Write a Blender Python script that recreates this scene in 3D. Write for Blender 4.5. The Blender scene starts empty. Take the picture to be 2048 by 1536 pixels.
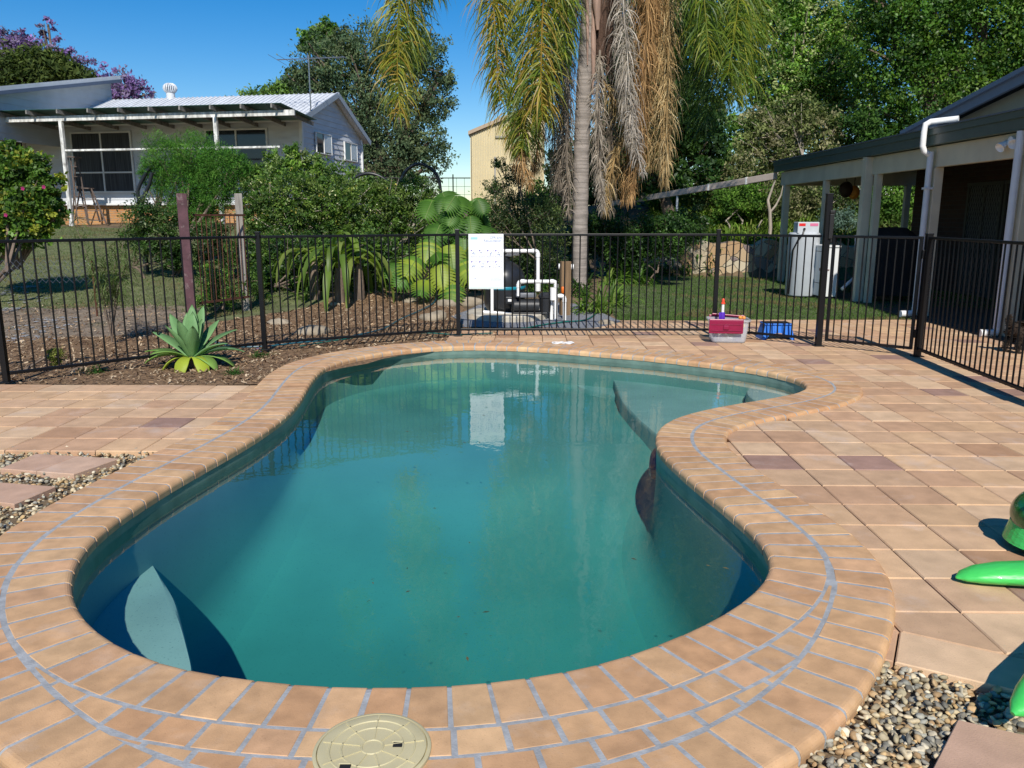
import bpy, bmesh, math, random
import numpy as np
from mathutils import Vector, Matrix
from mathutils.geometry import delaunay_2d_cdt
R = math.radians
random.seed(7); rng = np.random.default_rng(7)
scene = bpy.context.scene
COL = scene.collection

# ------------------------------------------------------------------ camera
CAMH = 1.48; FPX = 1611.0; TH = math.atan(333/1611.0)
cd = bpy.data.cameras.new("camera"); cam = bpy.data.objects.new("camera", cd); COL.objects.link(cam)
cam.location = (0, 0, CAMH); cam.rotation_euler = (R(90)-TH, 0, 0)
cd.sensor_width = 36; cd.lens = FPX/2048*36; cd.clip_end = 800; cd.clip_start = 0.05
scene.camera = cam
# ------------------------------------------------------------------ sky and sun
SUN_EL, SUN_AZ = 42.0, 1.5     # azimuth measured from behind the camera, to the right
w = bpy.data.worlds.new("World"); scene.world = w; w.use_nodes = True
nt = w.node_tree; nt.nodes.clear()
sky = nt.nodes.new('ShaderNodeTexSky'); sky.sky_type = 'NISHITA'; sky.sun_disc = False
sky.sun_elevation = R(SUN_EL); sky.sun_rotation = R(180-SUN_AZ)
sky.air_density = 1.0; sky.dust_density = 0.1; sky.ozone_density = 3.0; sky.altitude = 200
bg = nt.nodes.new('ShaderNodeBackground'); bg.inputs[1].default_value = 0.105
out = nt.nodes.new('ShaderNodeOutputWorld')
hsv = nt.nodes.new('ShaderNodeHueSaturation'); hsv.inputs['Saturation'].default_value = 1.5; hsv.inputs['Hue'].default_value = 0.505
nt.links.new(sky.outputs[0], hsv.inputs['Color']); nt.links.new(hsv.outputs[0], bg.inputs[0]); nt.links.new(bg.outputs[0], out.inputs[0])
sd = bpy.data.lights.new("sun", 'SUN'); sun = bpy.data.objects.new("sun", sd); COL.objects.link(sun)
sd.energy = 4.7; sd.angle = R(0.53); sd.color = (1.0, 0.945, 0.86)
sv = Vector((math.sin(R(SUN_AZ))*math.cos(R(SUN_EL)), -math.cos(R(SUN_AZ))*math.cos(R(SUN_EL)), math.sin(R(SUN_EL))))
sun.rotation_euler = sv.to_track_quat('Z', 'Y').to_euler()
vs = scene.view_settings; vs.view_transform = 'Standard'; vs.look = 'None'; vs.exposure = 0.12; vs.gamma = 1
scene.cycles.transparent_max_bounces = 16

# ------------------------------------------------------------------ photo pixel -> world helpers
_f = Vector((0, math.cos(TH), -math.sin(TH))); _u = Vector((0, math.sin(TH), math.cos(TH)))
CAMP = Vector((0, 0, CAMH))
def ray(px, py): return _f*FPX + Vector((px-1024, 0, 0)) - _u*(py-768)
def atz(px, py, z=0.0):
    d = ray(px, py); return CAMP + d*((z-CAMH)/d.z)
def aty(px, py, Y):
    d = ray(px, py); return CAMP + d*(Y/d.y)
def sst(a, b, x):
    t = np.clip((np.asarray(x, float)-a)/(b-a), 0, 1); return t*t*(3-2*t)
def gz(x, y):
    x = np.asarray(x, float); y = np.asarray(y, float)
    left = 1.2*sst(9.5, 26, y) + 0.9*sst(26, 60, y)
    wl = sst(4.0, -1.5, x)
    right = 0.72*sst(20.75, 21.15, y+0.22*(x-5)) + 1.25*sst(21.3, 25.5, y+0.22*(x-5))
    base = left*wl + right*(1-wl)
    bump = 0.035*np.sin(x*1.3+0.7)*np.sin(y*1.1)*sst(12, 17, y)
    return base + bump*1.0 - 0.036*(1-sst(12.6, 13.6, y))
def gp(px, py, off=0.0):           # where the pixel's ray meets the terrain
    d = ray(px, py).normalized(); t = 1.0
    for _ in range(4000):
        p = CAMP + d*t
        if p.z <= float(gz(p.x, p.y))+off: return p
        t += 0.02
    return p
def onz(x, y, dz=0): return Vector((x, y, float(gz(x, y))+dz))

# ------------------------------------------------------------------ object helpers
def tag(o, label=None, cat=None, group=None, kind=None):
    if label: o['label'] = label
    if cat: o['category'] = cat
    if group: o['group'] = group
    if kind: o['kind'] = kind
    return o
def empty(name, loc=(0,0,0), label=None, cat=None, group=None, rz=0):
    o = bpy.data.objects.new(name, None); COL.objects.link(o); o.location = loc; o.rotation_euler = (0,0,rz)
    o.empty_display_size = 0.1
    return tag(o, label, cat, group)
def link(name, me, m, parent=None, smooth=False):
    o = bpy.data.objects.new(name, me); COL.objects.link(o)
    if m: me.materials.append(m)
    if smooth: me.polygons.foreach_set('use_smooth', [True]*len(me.polygons))
    if parent:
        o.parent = parent
        o.matrix_parent_inverse = Matrix.Identity(4)
        # geometry is given in world space: shift it into the parent's frame
        mw = Matrix.Translation(parent_loc(parent)) @ Matrix.Rotation(parent_rz(parent), 4, 'Z')
        me.transform(mw.inverted())
    return o
def chain(p):
    c = []
    while p: c.append(p); p = p.parent
    return c
def parent_loc(p):
    m = Matrix.Identity(4)
    for q in reversed(chain(p)): m = m @ Matrix.Translation(q.location) @ Matrix.Rotation(q.rotation_euler.z, 4, 'Z')
    return m.to_translation()
def parent_rz(p): return sum(q.rotation_euler.z for q in chain(p))
def copy_tree(o, parent=None):
    c = o.copy(); COL.objects.link(c)
    if parent: c.parent = parent
    for ch in [x for x in bpy.data.objects if x.parent == o]: copy_tree(ch, c)
    return c

def arr_mesh(name, V, F, C=None):
    """V (n,3), F (m,k) faces with k constant, C per-vertex colour (n,3)"""
    V = np.asarray(V, np.float32); F = np.asarray(F, np.int32); m, k = F.shape
    me = bpy.data.meshes.new(name)
    me.vertices.add(len(V)); me.vertices.foreach_set('co', V.ravel())
    me.loops.add(m*k); me.loops.foreach_set('vertex_index', F.ravel())
    me.polygons.add(m); me.polygons.foreach_set('loop_start', np.arange(0, m*k, k, dtype=np.int32))
    me.update(calc_edges=True)
    if C is not None:
        C = np.asarray(C, np.float32)
        a = me.attributes.new('Col', 'FLOAT_COLOR', 'POINT')
        a.data.foreach_set('color', np.concatenate([C, np.ones((len(C), 1), np.float32)], 1).ravel())
    return me

class MB:
    def __init__(s): s.v = []; s.f = []; s.c = []; s.col = (0.8,0.8,0.8)
    def add(s, vs_, fs_):
        b = len(s.v); s.v += [tuple(v) for v in vs_]; s.c += [s.col]*len(vs_)
        s.f += [tuple(b+i for i in f) for f in fs_]
    def box(s, c, d, M=None, bev=0.0):
        x, y, z = [q/2 for q in d]; c = Vector(c); P = []
        if bev <= 0:
            P = [(-x,-y,-z),(x,-y,-z),(x,y,-z),(-x,y,-z),(-x,-y,z),(x,-y,z),(x,y,z),(-x,y,z)]
            F = [(0,3,2,1),(4,5,6,7),(0,1,5,4),(1,2,6,5),(2,3,7,6),(3,0,4,7)]
        else:
            b = min(bev, x*.9, y*.9, z*.9)
            bm = bmesh.new(); bmesh.ops.create_cube(bm, size=1)
            for v in bm.verts: v.co = Vector((v.co.x*2*x, v.co.y*2*y, v.co.z*2*z))
            bmesh.ops.bevel(bm, geom=bm.edges[:], offset=b, segments=2, affect='EDGES', profile=0.5)
            bm.verts.index_update()
            P = [v.co.copy() for v in bm.verts]; F = [tuple(v.index for v in f.verts) for f in bm.faces]; bm.free()
        P = [Vector(p) for p in P]
        if M is not None: P = [M.to_3x3() @ p for p in P]
        s.add([p+c for p in P], F); return s
    def beam(s, a, b, wd, ht, bev=0.0, up=(0,0,1)):
        a = Vector(a); b = Vector(b); d = (b-a); L = d.length; d.normalize()
        side = d.cross(Vector(up))
        if side.length < 1e-4: side = Vector((1,0,0))
        side.normalize(); up2 = side.cross(d)
        M = Matrix((side, d, up2)).transposed()
        return s.box((a+b)/2, (wd, L, ht), M, bev)
    def tube(s, pts, r, n=8, cap=True):
        pts = [Vector(p) for p in pts]; k = len(pts)
        rr = r if hasattr(r, '__len__') else [r]*k
        V = []; F = []; prev = None
        for i, p in enumerate(pts):
            t = (pts[min(i+1,k-1)]-pts[max(i-1,0)])
            if t.length < 1e-9: t = Vector((0,0,1))
            t.normalize()
            if prev is None:
                a = Vector((0,0,1)) if abs(t.z) < 0.9 else Vector((1,0,0)); n1 = t.cross(a).normalized()
            else:
                n1 = prev - t*prev.dot(t)
                if n1.length < 1e-6: n1 = t.orthogonal()
                n1.normalize()
            prev = n1; n2 = t.cross(n1)
            for j in range(n):
                an = 2*math.pi*j/n; V.append(p + (n1*math.cos(an)+n2*math.sin(an))*rr[i])
        for i in range(k-1):
            for j in range(n):
                a = i*n+j; b = i*n+(j+1)%n; F.append((a, b, b+n, a+n))
        if cap: F.append(tuple(reversed(range(n)))); F.append(tuple(range((k-1)*n, k*n)))
        s.add(V, F); return s
    def lathe(s, c, prof, n=24, M=None):
        c = Vector(c); V = []; F = []
        for (r, z) in prof:
            for j in range(n):
                an = 2*math.pi*j/n; p = Vector((r*math.cos(an), r*math.sin(an), z))
                V.append((M.to_3x3() @ p if M is not None else p) + c)
        k = len(prof)
        for i in range(k-1):
            for j in range(n):
                a = i*n+j; b = i*n+(j+1)%n; F.append((a, b, b+n, a+n))
        F.append(tuple(reversed(range(n)))); F.append(tuple(range((k-1)*n, k*n)))
        s.add(V, F); return s
    def slab(s, poly, z, depth=0.04, bev=0.004, dz=(0,0,0)):
        """convex polygon (2-D, ccw) as a slab with a small chamfer; dz = tilt (ax, ay, c)"""
        poly = [Vector((p[0], p[1])) for p in poly]; n = len(poly)
        A = sum(poly[i].x*poly[(i+1)%n].y-poly[(i+1)%n].x*poly[i].y for i in range(n))
        if A < 0: poly.reverse()
        c = sum(poly, Vector((0,0)))/n
        inner = []
        for p in poly:
            d = c-p; L = max(d.length, 1e-6); inner.append(p + d/L*min(bev*1.3, L*0.45))
        def zz(p, h): return h + dz[0]*(p.x-c.x) + dz[1]*(p.y-c.y) + dz[2]
        V = [(p.x, p.y, zz(p, z)) for p in inner] + [(p.x, p.y, zz(p, z-bev)) for p in poly] + [(p.x, p.y, zz(p, z-depth)) for p in poly]
        F = [tuple(range(n))]
        for i in range(n):
            j = (i+1)%n; F.append((n+i, n+j, j, i)); F.append((2*n+i, 2*n+j, n+j, n+i))
        s.add(V, F); return s
    def build(s, name, m, parent=None, smooth=False, attr=True):
        me = bpy.data.meshes.new(name); me.from_pydata(s.v, [], s.f); me.update()
        if attr:
            a = me.attributes.new('Col', 'FLOAT_COLOR', 'POINT')
            a.data.foreach_set('color', np.concatenate([np.asarray(s.c, np.float32), np.ones((len(s.c),1), np.float32)], 1).ravel())
        o = link(name, me, m, parent, smooth)
        if smooth:
            try: me.set_sharp_from_angle(angle=R(40))
            except Exception: pass
        return o

# ------------------------------------------------------------------ materials
MATS = {}
def mat(name, color=None, rough=0.7, var=0.15, scale=8.0, bump=0.0, bscale=60.0, attr=False, metal=0.0, spec=0.4,
        trans=0.0, speck=None, streak=None, coat=0.0, detail=6, stain=None, stscale=1.5, stamt=0.35):
    if name in MATS: return MATS[name]
    m = bpy.data.materials.new(name); m.use_nodes = True; n = m.node_tree; N = n.nodes; Lk = n.links
    bs = N['Principled BSDF']; bs.inputs['Roughness'].default_value = rough; bs.inputs['Metallic'].default_value = metal
    bs.inputs['Specular IOR Level'].default_value = spec; bs.inputs['Coat Weight'].default_value = coat
    tc = N.new('ShaderNodeTexCoord'); src = tc.outputs['Object']
    if attr:
        a = N.new('ShaderNodeAttribute'); a.attribute_name = 'Col'; colsock = a.outputs['Color']
    else:
        rgb = N.new('ShaderNodeRGB'); rgb.outputs[0].default_value = (*color, 1); colsock = rgb.outputs[0]
    if var > 0:
        nz = N.new('ShaderNodeTexNoise'); nz.inputs['Scale'].default_value = scale; nz.inputs['Detail'].default_value = detail
        if streak:
            mp = N.new('ShaderNodeMapping'); mp.inputs['Scale'].default_value = streak; Lk.new(src, mp.inputs[0]); Lk.new(mp.outputs[0], nz.inputs['Vector'])
        else: Lk.new(src, nz.inputs['Vector'])
        mr = N.new('ShaderNodeMapRange'); mr.inputs['From Min'].default_value = 0.3; mr.inputs['From Max'].default_value = 0.7
        mr.inputs['To Min'].default_value = 1-var; mr.inputs['To Max'].default_value = 1+var
        Lk.new(nz.outputs[0], mr.inputs[0])
        mx = N.new('ShaderNodeVectorMath'); mx.operation = 'SCALE'; Lk.new(colsock, mx.inputs[0]); Lk.new(mr.outputs[0], mx.inputs['Scale'])
        colsock = mx.outputs[0]
    if stain:
        nz = N.new('ShaderNodeTexNoise'); nz.inputs['Scale'].default_value = stscale; nz.inputs['Detail'].default_value = 8; nz.inputs['Roughness'].default_value = 0.65
        Lk.new(src, nz.inputs['Vector'])
        mr = N.new('ShaderNodeMapRange'); mr.inputs['From Min'].default_value = 0.56; mr.inputs['From Max'].default_value = 0.76
        mr.inputs['To Min'].default_value = 0; mr.inputs['To Max'].default_value = stamt; Lk.new(nz.outputs[0], mr.inputs[0])
        mi = N.new('ShaderNodeMixRGB'); Lk.new(mr.outputs[0], mi.inputs[0]); Lk.new(colsock, mi.inputs[1]); mi.inputs[2].default_value = (*stain, 1)
        colsock = mi.outputs[0]
    if speck:
        vo = N.new('ShaderNodeTexNoise'); vo.inputs['Scale'].default_value = speck[0]; vo.inputs['Detail'].default_value = 2; Lk.new(src, vo.inputs['Vector'])
        mr = N.new('ShaderNodeMapRange'); mr.inputs['From Min'].default_value = 0.62; mr.inputs['From Max'].default_value = 0.72
        mr.inputs['To Max'].default_value = speck[1]; Lk.new(vo.outputs[0], mr.inputs[0])
        mi = N.new('ShaderNodeMixRGB'); Lk.new(mr.outputs[0], mi.inputs[0]); Lk.new(colsock, mi.inputs[1]); mi.inputs[2].default_value = (*speck[2], 1)
        colsock = mi.outputs[0]
    Lk.new(colsock, bs.inputs['Base Color'])
    if bump > 0:
        nz = N.new('ShaderNodeTexNoise'); nz.inputs['Scale'].default_value = bscale; nz.inputs['Detail'].default_value = 5; Lk.new(src, nz.inputs['Vector'])
        bp = N.new('ShaderNodeBump'); bp.inputs['Strength'].default_value = 1.0; bp.inputs['Distance'].default_value = bump
        Lk.new(nz.outputs[0], bp.inputs['Height']); Lk.new(bp.outputs[0], bs.inputs['Normal'])
    if trans > 0:
        tr = N.new('ShaderNodeBsdfTranslucent'); mix = N.new('ShaderNodeMixShader'); mix.inputs[0].default_value = trans
        sc = N.new('ShaderNodeVectorMath'); sc.operation = 'MULTIPLY'; sc.inputs[1].default_value = (1.3, 1.5, 0.7); Lk.new(colsock, sc.inputs[0]); Lk.new(sc.outputs[0], tr.inputs[0])
        Lk.new(bs.outputs[0], mix.inputs[1]); Lk.new(tr.outputs[0], mix.inputs[2]); Lk.new(mix.outputs[0], N['Material Output'].inputs[0])
    MATS[name] = m; return m

M_paver = mat('paver', attr=True, rough=0.8, var=0.14, scale=8, bump=0.0012, bscale=160, speck=(220, 0.35, (0.14,0.08,0.06)), stain=(0.62,0.52,0.46), stscale=2.6, stamt=0.55)
M_coping = mat('coping_brick', attr=True, rough=0.72, var=0.17, scale=13, bump=0.0008, bscale=200, speck=(160, 0.3, (0.25,0.12,0.06)), stain=(0.6,0.5,0.42), stscale=4.0, stamt=0.35)
M_grout = mat('grout', (0.33,0.34,0.345), rough=0.95, var=0.22, scale=25, bump=0.002, bscale=120)
M_soil = mat('soil', (0.13,0.085,0.05), rough=1, var=0.4, scale=6, bump=0.02, bscale=30)
M_mulch = mat('mulch', (0.19,0.115,0.06), rough=1, var=0.55, scale=30, bump=0.02, bscale=45, speck=(60, 0.7, (0.45,0.33,0.2)))
M_chip = mat('bark_chip', attr=True, rough=0.95, var=0.2, scale=30)
M_black = mat('black_powder_coat', (0.005,0.005,0.006), rough=0.4, var=0.1, spec=0.35)
M_pebble = mat('pebble', attr=True, rough=0.7, var=0.18, scale=70, bump=0.0008, bscale=200)
M_pvc = mat('white_pvc', (0.8,0.8,0.78), rough=0.35, var=0.06, scale=6)
M_white = mat('white_paint', (0.78,0.78,0.76), rough=0.5, var=0.08, scale=5)

# ------------------------------------------------------------------ pool outline
POOLPX = [(820,1371),(900,1368),(1000,1360),(1100,1345),(1200,1325),(1300,1293),(1400,1250),(1480,1205),(1525,1165),(1541,1140),
 (1541,1115),(1525,1085),(1500,1058),(1450,1015),(1400,975),(1350,932),(1320,903),(1311,885),(1312,865),(1330,845),(1370,829),(1430,815),(1500,803),
 (1560,793),(1600,783),(1614,775),(1605,763),(1570,751),(1500,737),(1400,725),(1300,714),(1200,706),(1100,698),(1000,693),
 (900,693),(800,701),(720,713),(660,730),(632,750),(615,775),(600,800),(585,818),(557,842),(500,880),(420,925),(340,970),
 (260,1020),(200,1065),(160,1110),(143,1155),(145,1190),(160,1225),(200,1265),(260,1300),(340,1328),(440,1348),(540,1361),
 (650,1369),(740,1371)]
CZ = 0.026                         # top of the coping
def resample(P, n, iters=2):
    P = np.array([[p[0], p[1]] for p in P])
    # closed Catmull-Rom, then equal arc length
    Q = []
    m = len(P)
    for i in range(m):
        p0, p1, p2, p3 = P[i-1], P[i], P[(i+1)%m], P[(i+2)%m]
        for t in np.linspace(0, 1, 12, endpoint=False):
            Q.append(0.5*((2*p1)+(-p0+p2)*t+(2*p0-5*p1+4*p2-p3)*t*t+(-p0+3*p1-3*p2+p3)*t**3))
    Q = np.array(Q)
    for _ in range(2):
        d = np.linalg.norm(np.roll(Q, -1, 0)-Q, axis=1); s = np.concatenate([[0], np.cumsum(d)])
        u = np.linspace(0, s[-1], n, endpoint=False); Qc = np.vstack([Q, Q[:1]])
        Q2 = np.stack([np.interp(u, s, Qc[:,0]), np.interp(u, s, Qc[:,1])], 1)
        for _k in range(iters): Q2 = 0.5*Q2 + 0.25*(np.roll(Q2,1,0)+np.roll(Q2,-1,0))
        Q = Q2
    return Q
NP_ = 900
OUT0 = resample([atz(a, b, CZ-0.004) for a, b in POOLPX], NP_, 24)
def normals(C):
    t = np.roll(C,-1,0)-np.roll(C,1,0); t /= np.linalg.norm(t, axis=1)[:,None]
    n = np.stack([t[:,1], -t[:,0]], 1); return t, n
def area(C): return 0.5*np.sum(C[:,0]*np.roll(C[:,1],-1)-np.roll(C[:,0],-1)*C[:,1])
if area(OUT0) < 0: OUT0 = OUT0[::-1].copy()      # ccw: n points outward
def smooth_offset(C, t, n=NP_, it=6):
    _, nn = normals(C); D = C + nn*(t[:,None] if hasattr(t, '__len__') else t)
    return D
def inside(px, py, C):
    c = False; n = len(C); x, y = px, py
    x1 = C[:,0]; y1 = C[:,1]; x2 = np.roll(x1,-1); y2 = np.roll(y1,-1)
    cond = ((y1 > y) != (y2 > y)) & (x < (x2-x1)*(y-y1)/(y2-y1+1e-12)+x1)
    return bool(np.count_nonzero(cond) % 2)

# boundary between the outer bullnose course and the inner work: swings away from the pool at the near end
RINGPX_L = [(20,1266),(45,1308),(71,1340),(103,1379),(136,1402),(174,1437),(216,1463),(265,1489),(323,1518)]
RINGPX_R = [(1668,1165),(1661,1207),(1647,1240),(1629,1275),(1606,1312),(1575,1345),(1540,1377),(1505,1405),(1460,1433),(1400,1462),(1330,1492),(1230,1522)]
W1 = 0.232
_, NN0 = normals(OUT0)
T2 = np.full(NP_, W1+0.012)
def st_of(P):
    d = np.linalg.norm(OUT0-np.array([P[0], P[1]]), axis=1); i = int(d.argmin()); return i, float(d[i])
ctrl = []
for q in RINGPX_L+RINGPX_R:
    i, t = st_of(atz(q[0], q[1], CZ)); ctrl.append((i, t))
iL = [c for c in ctrl[:len(RINGPX_L)]]; iR = [c for c in ctrl[len(RINGPX_L):]]
# unwrap indices along the near end (from left ring to right ring, increasing index as ccw)
base_i = iL[0][0]
seq = [((i-base_i) % NP_, t) for i, t in iL] + [((i-base_i) % NP_, t) for i, t in reversed(iR)]
seq.sort()
xs = np.array([a for a, _ in seq]); ts = np.array([b for _, b in seq])
mid = (xs[len(iL)-1]+xs[len(iL)])/2 if len(xs) > len(iL) else xs.mean()
xs = np.concatenate([[xs[0]-12], xs, [xs[-1]+12]]); ts = np.concatenate([[W1+0.012], ts, [W1+0.012]])
k = len(iL)+1
xs = np.insert(xs, k, (xs[k-1]+xs[k])/2); ts = np.insert(ts, k, max(ts[k-1], ts[k])+0.035)
for j in range(int(xs[0]), int(xs[-1])+1):
    T2[(base_i+j) % NP_] = max(W1+0.012, np.interp(j, xs, ts))
for _ in range(60): T2 = 0.5*T2+0.25*(np.roll(T2,1)+np.roll(T2,-1))
C2 = smooth_offset(OUT0, T2)
C2 = resample(C2[::6], NP_, 6)
_, NN2 = normals(C2)
W2 = 0.225
COUT = C2 + NN2*W2

def polyline_len(C):
    d = np.linalg.norm(np.roll(C,-1,0)-C, axis=1); return d, np.concatenate([[0], np.cumsum(d)])
def curve_at(C, s, S):
    L = S[-1]; s = s % L; Cc = np.vstack([C, C[:1]])
    return np.array([np.interp(s, S, Cc[:,0]), np.interp(s, S, Cc[:,1])])
def curve_n(Nn, s, S):
    L = S[-1]; s = s % L; Cc = np.vstack([Nn, Nn[:1]])
    v = np.array([np.interp(s, S, Cc[:,0]), np.interp(s, S, Cc[:,1])]); return v/np.linalg.norm(v)

def brick_col():
    c = random.choice([(0.56,0.34,0.185),(0.60,0.38,0.21),(0.54,0.31,0.17),(0.66,0.44,0.25),(0.58,0.345,0.205),(0.50,0.275,0.145),(0.63,0.40,0.225),(0.585,0.36,0.195)])
    k = random.uniform(0.9, 1.08); c = tuple(x*.6+y*.4 for x, y in zip(c, (0.585,0.365,0.20))); return (c[0]*k*0.94, c[1]*k*0.915, c[2]*k*0.86)

def bull_profile(t0, t1, z, r=0.028, bot=0.055, nose='in', e=0.004):
    """cross-section points (t, z) from the nose side to the flat side"""
    P = [(t0+0.002, z-bot)]
    for a in np.linspace(0, 90, 6):
        P.append((t0+r-r*math.cos(R(a)), z-r+r*math.sin(R(a))))
    P += [(t1-e, z), (t1, z-e), (t1, z-0.03)]
    if nose == 'out': P = [(t0+t1-t, zz) for t, zz in reversed(P)]
    return P

def course(mb, C, Nn, w_mm, t0, t1, z, nose, gap=0.0135, s0=0.0, sel=None, brickw=0.115):
    d, S = polyline_len(C); L = S[-1]; n = max(8, int(round(L/w_mm))); step = L/n
    for i in range(n):
        a = s0+i*step+gap/2+random.uniform(-.0015,.0015); b = s0+(i+1)*step-gap/2+random.uniform(-.0015,.0015)
        if sel and not sel((a+b)/2, S, L): continue
        mb.col = brick_col(); dz = random.uniform(-.0012,.0012)
        prof = bull_profile(t0, t1, z+dz, nose=nose) if nose else [(t0, z-.03+dz),(t0, z-.004+dz),(t0+.004, z+dz),(t1-.004, z+dz),(t1, z-.004+dz),(t1, z-.03+dz)]
        e = 0.0016; V = []; F = []
        rows = [(a, -e), (a+e, 0), (b-e, 0), (b, -e)]
        ca, na = curve_at(C, a, S), curve_n(Nn, a, S); cb, nb = curve_at(C, b, S), curve_n(Nn, b, S)
        for (s, ez) in rows:
            f = (s-a)/(b-a); c = ca*(1-f)+cb*f; nn = na*(1-f)+nb*f
            for (t, zz) in prof: V.append((c[0]+nn[0]*t, c[1]+nn[1]*t, zz+(ez if zz > z-0.02 else 0)))
        k = len(prof)
        for r_ in range(3):
            for q in range(k-1): F.append((r_*k+q, r_*k+q+1, (r_+1)*k+q+1, (r_+1)*k+q))
        F.append(tuple(range(k))); F.append(tuple(reversed(range(3*k, 4*k))))
        # side skirts down
        mb.add(V, F)

pool = empty('swimming_pool', (0, 5.5, 0), 'freeform kidney shaped swimming pool with a tan brick coping and teal water inside', 'swimming pool')
mb = MB()
course(mb, OUT0, NN0, 0.1245, 0.0, W1, CZ, 'in')
course(mb, C2, NN2, 0.1245, 0.004, W2, CZ-0.001, 'out', s0=0.05)
# half-brick rows filling the wedge at the near end
d0, S0 = polyline_len(OUT0); L0 = S0[-1]
for row in range(6):
    ta = W1+0.012+row*0.125; tb = ta+0.114
    n = int(round(L0/ (0.13+0.004*row))); step = L0/n
    for i in range(n):
        a = i*step+0.006+ (row%2)*step*0.35; b = a+step-0.012
        Q = []
        Ta = float(np.interp(a % L0, S0, np.append(T2, T2[0])))-0.010; Tb = float(np.interp(b % L0, S0, np.append(T2, T2[0])))-0.010
        if max(Ta, Tb) < ta+0.012: continue
        ca, na = curve_at(OUT0, a, S0), curve_n(NN0, a, S0); cb, nb = curve_at(OUT0, b, S0), curve_n(NN0, b, S0)
        ta1, tb1 = min(tb, max(Ta, ta+0.002)), min(tb, max(Tb, ta+0.002))
        mb.col = brick_col()
        mb.slab([ca+na*ta, cb+nb*ta, cb+nb*tb1, ca+na*ta1], CZ-0.0005+random.uniform(-.001,.001), 0.03, 0.003)
coping = mb.build('coping', M_coping, pool)
# grout bed between the bricks
mb = MB(); mb.col = (0.3,0.3,0.3)
V = []; F = []
profs = [(0.004, CZ-0.05), (0.0035, CZ-0.026), (0.0095, CZ-0.0100), (0.028, CZ-0.0016)]
k = NP_
for (t, z) in profs:
    for i in range(NP_): p = OUT0[i]+NN0[i]*t; V.append((p[0], p[1], z))
for i in range(NP_): p = OUT0[i]+NN0[i]*(T2[i]+0.01); V.append((p[0], p[1], CZ-0.0016))
for r_ in range(4):
    for i in range(NP_): j = (i+1)%NP_; F.append((r_*k+i, r_*k+j, (r_+1)*k+j, (r_+1)*k+i))
mb.add(V, F)
V = []; F = []
for (t, z) in [(-0.004, CZ-0.0024), (W2-0.028, CZ-0.0024), (W2-0.0095, CZ-0.011), (W2-0.0035, CZ-0.026), (W2-0.004, CZ-0.055)]:
    for i in range(NP_): p = C2[i]+NN2[i]*t; V.append((p[0], p[1], z))
for r_ in range(4):
    for i in range(NP_): j = (i+1)%NP_; F.append((r_*k+i, r_*k+j, (r_+1)*k+j, (r_+1)*k+i))
mb.add(V, F)
mb.build('grout_bed', M_grout, pool)

# ------------------------------------------------------------------ pool shell, steps, water
M_shell = mat('pool_plaster', (0.19,0.315,0.285), rough=0.9, var=0.12, scale=1.2, speck=(70, 0.3, (0.10,0.18,0.17)))
WZ = -0.075
def depth_at(y): return -1.12 + 0.70*float(sst(3.7, 6.9, y))
mb = MB(); V = []; F = []
prof = [(0.012, CZ-0.05, 0), (0.012, -0.30, 0), (0.0, -0.72, 1), (-0.035, -0.86, 1), (-0.10, -0.95, 1), (-0.20, -1.0, 1)]
rings = []
for (t, z, sc) in prof:
    for i in range(0, NP_, 3):
        p = OUT0[i]+NN0[i]*t
        zz = z if not sc else -0.30 + (z+0.30)*(depth_at(p[1])+0.30)/(-1.0+0.30)
        V.append((p[0], p[1], zz))
k = NP_//3
for r_ in range(len(prof)-1):
    for i in range(k): j = (i+1)%k; F.append((r_*k+i, (r_+1)*k+i, (r_+1)*k+j, r_*k+j))
mb.add(V, F)
mw2 = MB(); mw2.add([(OUT0[i][0]+NN0[i][0]*t, OUT0[i][1]+NN0[i][1]*t, z) for t, z in ((0.009, CZ-.05), (0.009, -0.135)) for i in range(0, NP_, 3)], [(i, NP_//3+i, NP_//3+(i+1)%(NP_//3), (i+1)%(NP_//3)) for i in range(NP_//3)]); mw2.build('waterline_band', mat('waterline_tile', (0.13,0.20,0.165), rough=0.35, var=0.2, scale=9), pool, True)
ring = [Vector(V[(len(prof)-1)*k+i][:2]) for i in range(k)]
gx = [Vector((x, y)) for x in np.arange(-3, 4, 0.3) for y in np.arange(2, 10.5, 0.3) if inside(x, y, np.array([[p.x, p.y] for p in ring]))]
res = delaunay_2d_cdt(ring+gx, [(i, (i+1)%k) for i in range(k)], [], 0, 1e-4)
rp = np.array([[p.x, p.y] for p in ring])
vv = [(p.x, p.y, depth_at(p.y)) for p in res[0]]
ff = [f for f in res[2] if inside(sum(res[0][i].x for i in f)/3, sum(res[0][i].y for i in f)/3, rp)]
mb.add(vv, ff)
shell = mb.build('pool_shell', M_shell, pool, smooth=True)
M_bench = mat('pool_step_plaster', (0.34,0.41,0.38), rough=0.9, var=0.10, scale=2.5, speck=(75, 0.55, (0.12,0.16,0.16)))
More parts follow.
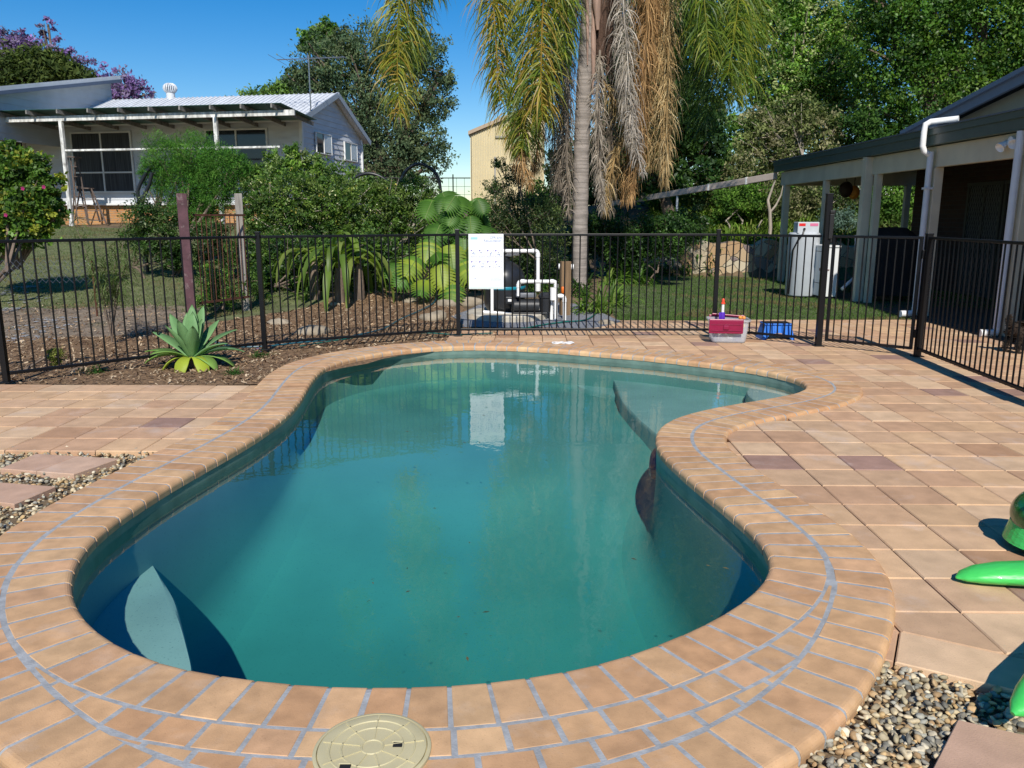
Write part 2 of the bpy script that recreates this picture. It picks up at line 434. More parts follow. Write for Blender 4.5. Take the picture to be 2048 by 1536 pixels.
def step(px, z, name, extra):
    """step with its rounded edge traced at height z; extra = world points closing the outline outside the wall"""
    P = [atz(a, b, z) for a, b in px]; P2 = [Vector((p.x, p.y)) for p in P]
    # smooth the arc
    Q = []
    for i in range(len(P2)-1):
        p0 = P2[max(i-1,0)]; p1 = P2[i]; p2 = P2[i+1]; p3 = P2[min(i+2, len(P2)-1)]
        for t in np.linspace(0, 1, 8, endpoint=False):
            Q.append(0.5*((2*p1)+(-p0+p2)*t+(2*p0-5*p1+4*p2-p3)*t*t+(-p0+3*p1-3*p2+p3)*t**3))
    Q.append(P2[-1]); n = len(Q)
    Q += [Vector(e) for e in extra]
    m = MB(); k = len(Q)
    c = sum(Q, Vector((0,0)))/k
    V = []; V2 = []
    for i, q in enumerate(Q):
        d = (q-c).normalized(); V.append((q.x-d.x*0.02, q.y-d.y*0.02, z)); V2.append((q.x+d.x*0.02, q.y+d.y*0.02, z-0.035))
    VM = [(q.x+(q-c).normalized().x*.008, q.y+(q-c).normalized().y*.008, z-0.010) for q in Q]
    V3 = [(v[0], v[1], -1.3) for v in V2]
    F = [tuple(range(k))]
    for i in range(k): j = (i+1)%k; F += [(k+i, k+j, j, i), (2*k+i, 2*k+j, k+j, k+i), (3*k+i, 3*k+j, 2*k+j, 2*k+i)]
    m.add(V+VM+V2+V3, F)
    o = m.build(name, M_bench, pool, True); return o
step([(205,1040),(262,1078),(300,1120),(335,1180),(358,1235),(376,1300),(385,1350),(380,1420)], -0.36, 'corner_seat', [(-1.6,1.9),(-2.4,2.4),(-2.6,3.6),(-2.75,4.3)])
step([(1123,722),(1129,748),(1160,772),(1215,786),(1260,800),(1300,838)], -0.36, 'lower_step', [(1.6,6.2),(2.9,6.0),(3.2,8.2),(1.6,9.7),(0.7,9.9)])
step([(1222,735),(1228,762),(1243,795),(1262,822),(1285,845),(1318,872)], -0.27, 'entry_ledge', [(1.5,5.8),(2.9,5.8),(3.2,8.2),(1.9,9.5),(1.2,9.7)])
step([(1545,757),(1510,768),(1497,779),(1500,791),(1515,800),(1545,806)], -0.15, 'top_step', [(2.45,6.3),(3.1,6.4),(3.2,7.8),(2.9,8.4)])
# pool light on the right wall
mb = MB(); c = atz(1311,938,-0.28); i, _t = st_of((c.x, c.y)); nn = NN0[i]; c = Vector((OUT0[i][0], OUT0[i][1], -0.24))
M = Vector((-nn[0], -nn[1], 0)).to_track_quat('Z','Y').to_matrix()
mb.lathe(c, [(0.11,-0.01),(0.11,0.03),(0.09,0.045),(0.07,0.03),(0.02,0.035)], 24, M)
mb.build('underwater_light', mat('light_lens', (0.03,0.03,0.16), rough=0.3, var=0), pool, True)

# water: Fresnel mirror over a clear tinted body
mw = bpy.data.materials.new('pool_water'); mw.use_nodes = True; n = mw.node_tree; N = n.nodes; Lk = n.links; N.remove(N['Principled BSDF'])
tr = N.new('ShaderNodeBsdfTransparent'); gl = N.new('ShaderNodeBsdfGlossy'); gl.inputs['Roughness'].default_value = 0.0
geo = N.new('ShaderNodeNewGeometry'); dt = N.new('ShaderNodeVectorMath'); dt.operation = 'DOT_PRODUCT'; Lk.new(geo.outputs['Incoming'], dt.inputs[1])
def mnode(op, a, b):
    q_ = N.new('ShaderNodeMath'); q_.operation = op
    for i_, v_ in enumerate((a, b)):
        if v_ is None: continue
        if hasattr(v_, 'is_output'): Lk.new(v_, q_.inputs[i_])
        else: q_.inputs[i_].default_value = v_
    return q_.outputs[0]
# Schlick reflectance, the same from above and from below the surface
cosv = mnode('ABSOLUTE', dt.outputs['Value'], None); om = mnode('SUBTRACT', 1.0, cosv); p5_ = mnode('POWER', om, 5.0)
Frs = mnode('ADD', mnode('MULTIPLY', p5_, 0.955), 0.045)
mix = N.new('ShaderNodeMixShader'); Lk.new(Frs, mix.inputs[0]); Lk.new(tr.outputs[0], mix.inputs[1]); Lk.new(gl.outputs[0], mix.inputs[2])
tc = N.new('ShaderNodeTexCoord'); hs = []
for (sc, dist) in ((2.4, 0.0020), (12.0, 0.0006)):
    nz = N.new('ShaderNodeTexNoise'); nz.inputs['Scale'].default_value = sc; nz.inputs['Detail'].default_value = 2.5; Lk.new(tc.outputs['Object'], nz.inputs[0])
    bp = N.new('ShaderNodeBump'); bp.inputs['Strength'].default_value = 1; bp.inputs['Distance'].default_value = dist; Lk.new(nz.outputs[0], bp.inputs['Height'])
    if hs: Lk.new(hs[-1].outputs[0], bp.inputs['Normal'])
    hs.append(bp)
Lk.new(hs[-1].outputs[0], gl.inputs['Normal']); Lk.new(hs[-1].outputs[0], dt.inputs[0])
ab = N.new('ShaderNodeVolumeAbsorption'); ab.inputs['Color'].default_value = (0.12, 0.77, 0.76, 1); ab.inputs['Density'].default_value = 0.75
Lk.new(mix.outputs[0], N['Material Output'].inputs[0]); Lk.new(ab.outputs[0], N['Material Output'].inputs['Volume'])
mb = MB(); C = OUT0[::4] + NN0[::4]*0.02; k = len(C)
mb.add([(p[0],p[1],WZ) for p in C]+[(p[0],p[1],-1.6) for p in C], [tuple(range(k)), tuple(reversed(range(k,2*k)))]+[(k+i, k+(i+1)%k, (i+1)%k, i) for i in range(k)])
tag(mb.build('water', mw), kind='structure')
# floating leaf litter
M_leaflit = mat('leaf_litter', attr=True, rough=0.8, var=0.1)
mb = MB()
spots = [(random.uniform(1060,1190), random.uniform(733,745)) for _ in range(22)]+[(random.uniform(840,900), 738) for _ in range(10)]+[(random.uniform(700,1500), random.uniform(730,1330)) for _ in range(46)]
for px, py in spots:
    p = atz(px, py, WZ+0.003)
    if not inside(p.x, p.y, OUT0): continue
    a = random.uniform(0, 6.28); L = random.uniform(0.006, 0.018); wd = L*0.28
    u = Vector((math.cos(a), math.sin(a), 0)); v = Vector((-u.y, u.x, 0)); mb.col = random.choice([(0.05,0.04,0.02),(0.10,0.08,0.03),(0.03,0.05,0.02)])
    mb.add([p-u*L, p-v*wd+Vector((0,0,.002)), p+u*L, p+v*wd], [(0,1,2,3)])
tag(mb.build('floating_leaves', M_leaflit), 'scattered small dark leaves floating on the pool water', 'leaves', kind='stuff')

# skimmer lid
c = atz(745, 1502, CZ); lid = empty('skimmer_lid', (c.x, c.y, CZ), 'round cream plastic skimmer lid set in the near coping', 'pool lid')
M_lid = mat('cream_plastic', (0.52,0.46,0.27), rough=0.5, var=0.06, scale=12, bump=0.0004, bscale=300)
rl = 0.163
mb = MB(); mb.lathe((c.x,c.y,CZ), [(rl-.02,-0.03),(rl,-0.03),(rl,0.008),(rl-.004,0.011),(rl-.010,0.011),(rl-.012,0.004),(0.001,0.004)], 72); mb.build('frame_ring', M_lid, lid, True)
mb = MB(); prof = [(rl-.0135,0.002),(rl-.0135,0.0115),(rl-.017,0.013)]
for rr in (0.118, 0.085, 0.03):
    prof += [(rr+.003,0.013),(rr+.0015,0.0155),(rr-.0015,0.0155),(rr-.003,0.013)]
prof += [(0.001,0.013)]
mb.lathe((c.x,c.y,CZ), prof, 72)
for k_ in range(9):
    a = k_*math.pi*2/9+0.2; r0, r1 = 0.034, rl-.02
    p0 = Vector((c.x+math.cos(a)*r0, c.y+math.sin(a)*r0, CZ+0.0135)); p1 = Vector((c.x+math.cos(a)*r1, c.y+math.sin(a)*r1, CZ+0.0135))
    mb.beam(p0, p1, 0.0035, 0.004)
mb.build('lid_disc', M_lid, lid, True)
M_dark = mat('dark_hole', (0.012,0.012,0.012), rough=0.8, var=0)
for px, py in ((797,1489),(690,1534)):
    q = atz(px, py, CZ+0.014); mb = MB(); mb.box((q.x,q.y,CZ+0.0138), (0.030,0.02,0.002)); mb.build('finger_hole', M_dark, lid)
    mb = MB(); mb.box((q.x-0.004,q.y+0.014,CZ+0.0148), (0.032,0.008,0.004), None, 0.0015); mb.build('hole_lip', M_lid, lid)

# ------------------------------------------------------------------ ground
OUTH = OUT0[::6]+NN0[::6]*0.03; kh = len(OUTH)
P = [Vector((float(a), float(b))) for a, b in OUTH]
E = [(i, (i+1)%kh) for i in range(kh)]
def grid(x0, x1, y0, y1, s): return [Vector((x, y)) for x in np.arange(x0, x1+1e-6, s) for y in np.arange(y0, y1+1e-6, s)]
G = [g for g in grid(-6, 8, -3, 12, 0.5) if not inside(g.x, g.y, OUT0+NN0*0.12)] + [Vector((g.x+0.25, g.y)) for g in grid(-26, 24, 12.25, 40, 0.5)] + grid(-180, 180, 44, 400, 12) + grid(-26,-7,-3,12,2)+grid(9,24,-3,12,2) + grid(-180,-30,-10,40,10)+grid(30,180,-10,40,10)+grid(-30,30,-60,-4,8)
G += [Vector((x, 20.7+0.0-0.22*(x-5)+dy)) for x in np.arange(-1, 24, 0.5) for dy in (0.0, 0.5)]
res = delaunay_2d_cdt(P+G, E, [], 0, 1e-4)
PO = np.array([[p.x, p.y] for p in P])
keep = [f for f in res[2] if not inside(sum(res[0][i].x for i in f)/3, sum(res[0][i].y for i in f)/3, PO)]
xs_ = np.array([p.x for p in res[0]]); ys_ = np.array([p.y for p in res[0]]); zs_ = gz(xs_, ys_) - 1.6*sst(44, 110, ys_)
me = arr_mesh('ground', np.stack([xs_, ys_, zs_], 1), np.array(keep))
M_ground = mat('ground_earth', (0.15,0.105,0.06), rough=1, var=0.4, scale=3, bump=0.02, bscale=20, stain=(0.10,0.12,0.04), stscale=0.6, stamt=0.6)
tag(link('ground', me, M_ground, smooth=True), kind='structure')
def sheet(name, poly, res_, off, m, kind='structure', wob=0.12, lab=None, cat=None):
    # subdivide the outline, jitter its edge, triangulate inside, drape on the terrain
    Q = []
    for i in range(len(poly)):
        a = Vector(poly[i][:2]); b = Vector(poly[(i+1)%len(poly)][:2]); nn_ = max(1, int((b-a).length/res_))
        for j in range(nn_): q = a.lerp(b, j/nn_); Q.append(q+Vector((random.uniform(-wob,wob), random.uniform(-wob,wob))))
    kq = len(Q); qa = np.array([[q.x, q.y] for q in Q]); x0, y0 = qa.min(0); x1, y1 = qa.max(0)
    g = [v for v in grid(x0, x1, y0, y1, res_) if inside(v.x, v.y, qa)]
    r_ = delaunay_2d_cdt(Q+g, [(i,(i+1)%kq) for i in range(kq)], [], 0, 1e-4)
    kf = [f for f in r_[2] if inside(sum(r_[0][i].x for i in f)/3, sum(r_[0][i].y for i in f)/3, qa)]
    xx = np.array([p.x for p in r_[0]]); yy = np.array([p.y for p in r_[0]])
    me_ = arr_mesh(name, np.stack([xx, yy, gz(xx, yy)+off], 1), np.array(kf))
    o = link(name, me_, m, smooth=True); tag(o, lab, cat, kind=kind); return o
M_lawn = mat('lawn', (0.09,0.115,0.045), rough=1, var=0.4, scale=5, bump=0.02, bscale=60, stain=(0.17,0.13,0.07), stscale=0.9, stamt=0.6)
M_lawn2 = mat('dry_lawn', (0.13,0.145,0.06), rough=1, var=0.35, scale=4, bump=0.02, bscale=60, stain=(0.21,0.155,0.09), stscale=0.7, stamt=0.8)
PL = [(-0.95,12.35),(1.4,12.0),(2.6,11.85),(12,11.85),(12,19.8),(6,20.7),(1.5,21.3),(-0.6,15)]
lawnR = [(1.55,11.86),(6.3,11.9),(14,11.86),(14,19.2),(6.6,20.62),(3.2,20.9),(2.3,18.2),(1.7,14.5)]
sheet('lawn', lawnR, 0.5, 0.004, M_lawn, wob=0.03)
lawnL = [(-14,9.6),(-5.2,9.9),(-3.3,12.6),(-3.0,15.5),(-3.4,19),(-5.5,24),(-24,26),(-26,12)]
sheet('side_lawn', lawnL, 0.5, 0.004, M_lawn2, wob=0.2)
mulchA = [(-14,7.24),(-2.3,7.24),(-1.2,8.9),(-0.2,9.85),(0.1,10.6),(-0.5,11.4),(-0.9,13.2),(-2.4,14.2),(-3.4,12.4),(-5.2,10.2),(-14,9.9)]
sheet('mulch_bed', mulchA, 0.3, 0.012, M_mulch, wob=0.05)
sheet('soil_patch', [(-14,9.7),(-5.0,9.9),(-4.1,11.2),(-4.6,12.3),(-5.6,12.9),(-7.2,12.6),(-14,13.2)], 0.3, 0.009, mat('bare_soil', (0.20,0.155,0.11), rough=1, var=0.4, scale=5, bump=0.02, bscale=30, stain=(0.11,0.12,0.05), stscale=1.8, stamt=0.8), wob=0.2)
M_gravelgrey = mat('blue_metal_gravel', (0.20,0.21,0.23), rough=1, var=0.5, scale=40, bump=0.02, bscale=60)
sheet('gravel_strip', [(-0.65,10.95),(1.2,10.95),(1.6,11.6),(1.2,13.2),(-0.4,13.3),(-0.9,11.9)], 0.3, 0.022, M_gravelgrey, wob=0.04)

# ------------------------------------------------------------------ paving
def clip(poly, a, b, c):   # keep a*x+b*y+c >= 0
    out_ = []
    for i in range(len(poly)):
        p = poly[i]; q = poly[(i+1)%len(poly)]; fp = a*p[0]+b*p[1]+c; fq = a*q[0]+b*q[1]+c
        if fp >= 0: out_.append(p)
        if fp*fq < 0:
            t = fp/(fp-fq); out_.append((p[0]+(q[0]-p[0])*t, p[1]+(q[1]-p[1])*t))
    return out_
def halfplane(p, q, inside_pt):
    a = -(q[1]-p[1]); b = q[0]-p[0]; c = -(a*p[0]+b*p[1])
    if a*inside_pt[0]+b*inside_pt[1]+c < 0: a, b, c = -a, -b, -c
    return a, b, c
def paver_col():
    r = random.random()
    if r < 0.07: c = random.choice([(0.33,0.20,0.16),(0.31,0.19,0.15),(0.40,0.235,0.14)])
    elif r < 0.30: c = (0.47,0.29,0.18)
    else: c = random.choice([(0.53,0.35,0.22),(0.55,0.36,0.215),(0.50,0.325,0.205),(0.57,0.395,0.255),(0.52,0.33,0.20)])
    k_ = random.uniform(0.9,1.08); return (c[0]*k_*1.07, c[1]*k_*1.06, c[2]*k_*1.01)
_pw = 0.2977; xo = atz(1645,971).x; yo = atz(1645,971).y
ROT = R(1.2); cr, sr = math.cos(ROT), math.sin(ROT)
def rot(p, o=(xo, yo)): x, y = p[0]-o[0], p[1]-o[1]; return (o[0]+x*cr+y*sr, o[1]-x*sr+y*cr)
C2m = (C2+NN2*0.10)[::6]
L1a, L1b = atz(1835,1270), atz(2048,1317)
B2a, B2b = atz(1765,1345), atz(2010,1397)
bordH = halfplane(L1a, L1b, (3, 5)); 
polyL = [( -20, atz(100,898).y), (20, atz(100,898).y)]
def paverset(tests, hps, wob=0.0012):
    mb_ = MB(); g = 0.0028
    for i in range(-60, 60):
        for j in range(-20, 40):
            x, y = xo+i*_pw, yo+j*_pw
            q = [rot((x+g, y+g)), rot((x+_pw-g, y+g)), rot((x+_pw-g, y+_pw-g)), rot((x+g, y+_pw-g))]
            cx, cy = sum(a[0] for a in q)/4, sum(a[1] for a in q)/4
            if not tests(cx, cy): continue
            for hp in hps:
                q = clip(q, *hp)
                if len(q) < 3: break
            if len(q) < 3: continue
            if inside(cx, cy, C2m): continue
            mb_.col = paver_col()
            mb_.slab(q, 0.0, 0.04, 0.0055, (random.uniform(-.004,.004), random.uniform(-.004,.004), random.uniform(-wob, wob)))
    return mb_
yA = rot((-3, yo+round((atz(100,767).y-yo)/_pw)*_pw))[1]; yB = atz(100,898).y
mb = paverset(lambda x, y: x < -1.0 and -9 < x and y < atz(100,768).y and y > yB, [])
mb2 = paverset(lambda x, y: x > 0.3 and x < 9.5 and y > 1.9 and y < 11.9 and not (y > 9.9 and x < 0.0), [bordH, halfplane((0,11.86),(9,11.86),(3,5)), (1,0,-0.3)])
mb3 = paverset(lambda x, y: -0.75 < x <= 0.3 and 9.2 < y < 11.0, [halfplane((-.7,10.95),(1.4,10.95),(0,9))])
o = mb.v; base = len(mb2.v); mb2.v += mb.v; mb2.c += mb.c; mb2.f += [tuple(base+i for i in f) for f in mb.f]
base = len(mb2.v); mb2.v += mb3.v; mb2.c += mb3.c; mb2.f += [tuple(base+i for i in f) for f in mb3.f]
# border slabs cut along the pebbles at the lower right
da = Vector((L1b.x-L1a.x, L1b.y-L1a.y)).normalized(); dn = Vector((da.y, -da.x))
P0 = Vector((L1a.x, L1a.y))-da*0.06; wd = 0.235
xx = -0.30
for Ls in (0.30, 0.42, 0.42, 0.42, 0.42, 0.42):
    a = P0+da*(xx+0.003); b = P0+da*(xx+Ls-0.003)
    mb2.col = paver_col(); mb2.slab([a+dn*0.003, b+dn*0.003, b+dn*wd, a+dn*wd], 0.0, 0.045, 0.004); xx += Ls
tag(mb2.build('paving', M_paver), kind='structure')
# stepping pavers
def stepping(pxs, label, z=0.0, n=1, group=None):
    W_ = [atz(a, b, z) for a, b in pxs]
    r_ = empty('stepping_paver', (sum(p.x for p in W_)/4, sum(p.y for p in W_)/4, z), label, 'paver', group)
    for i in range(n):
        a = W_[0].lerp(W_[1], i/n); b = W_[0].lerp(W_[1], (i+1)/n-0.008/n); c_ = W_[3].lerp(W_[2], (i+1)/n-0.008/n); d = W_[3].lerp(W_[2], i/n)
        m_ = MB(); m_.col = random.choice([(0.54,0.36,0.25),(0.50,0.32,0.22)]); m_.slab([a,b,c_,d], z, 0.05, 0.004); m_.build('slab', M_paver, r_)
stepping([(8,937),(150,950),(232,920),(75,908)][0:4] and [(0,937),(148,948),(238,917),(72,907)], 'pair of tan stepping pavers in the left pebble bed nearest the paving', 0.0, 2)
stepping([(-150,985),(30,1008),(112,973),(-60,960)], 'reddish stepping paver at the left photo edge amid pebbles', 0.0, 1)
stepping([(1855,1556),(2150,1640),(2140,1490),(1915,1438)], 'brown stepping paver with white scuffs in the lower right pebble bed', 0.0, 1)

# ------------------------------------------------------------------ pebbles
def icos(sub):
    bm = bmesh.new(); bmesh.ops.create_icosphere(bm, subdivisions=sub, radius=1); bm.verts.index_update()
    v = np.array([q.co[:] for q in bm.verts]); f = np.array([[x.index for x in p.verts] for p in bm.faces]); bm.free(); return v, f
IV, IF = icos(2)
def pebbles(name, pts, size, label, zb=-0.02):
    V = []; Fs = []; Cc = []; nv = len(IV)
    cols = [(0.48,0.41,0.28),(0.52,0.37,0.19),(0.30,0.29,0.25),(0.58,0.50,0.36),(0.38,0.27,0.15),(0.34,0.34,0.30),(0.48,0.32,0.17),(0.62,0.56,0.44),(0.22,0.21,0.18),(0.42,0.37,0.25)]
    for q, (x, y, z) in enumerate(pts):
        s_ = size*random.uniform(0.6,1.45); sc = np.array([s_*random.uniform(.8,1.3), s_*random.uniform(.6,1.0), s_*random.uniform(.4,.7)])
        w_ = IV*(1+0.13*np.sin(IV@rng.normal(0,2.2,(3,1))+rng.uniform(0,6)))
        # flatten a few facets for an irregular stone
        for _ in range(6):
            d = rng.normal(size=3); d /= np.linalg.norm(d); h = w_@d; cut = rng.uniform(0.45,0.8); w_ = w_ - np.outer(np.maximum(h-cut, 0)*0.8, d)
        e = Matrix.Rotation(random.uniform(0,6.28), 3, 'Z') @ Matrix.Rotation(random.gauss(0,.35), 3, 'X') @ Matrix.Rotation(random.gauss(0,.35), 3, 'Y')
        p = (w_*sc) @ np.array(e).T + [x, y, z]
        V.append(p); Fs.append(IF+q*nv); c_ = np.array(random.choice(cols))*random.uniform(.6,1.25)*np.array([1,.96,.87]); Cc.append(np.tile(c_, (nv,1)))
    me_ = arr_mesh(name, np.concatenate(V), np.concatenate(Fs), np.concatenate(Cc)); return tag(link(name, me_, M_pebble, smooth=True), label, 'pebbles', kind='stuff')
def scatter(poly, n, holes=(), z=(-0.028,-0.004)):
    pa = np.array(poly); x0, y0 = pa.min(0); x1, y1 = pa.max(0); out_ = []; cnt = 0
    while len(out_) < n and cnt < n*30:
        cnt += 1; x, y = random.uniform(x0,x1), random.uniform(y0,y1)
        if not inside(x, y, pa): continue
        if any(inside(x, y, np.array(h)) for h in holes): continue
        out_.append((x, y, random.uniform(*z)))
    return out_
coutp = [(p[0], p[1]) for p in (COUT-NN2*0.02)[::8]]
hl = [[atz(a,b)[:2] for a,b in [(0,937),(148,948),(238,917),(72,907)]], [atz(a,b)[:2] for a,b in [(-150,985),(30,1008),(112,973),(-60,960)]]]
yBp = rot((-3, yo+math.ceil((yB-yo)/_pw-0.5)*_pw))[1]
pl = scatter([(-4.6,1.9),(-1.6,1.9),(-0.9,yB+0.12),(-4.6,yB+0.12)], 13000, [coutp]+hl, (-0.045,-0.008))
pebbles('pebble_bed', pl, 0.0125, 'mixed river pebbles around the stepping pavers left of the pool')
hr = [[tuple(P0+da*-.35), tuple(P0+da*3), tuple(P0+da*3+dn*wd), tuple(P0-da*.35+dn*wd)]]
hs_ = [atz(a,b)[:2] for a,b in [(1855,1556),(2150,1640),(2140,1490),(1915,1438)]]
pr = scatter([(0.55,1.3),(2.6,1.3),(2.6,2.6),(1.0,2.75)], 9000, [coutp, hr[0], hs_], (-0.045,-0.008))
pebbles('pebble_bed', pr, 0.0125, 'mixed river pebbles in the lower right corner beside the coping')

# ------------------------------------------------------------------ bark chips
def chips(name, poly, n, s, label, holes=()):
    pts = scatter(poly, n, holes, (0,0)); V = []; F = []; Cc = []
    cols = [(0.30,0.19,0.10),(0.42,0.29,0.17),(0.16,0.09,0.05),(0.52,0.40,0.26),(0.24,0.15,0.08),(0.11,0.065,0.04)]
    for q, (x, y, _z) in enumerate(pts):
        L = s*random.uniform(.5,1.6); wd_ = L*random.uniform(.15,.45); a = random.uniform(0,6.28); t = random.gauss(0,.35)
        u = np.array([math.cos(a)*math.cos(t), math.sin(a)*math.cos(t), math.sin(t)]); v = np.array([-math.sin(a), math.cos(a), random.gauss(0,.4)])
        c_ = np.array([x, y, float(gz(x, y))+0.012+random.uniform(.004,.02)])
        V += [c_-u*L/2-v*wd_/2, c_+u*L/2-v*wd_/3, c_+u*L/2+v*wd_/2, c_-u*L/2+v*wd_/3]; F.append((4*q,4*q+1,4*q+2,4*q+3)); Cc += [np.array(random.choice(cols))*random.uniform(.7,1.1)]*4
    me_ = arr_mesh(name, V, F, Cc); return tag(link(name, me_, M_chip), label, 'bark chips', kind='stuff')
chips('bark_chips', mulchA, 26000, 0.035, 'brown bark chip mulch scattered along the black fence', [coutp, [(-0.65,10.9),(1.2,10.9),(1.6,12),(1.2,13.2),(-0.9,13.2)]])

chips('bark_chips', [(-14,9.9),(-5.0,10.1),(-4.3,11.4),(-5.6,12.9),(-14,13)], 9000, 0.03, 'sparse chips and litter on the bare soil beyond the far left fence', [])
# ------------------------------------------------------------------ pool fence
PZ = 0.0
def fp(px, py): p = atz(px, py, 0.0); return Vector((p.x, p.y, 0))
posts = [fp(14,765), fp(530,700), fp(917,672), fp(1427,672)]
p4 = fp(1636,692); p5 = fp(1834,713); p0m = Vector((-9.5, 4.9, 0)) 
def fpost(p, h, label, s=0.05, rz=0):
    r_ = empty('fence_post', (p.x, p.y, 0), label, 'fence post', 'square black posts of the pool fence', rz)
    m_ = MB(); m_.box((p.x, p.y, h/2), (s, s, h), Matrix.Rotation(rz,3,'Z'), 0.003); m_.build('post_shaft', M_black, r_)
    m_ = MB(); m_.box((p.x, p.y, h+0.008), (s+.008, s+.008, 0.02), Matrix.Rotation(rz,3,'Z'), 0.006); m_.build('post_cap', M_black, r_)
    m_ = MB(); m_.box((p.x, p.y, 0.006), (s+.05, s+.05, 0.012), Matrix.Rotation(rz,3,'Z'), 0.003); m_.build('base_plate', M_black, r_)
    return r_
fpost(posts[0], 1.30, 'black fence post at the far left of the photo beside the left paving', 0.05)
fpost(posts[1], 1.31, 'black fence post rising just right of the agave')
fpost(posts[2], 1.32, 'black fence post immediately left of the white resuscitation sign')
fpost(posts[3], 1.32, 'black fence post directly behind the plastic toy box')
fpost(p4, 1.73, 'tallest black post, the latch post between lawn and gate', 0.065)
fpost(p5, 1.30, 'black hinge post at the right end of the gate', 0.06)
def panel(a, b, label, n, zt=1.27, zb=0.085, name='pool_fence', cat='fence', group='black tubular panels of the pool fence', frame=False):
    a = Vector(a); b = Vector(b); d = (b-a); L = d.length; d.normalize(); a2 = a+d*0.028; b2 = b-d*0.028
    mid = (a+b)/2; r_ = empty(name, (mid.x, mid.y, 0), label, cat, group)
    m_ = MB(); m_.beam(a2+Vector((0,0,zt)), b2+Vector((0,0,zt)), 0.038, 0.028, 0.004); m_.build('top_rail', M_black, r_)
    m_ = MB(); m_.beam(a2+Vector((0,0,zb)), b2+Vector((0,0,zb)), 0.038, 0.028, 0.004); m_.build('bottom_rail', M_black, r_)
    if frame:
        for q in (a2+d*.014, b2-d*.014):
            m_ = MB(); m_.beam(q+Vector((0,0,zb-.012)), q+Vector((0,0,zt+.012)), 0.03, 0.034, 0.004, up=d); m_.build('frame_stile', M_black, r_)
    first = None
    for i in range(n):
        q = a2.lerp(b2, (i+1)/(n+1))
        if first is None:
            m_ = MB(); m_.tube([q+Vector((0,0,zb-0.02)), q+Vector((0,0,zt-.005))], 0.0085, 8); first = m_.build('bar', M_black, r_, True); q0 = q
        else:
            c_ = first.copy(); COL.objects.link(c_); c_.location = first.location+(q-q0)
    return r_
panel(p0m, posts[0], 'black fence panel running off the left edge of the photo', 40)
panel(posts[0], posts[1], 'black fence panel behind the agave, between the two leftmost posts', 23)
panel(posts[1], posts[2], 'black fence panel before the monstera and drooping leaves', 26)
panel(posts[2], posts[3], 'black fence panel that carries the resuscitation sign', 33)
panel(posts[3], p4-(p4-posts[3]).normalized()*.03, 'black fence panel with the blue step stool behind it', 13)
dg = (p5-p4).normalized()
gate = panel(p4+dg*0.05, p5-dg*0.03, 'black self closing pool gate beside the tall latch post', 10, name='pool_gate', cat='gate', group=None, frame=True)
p6 = Vector((4.44, 5.2, 0)); p7 = Vector((4.44, 2.6, 0))
d6 = fp(2046,800); p6 = p5 + (d6-p5).normalized()*3.6
panel(p5, p6, 'black fence panel at the right edge running toward the camera', 36)
m_ = MB(); q = p4+Vector((0.03,-0.03,1.38)); m_.box(q, (0.05,0.05,0.28), None, 0.008); m_.box(q+Vector((0.005,0,0.16)), (0.06,0.05,0.04), None, 0.01); m_.box(q+Vector((0.04,0,-0.15)), (0.08,0.04,0.06), None, 0.008)
m_.build('latch', mat('black_plastic', (0.015,0.015,0.015), rough=0.5, var=0.05), gate)
# closing hinges
for z in (0.25, 1.1):
    m_ = MB(); m_.box(p5-dg*0.035+Vector((0,-.02,z)), (0.06,0.03,0.09), None, 0.005); m_.build('hinge', M_black, gate)
# ------------------------------------------------------------------ neighbour's house (left)
def hit(px, py, P, n):
    d = ray(px, py); n = Vector(n); return CAMP + d*((Vector(P)-CAMP).dot(n)/d.dot(n))
D1 = Vector((0.982, -0.187, 0)).normalized(); D2 = Vector((-D1.y, D1.x, 0)); D2 = Vector((0.187, 0.982, 0)).normalized()
K = Vector((-7.27, 28.9, 0)); UPV = Vector((0,0,1))
M_clad = mat('weatherboard_paint', (0.60,0.62,0.65), rough=0.6, var=0.10, scale=1.5, streak=(1,1,4), bump=0.001, bscale=30)
M_trim = mat('white_trim', (0.72,0.73,0.72), rough=0.5, var=0.08, scale=3)
M_roofw = mat('pale_metal_roof', (0.62,0.64,0.66), rough=0.45, var=0.12, scale=2.0, streak=(3,0.3,1))
M_glass = mat('dark_glass', (0.015,0.018,0.022), rough=0.06, var=0, spec=0.6)
M_curtain = mat('grey_curtain', (0.055,0.06,0.065), rough=0.9, var=0.5, scale=3, streak=(9,9,0.3))
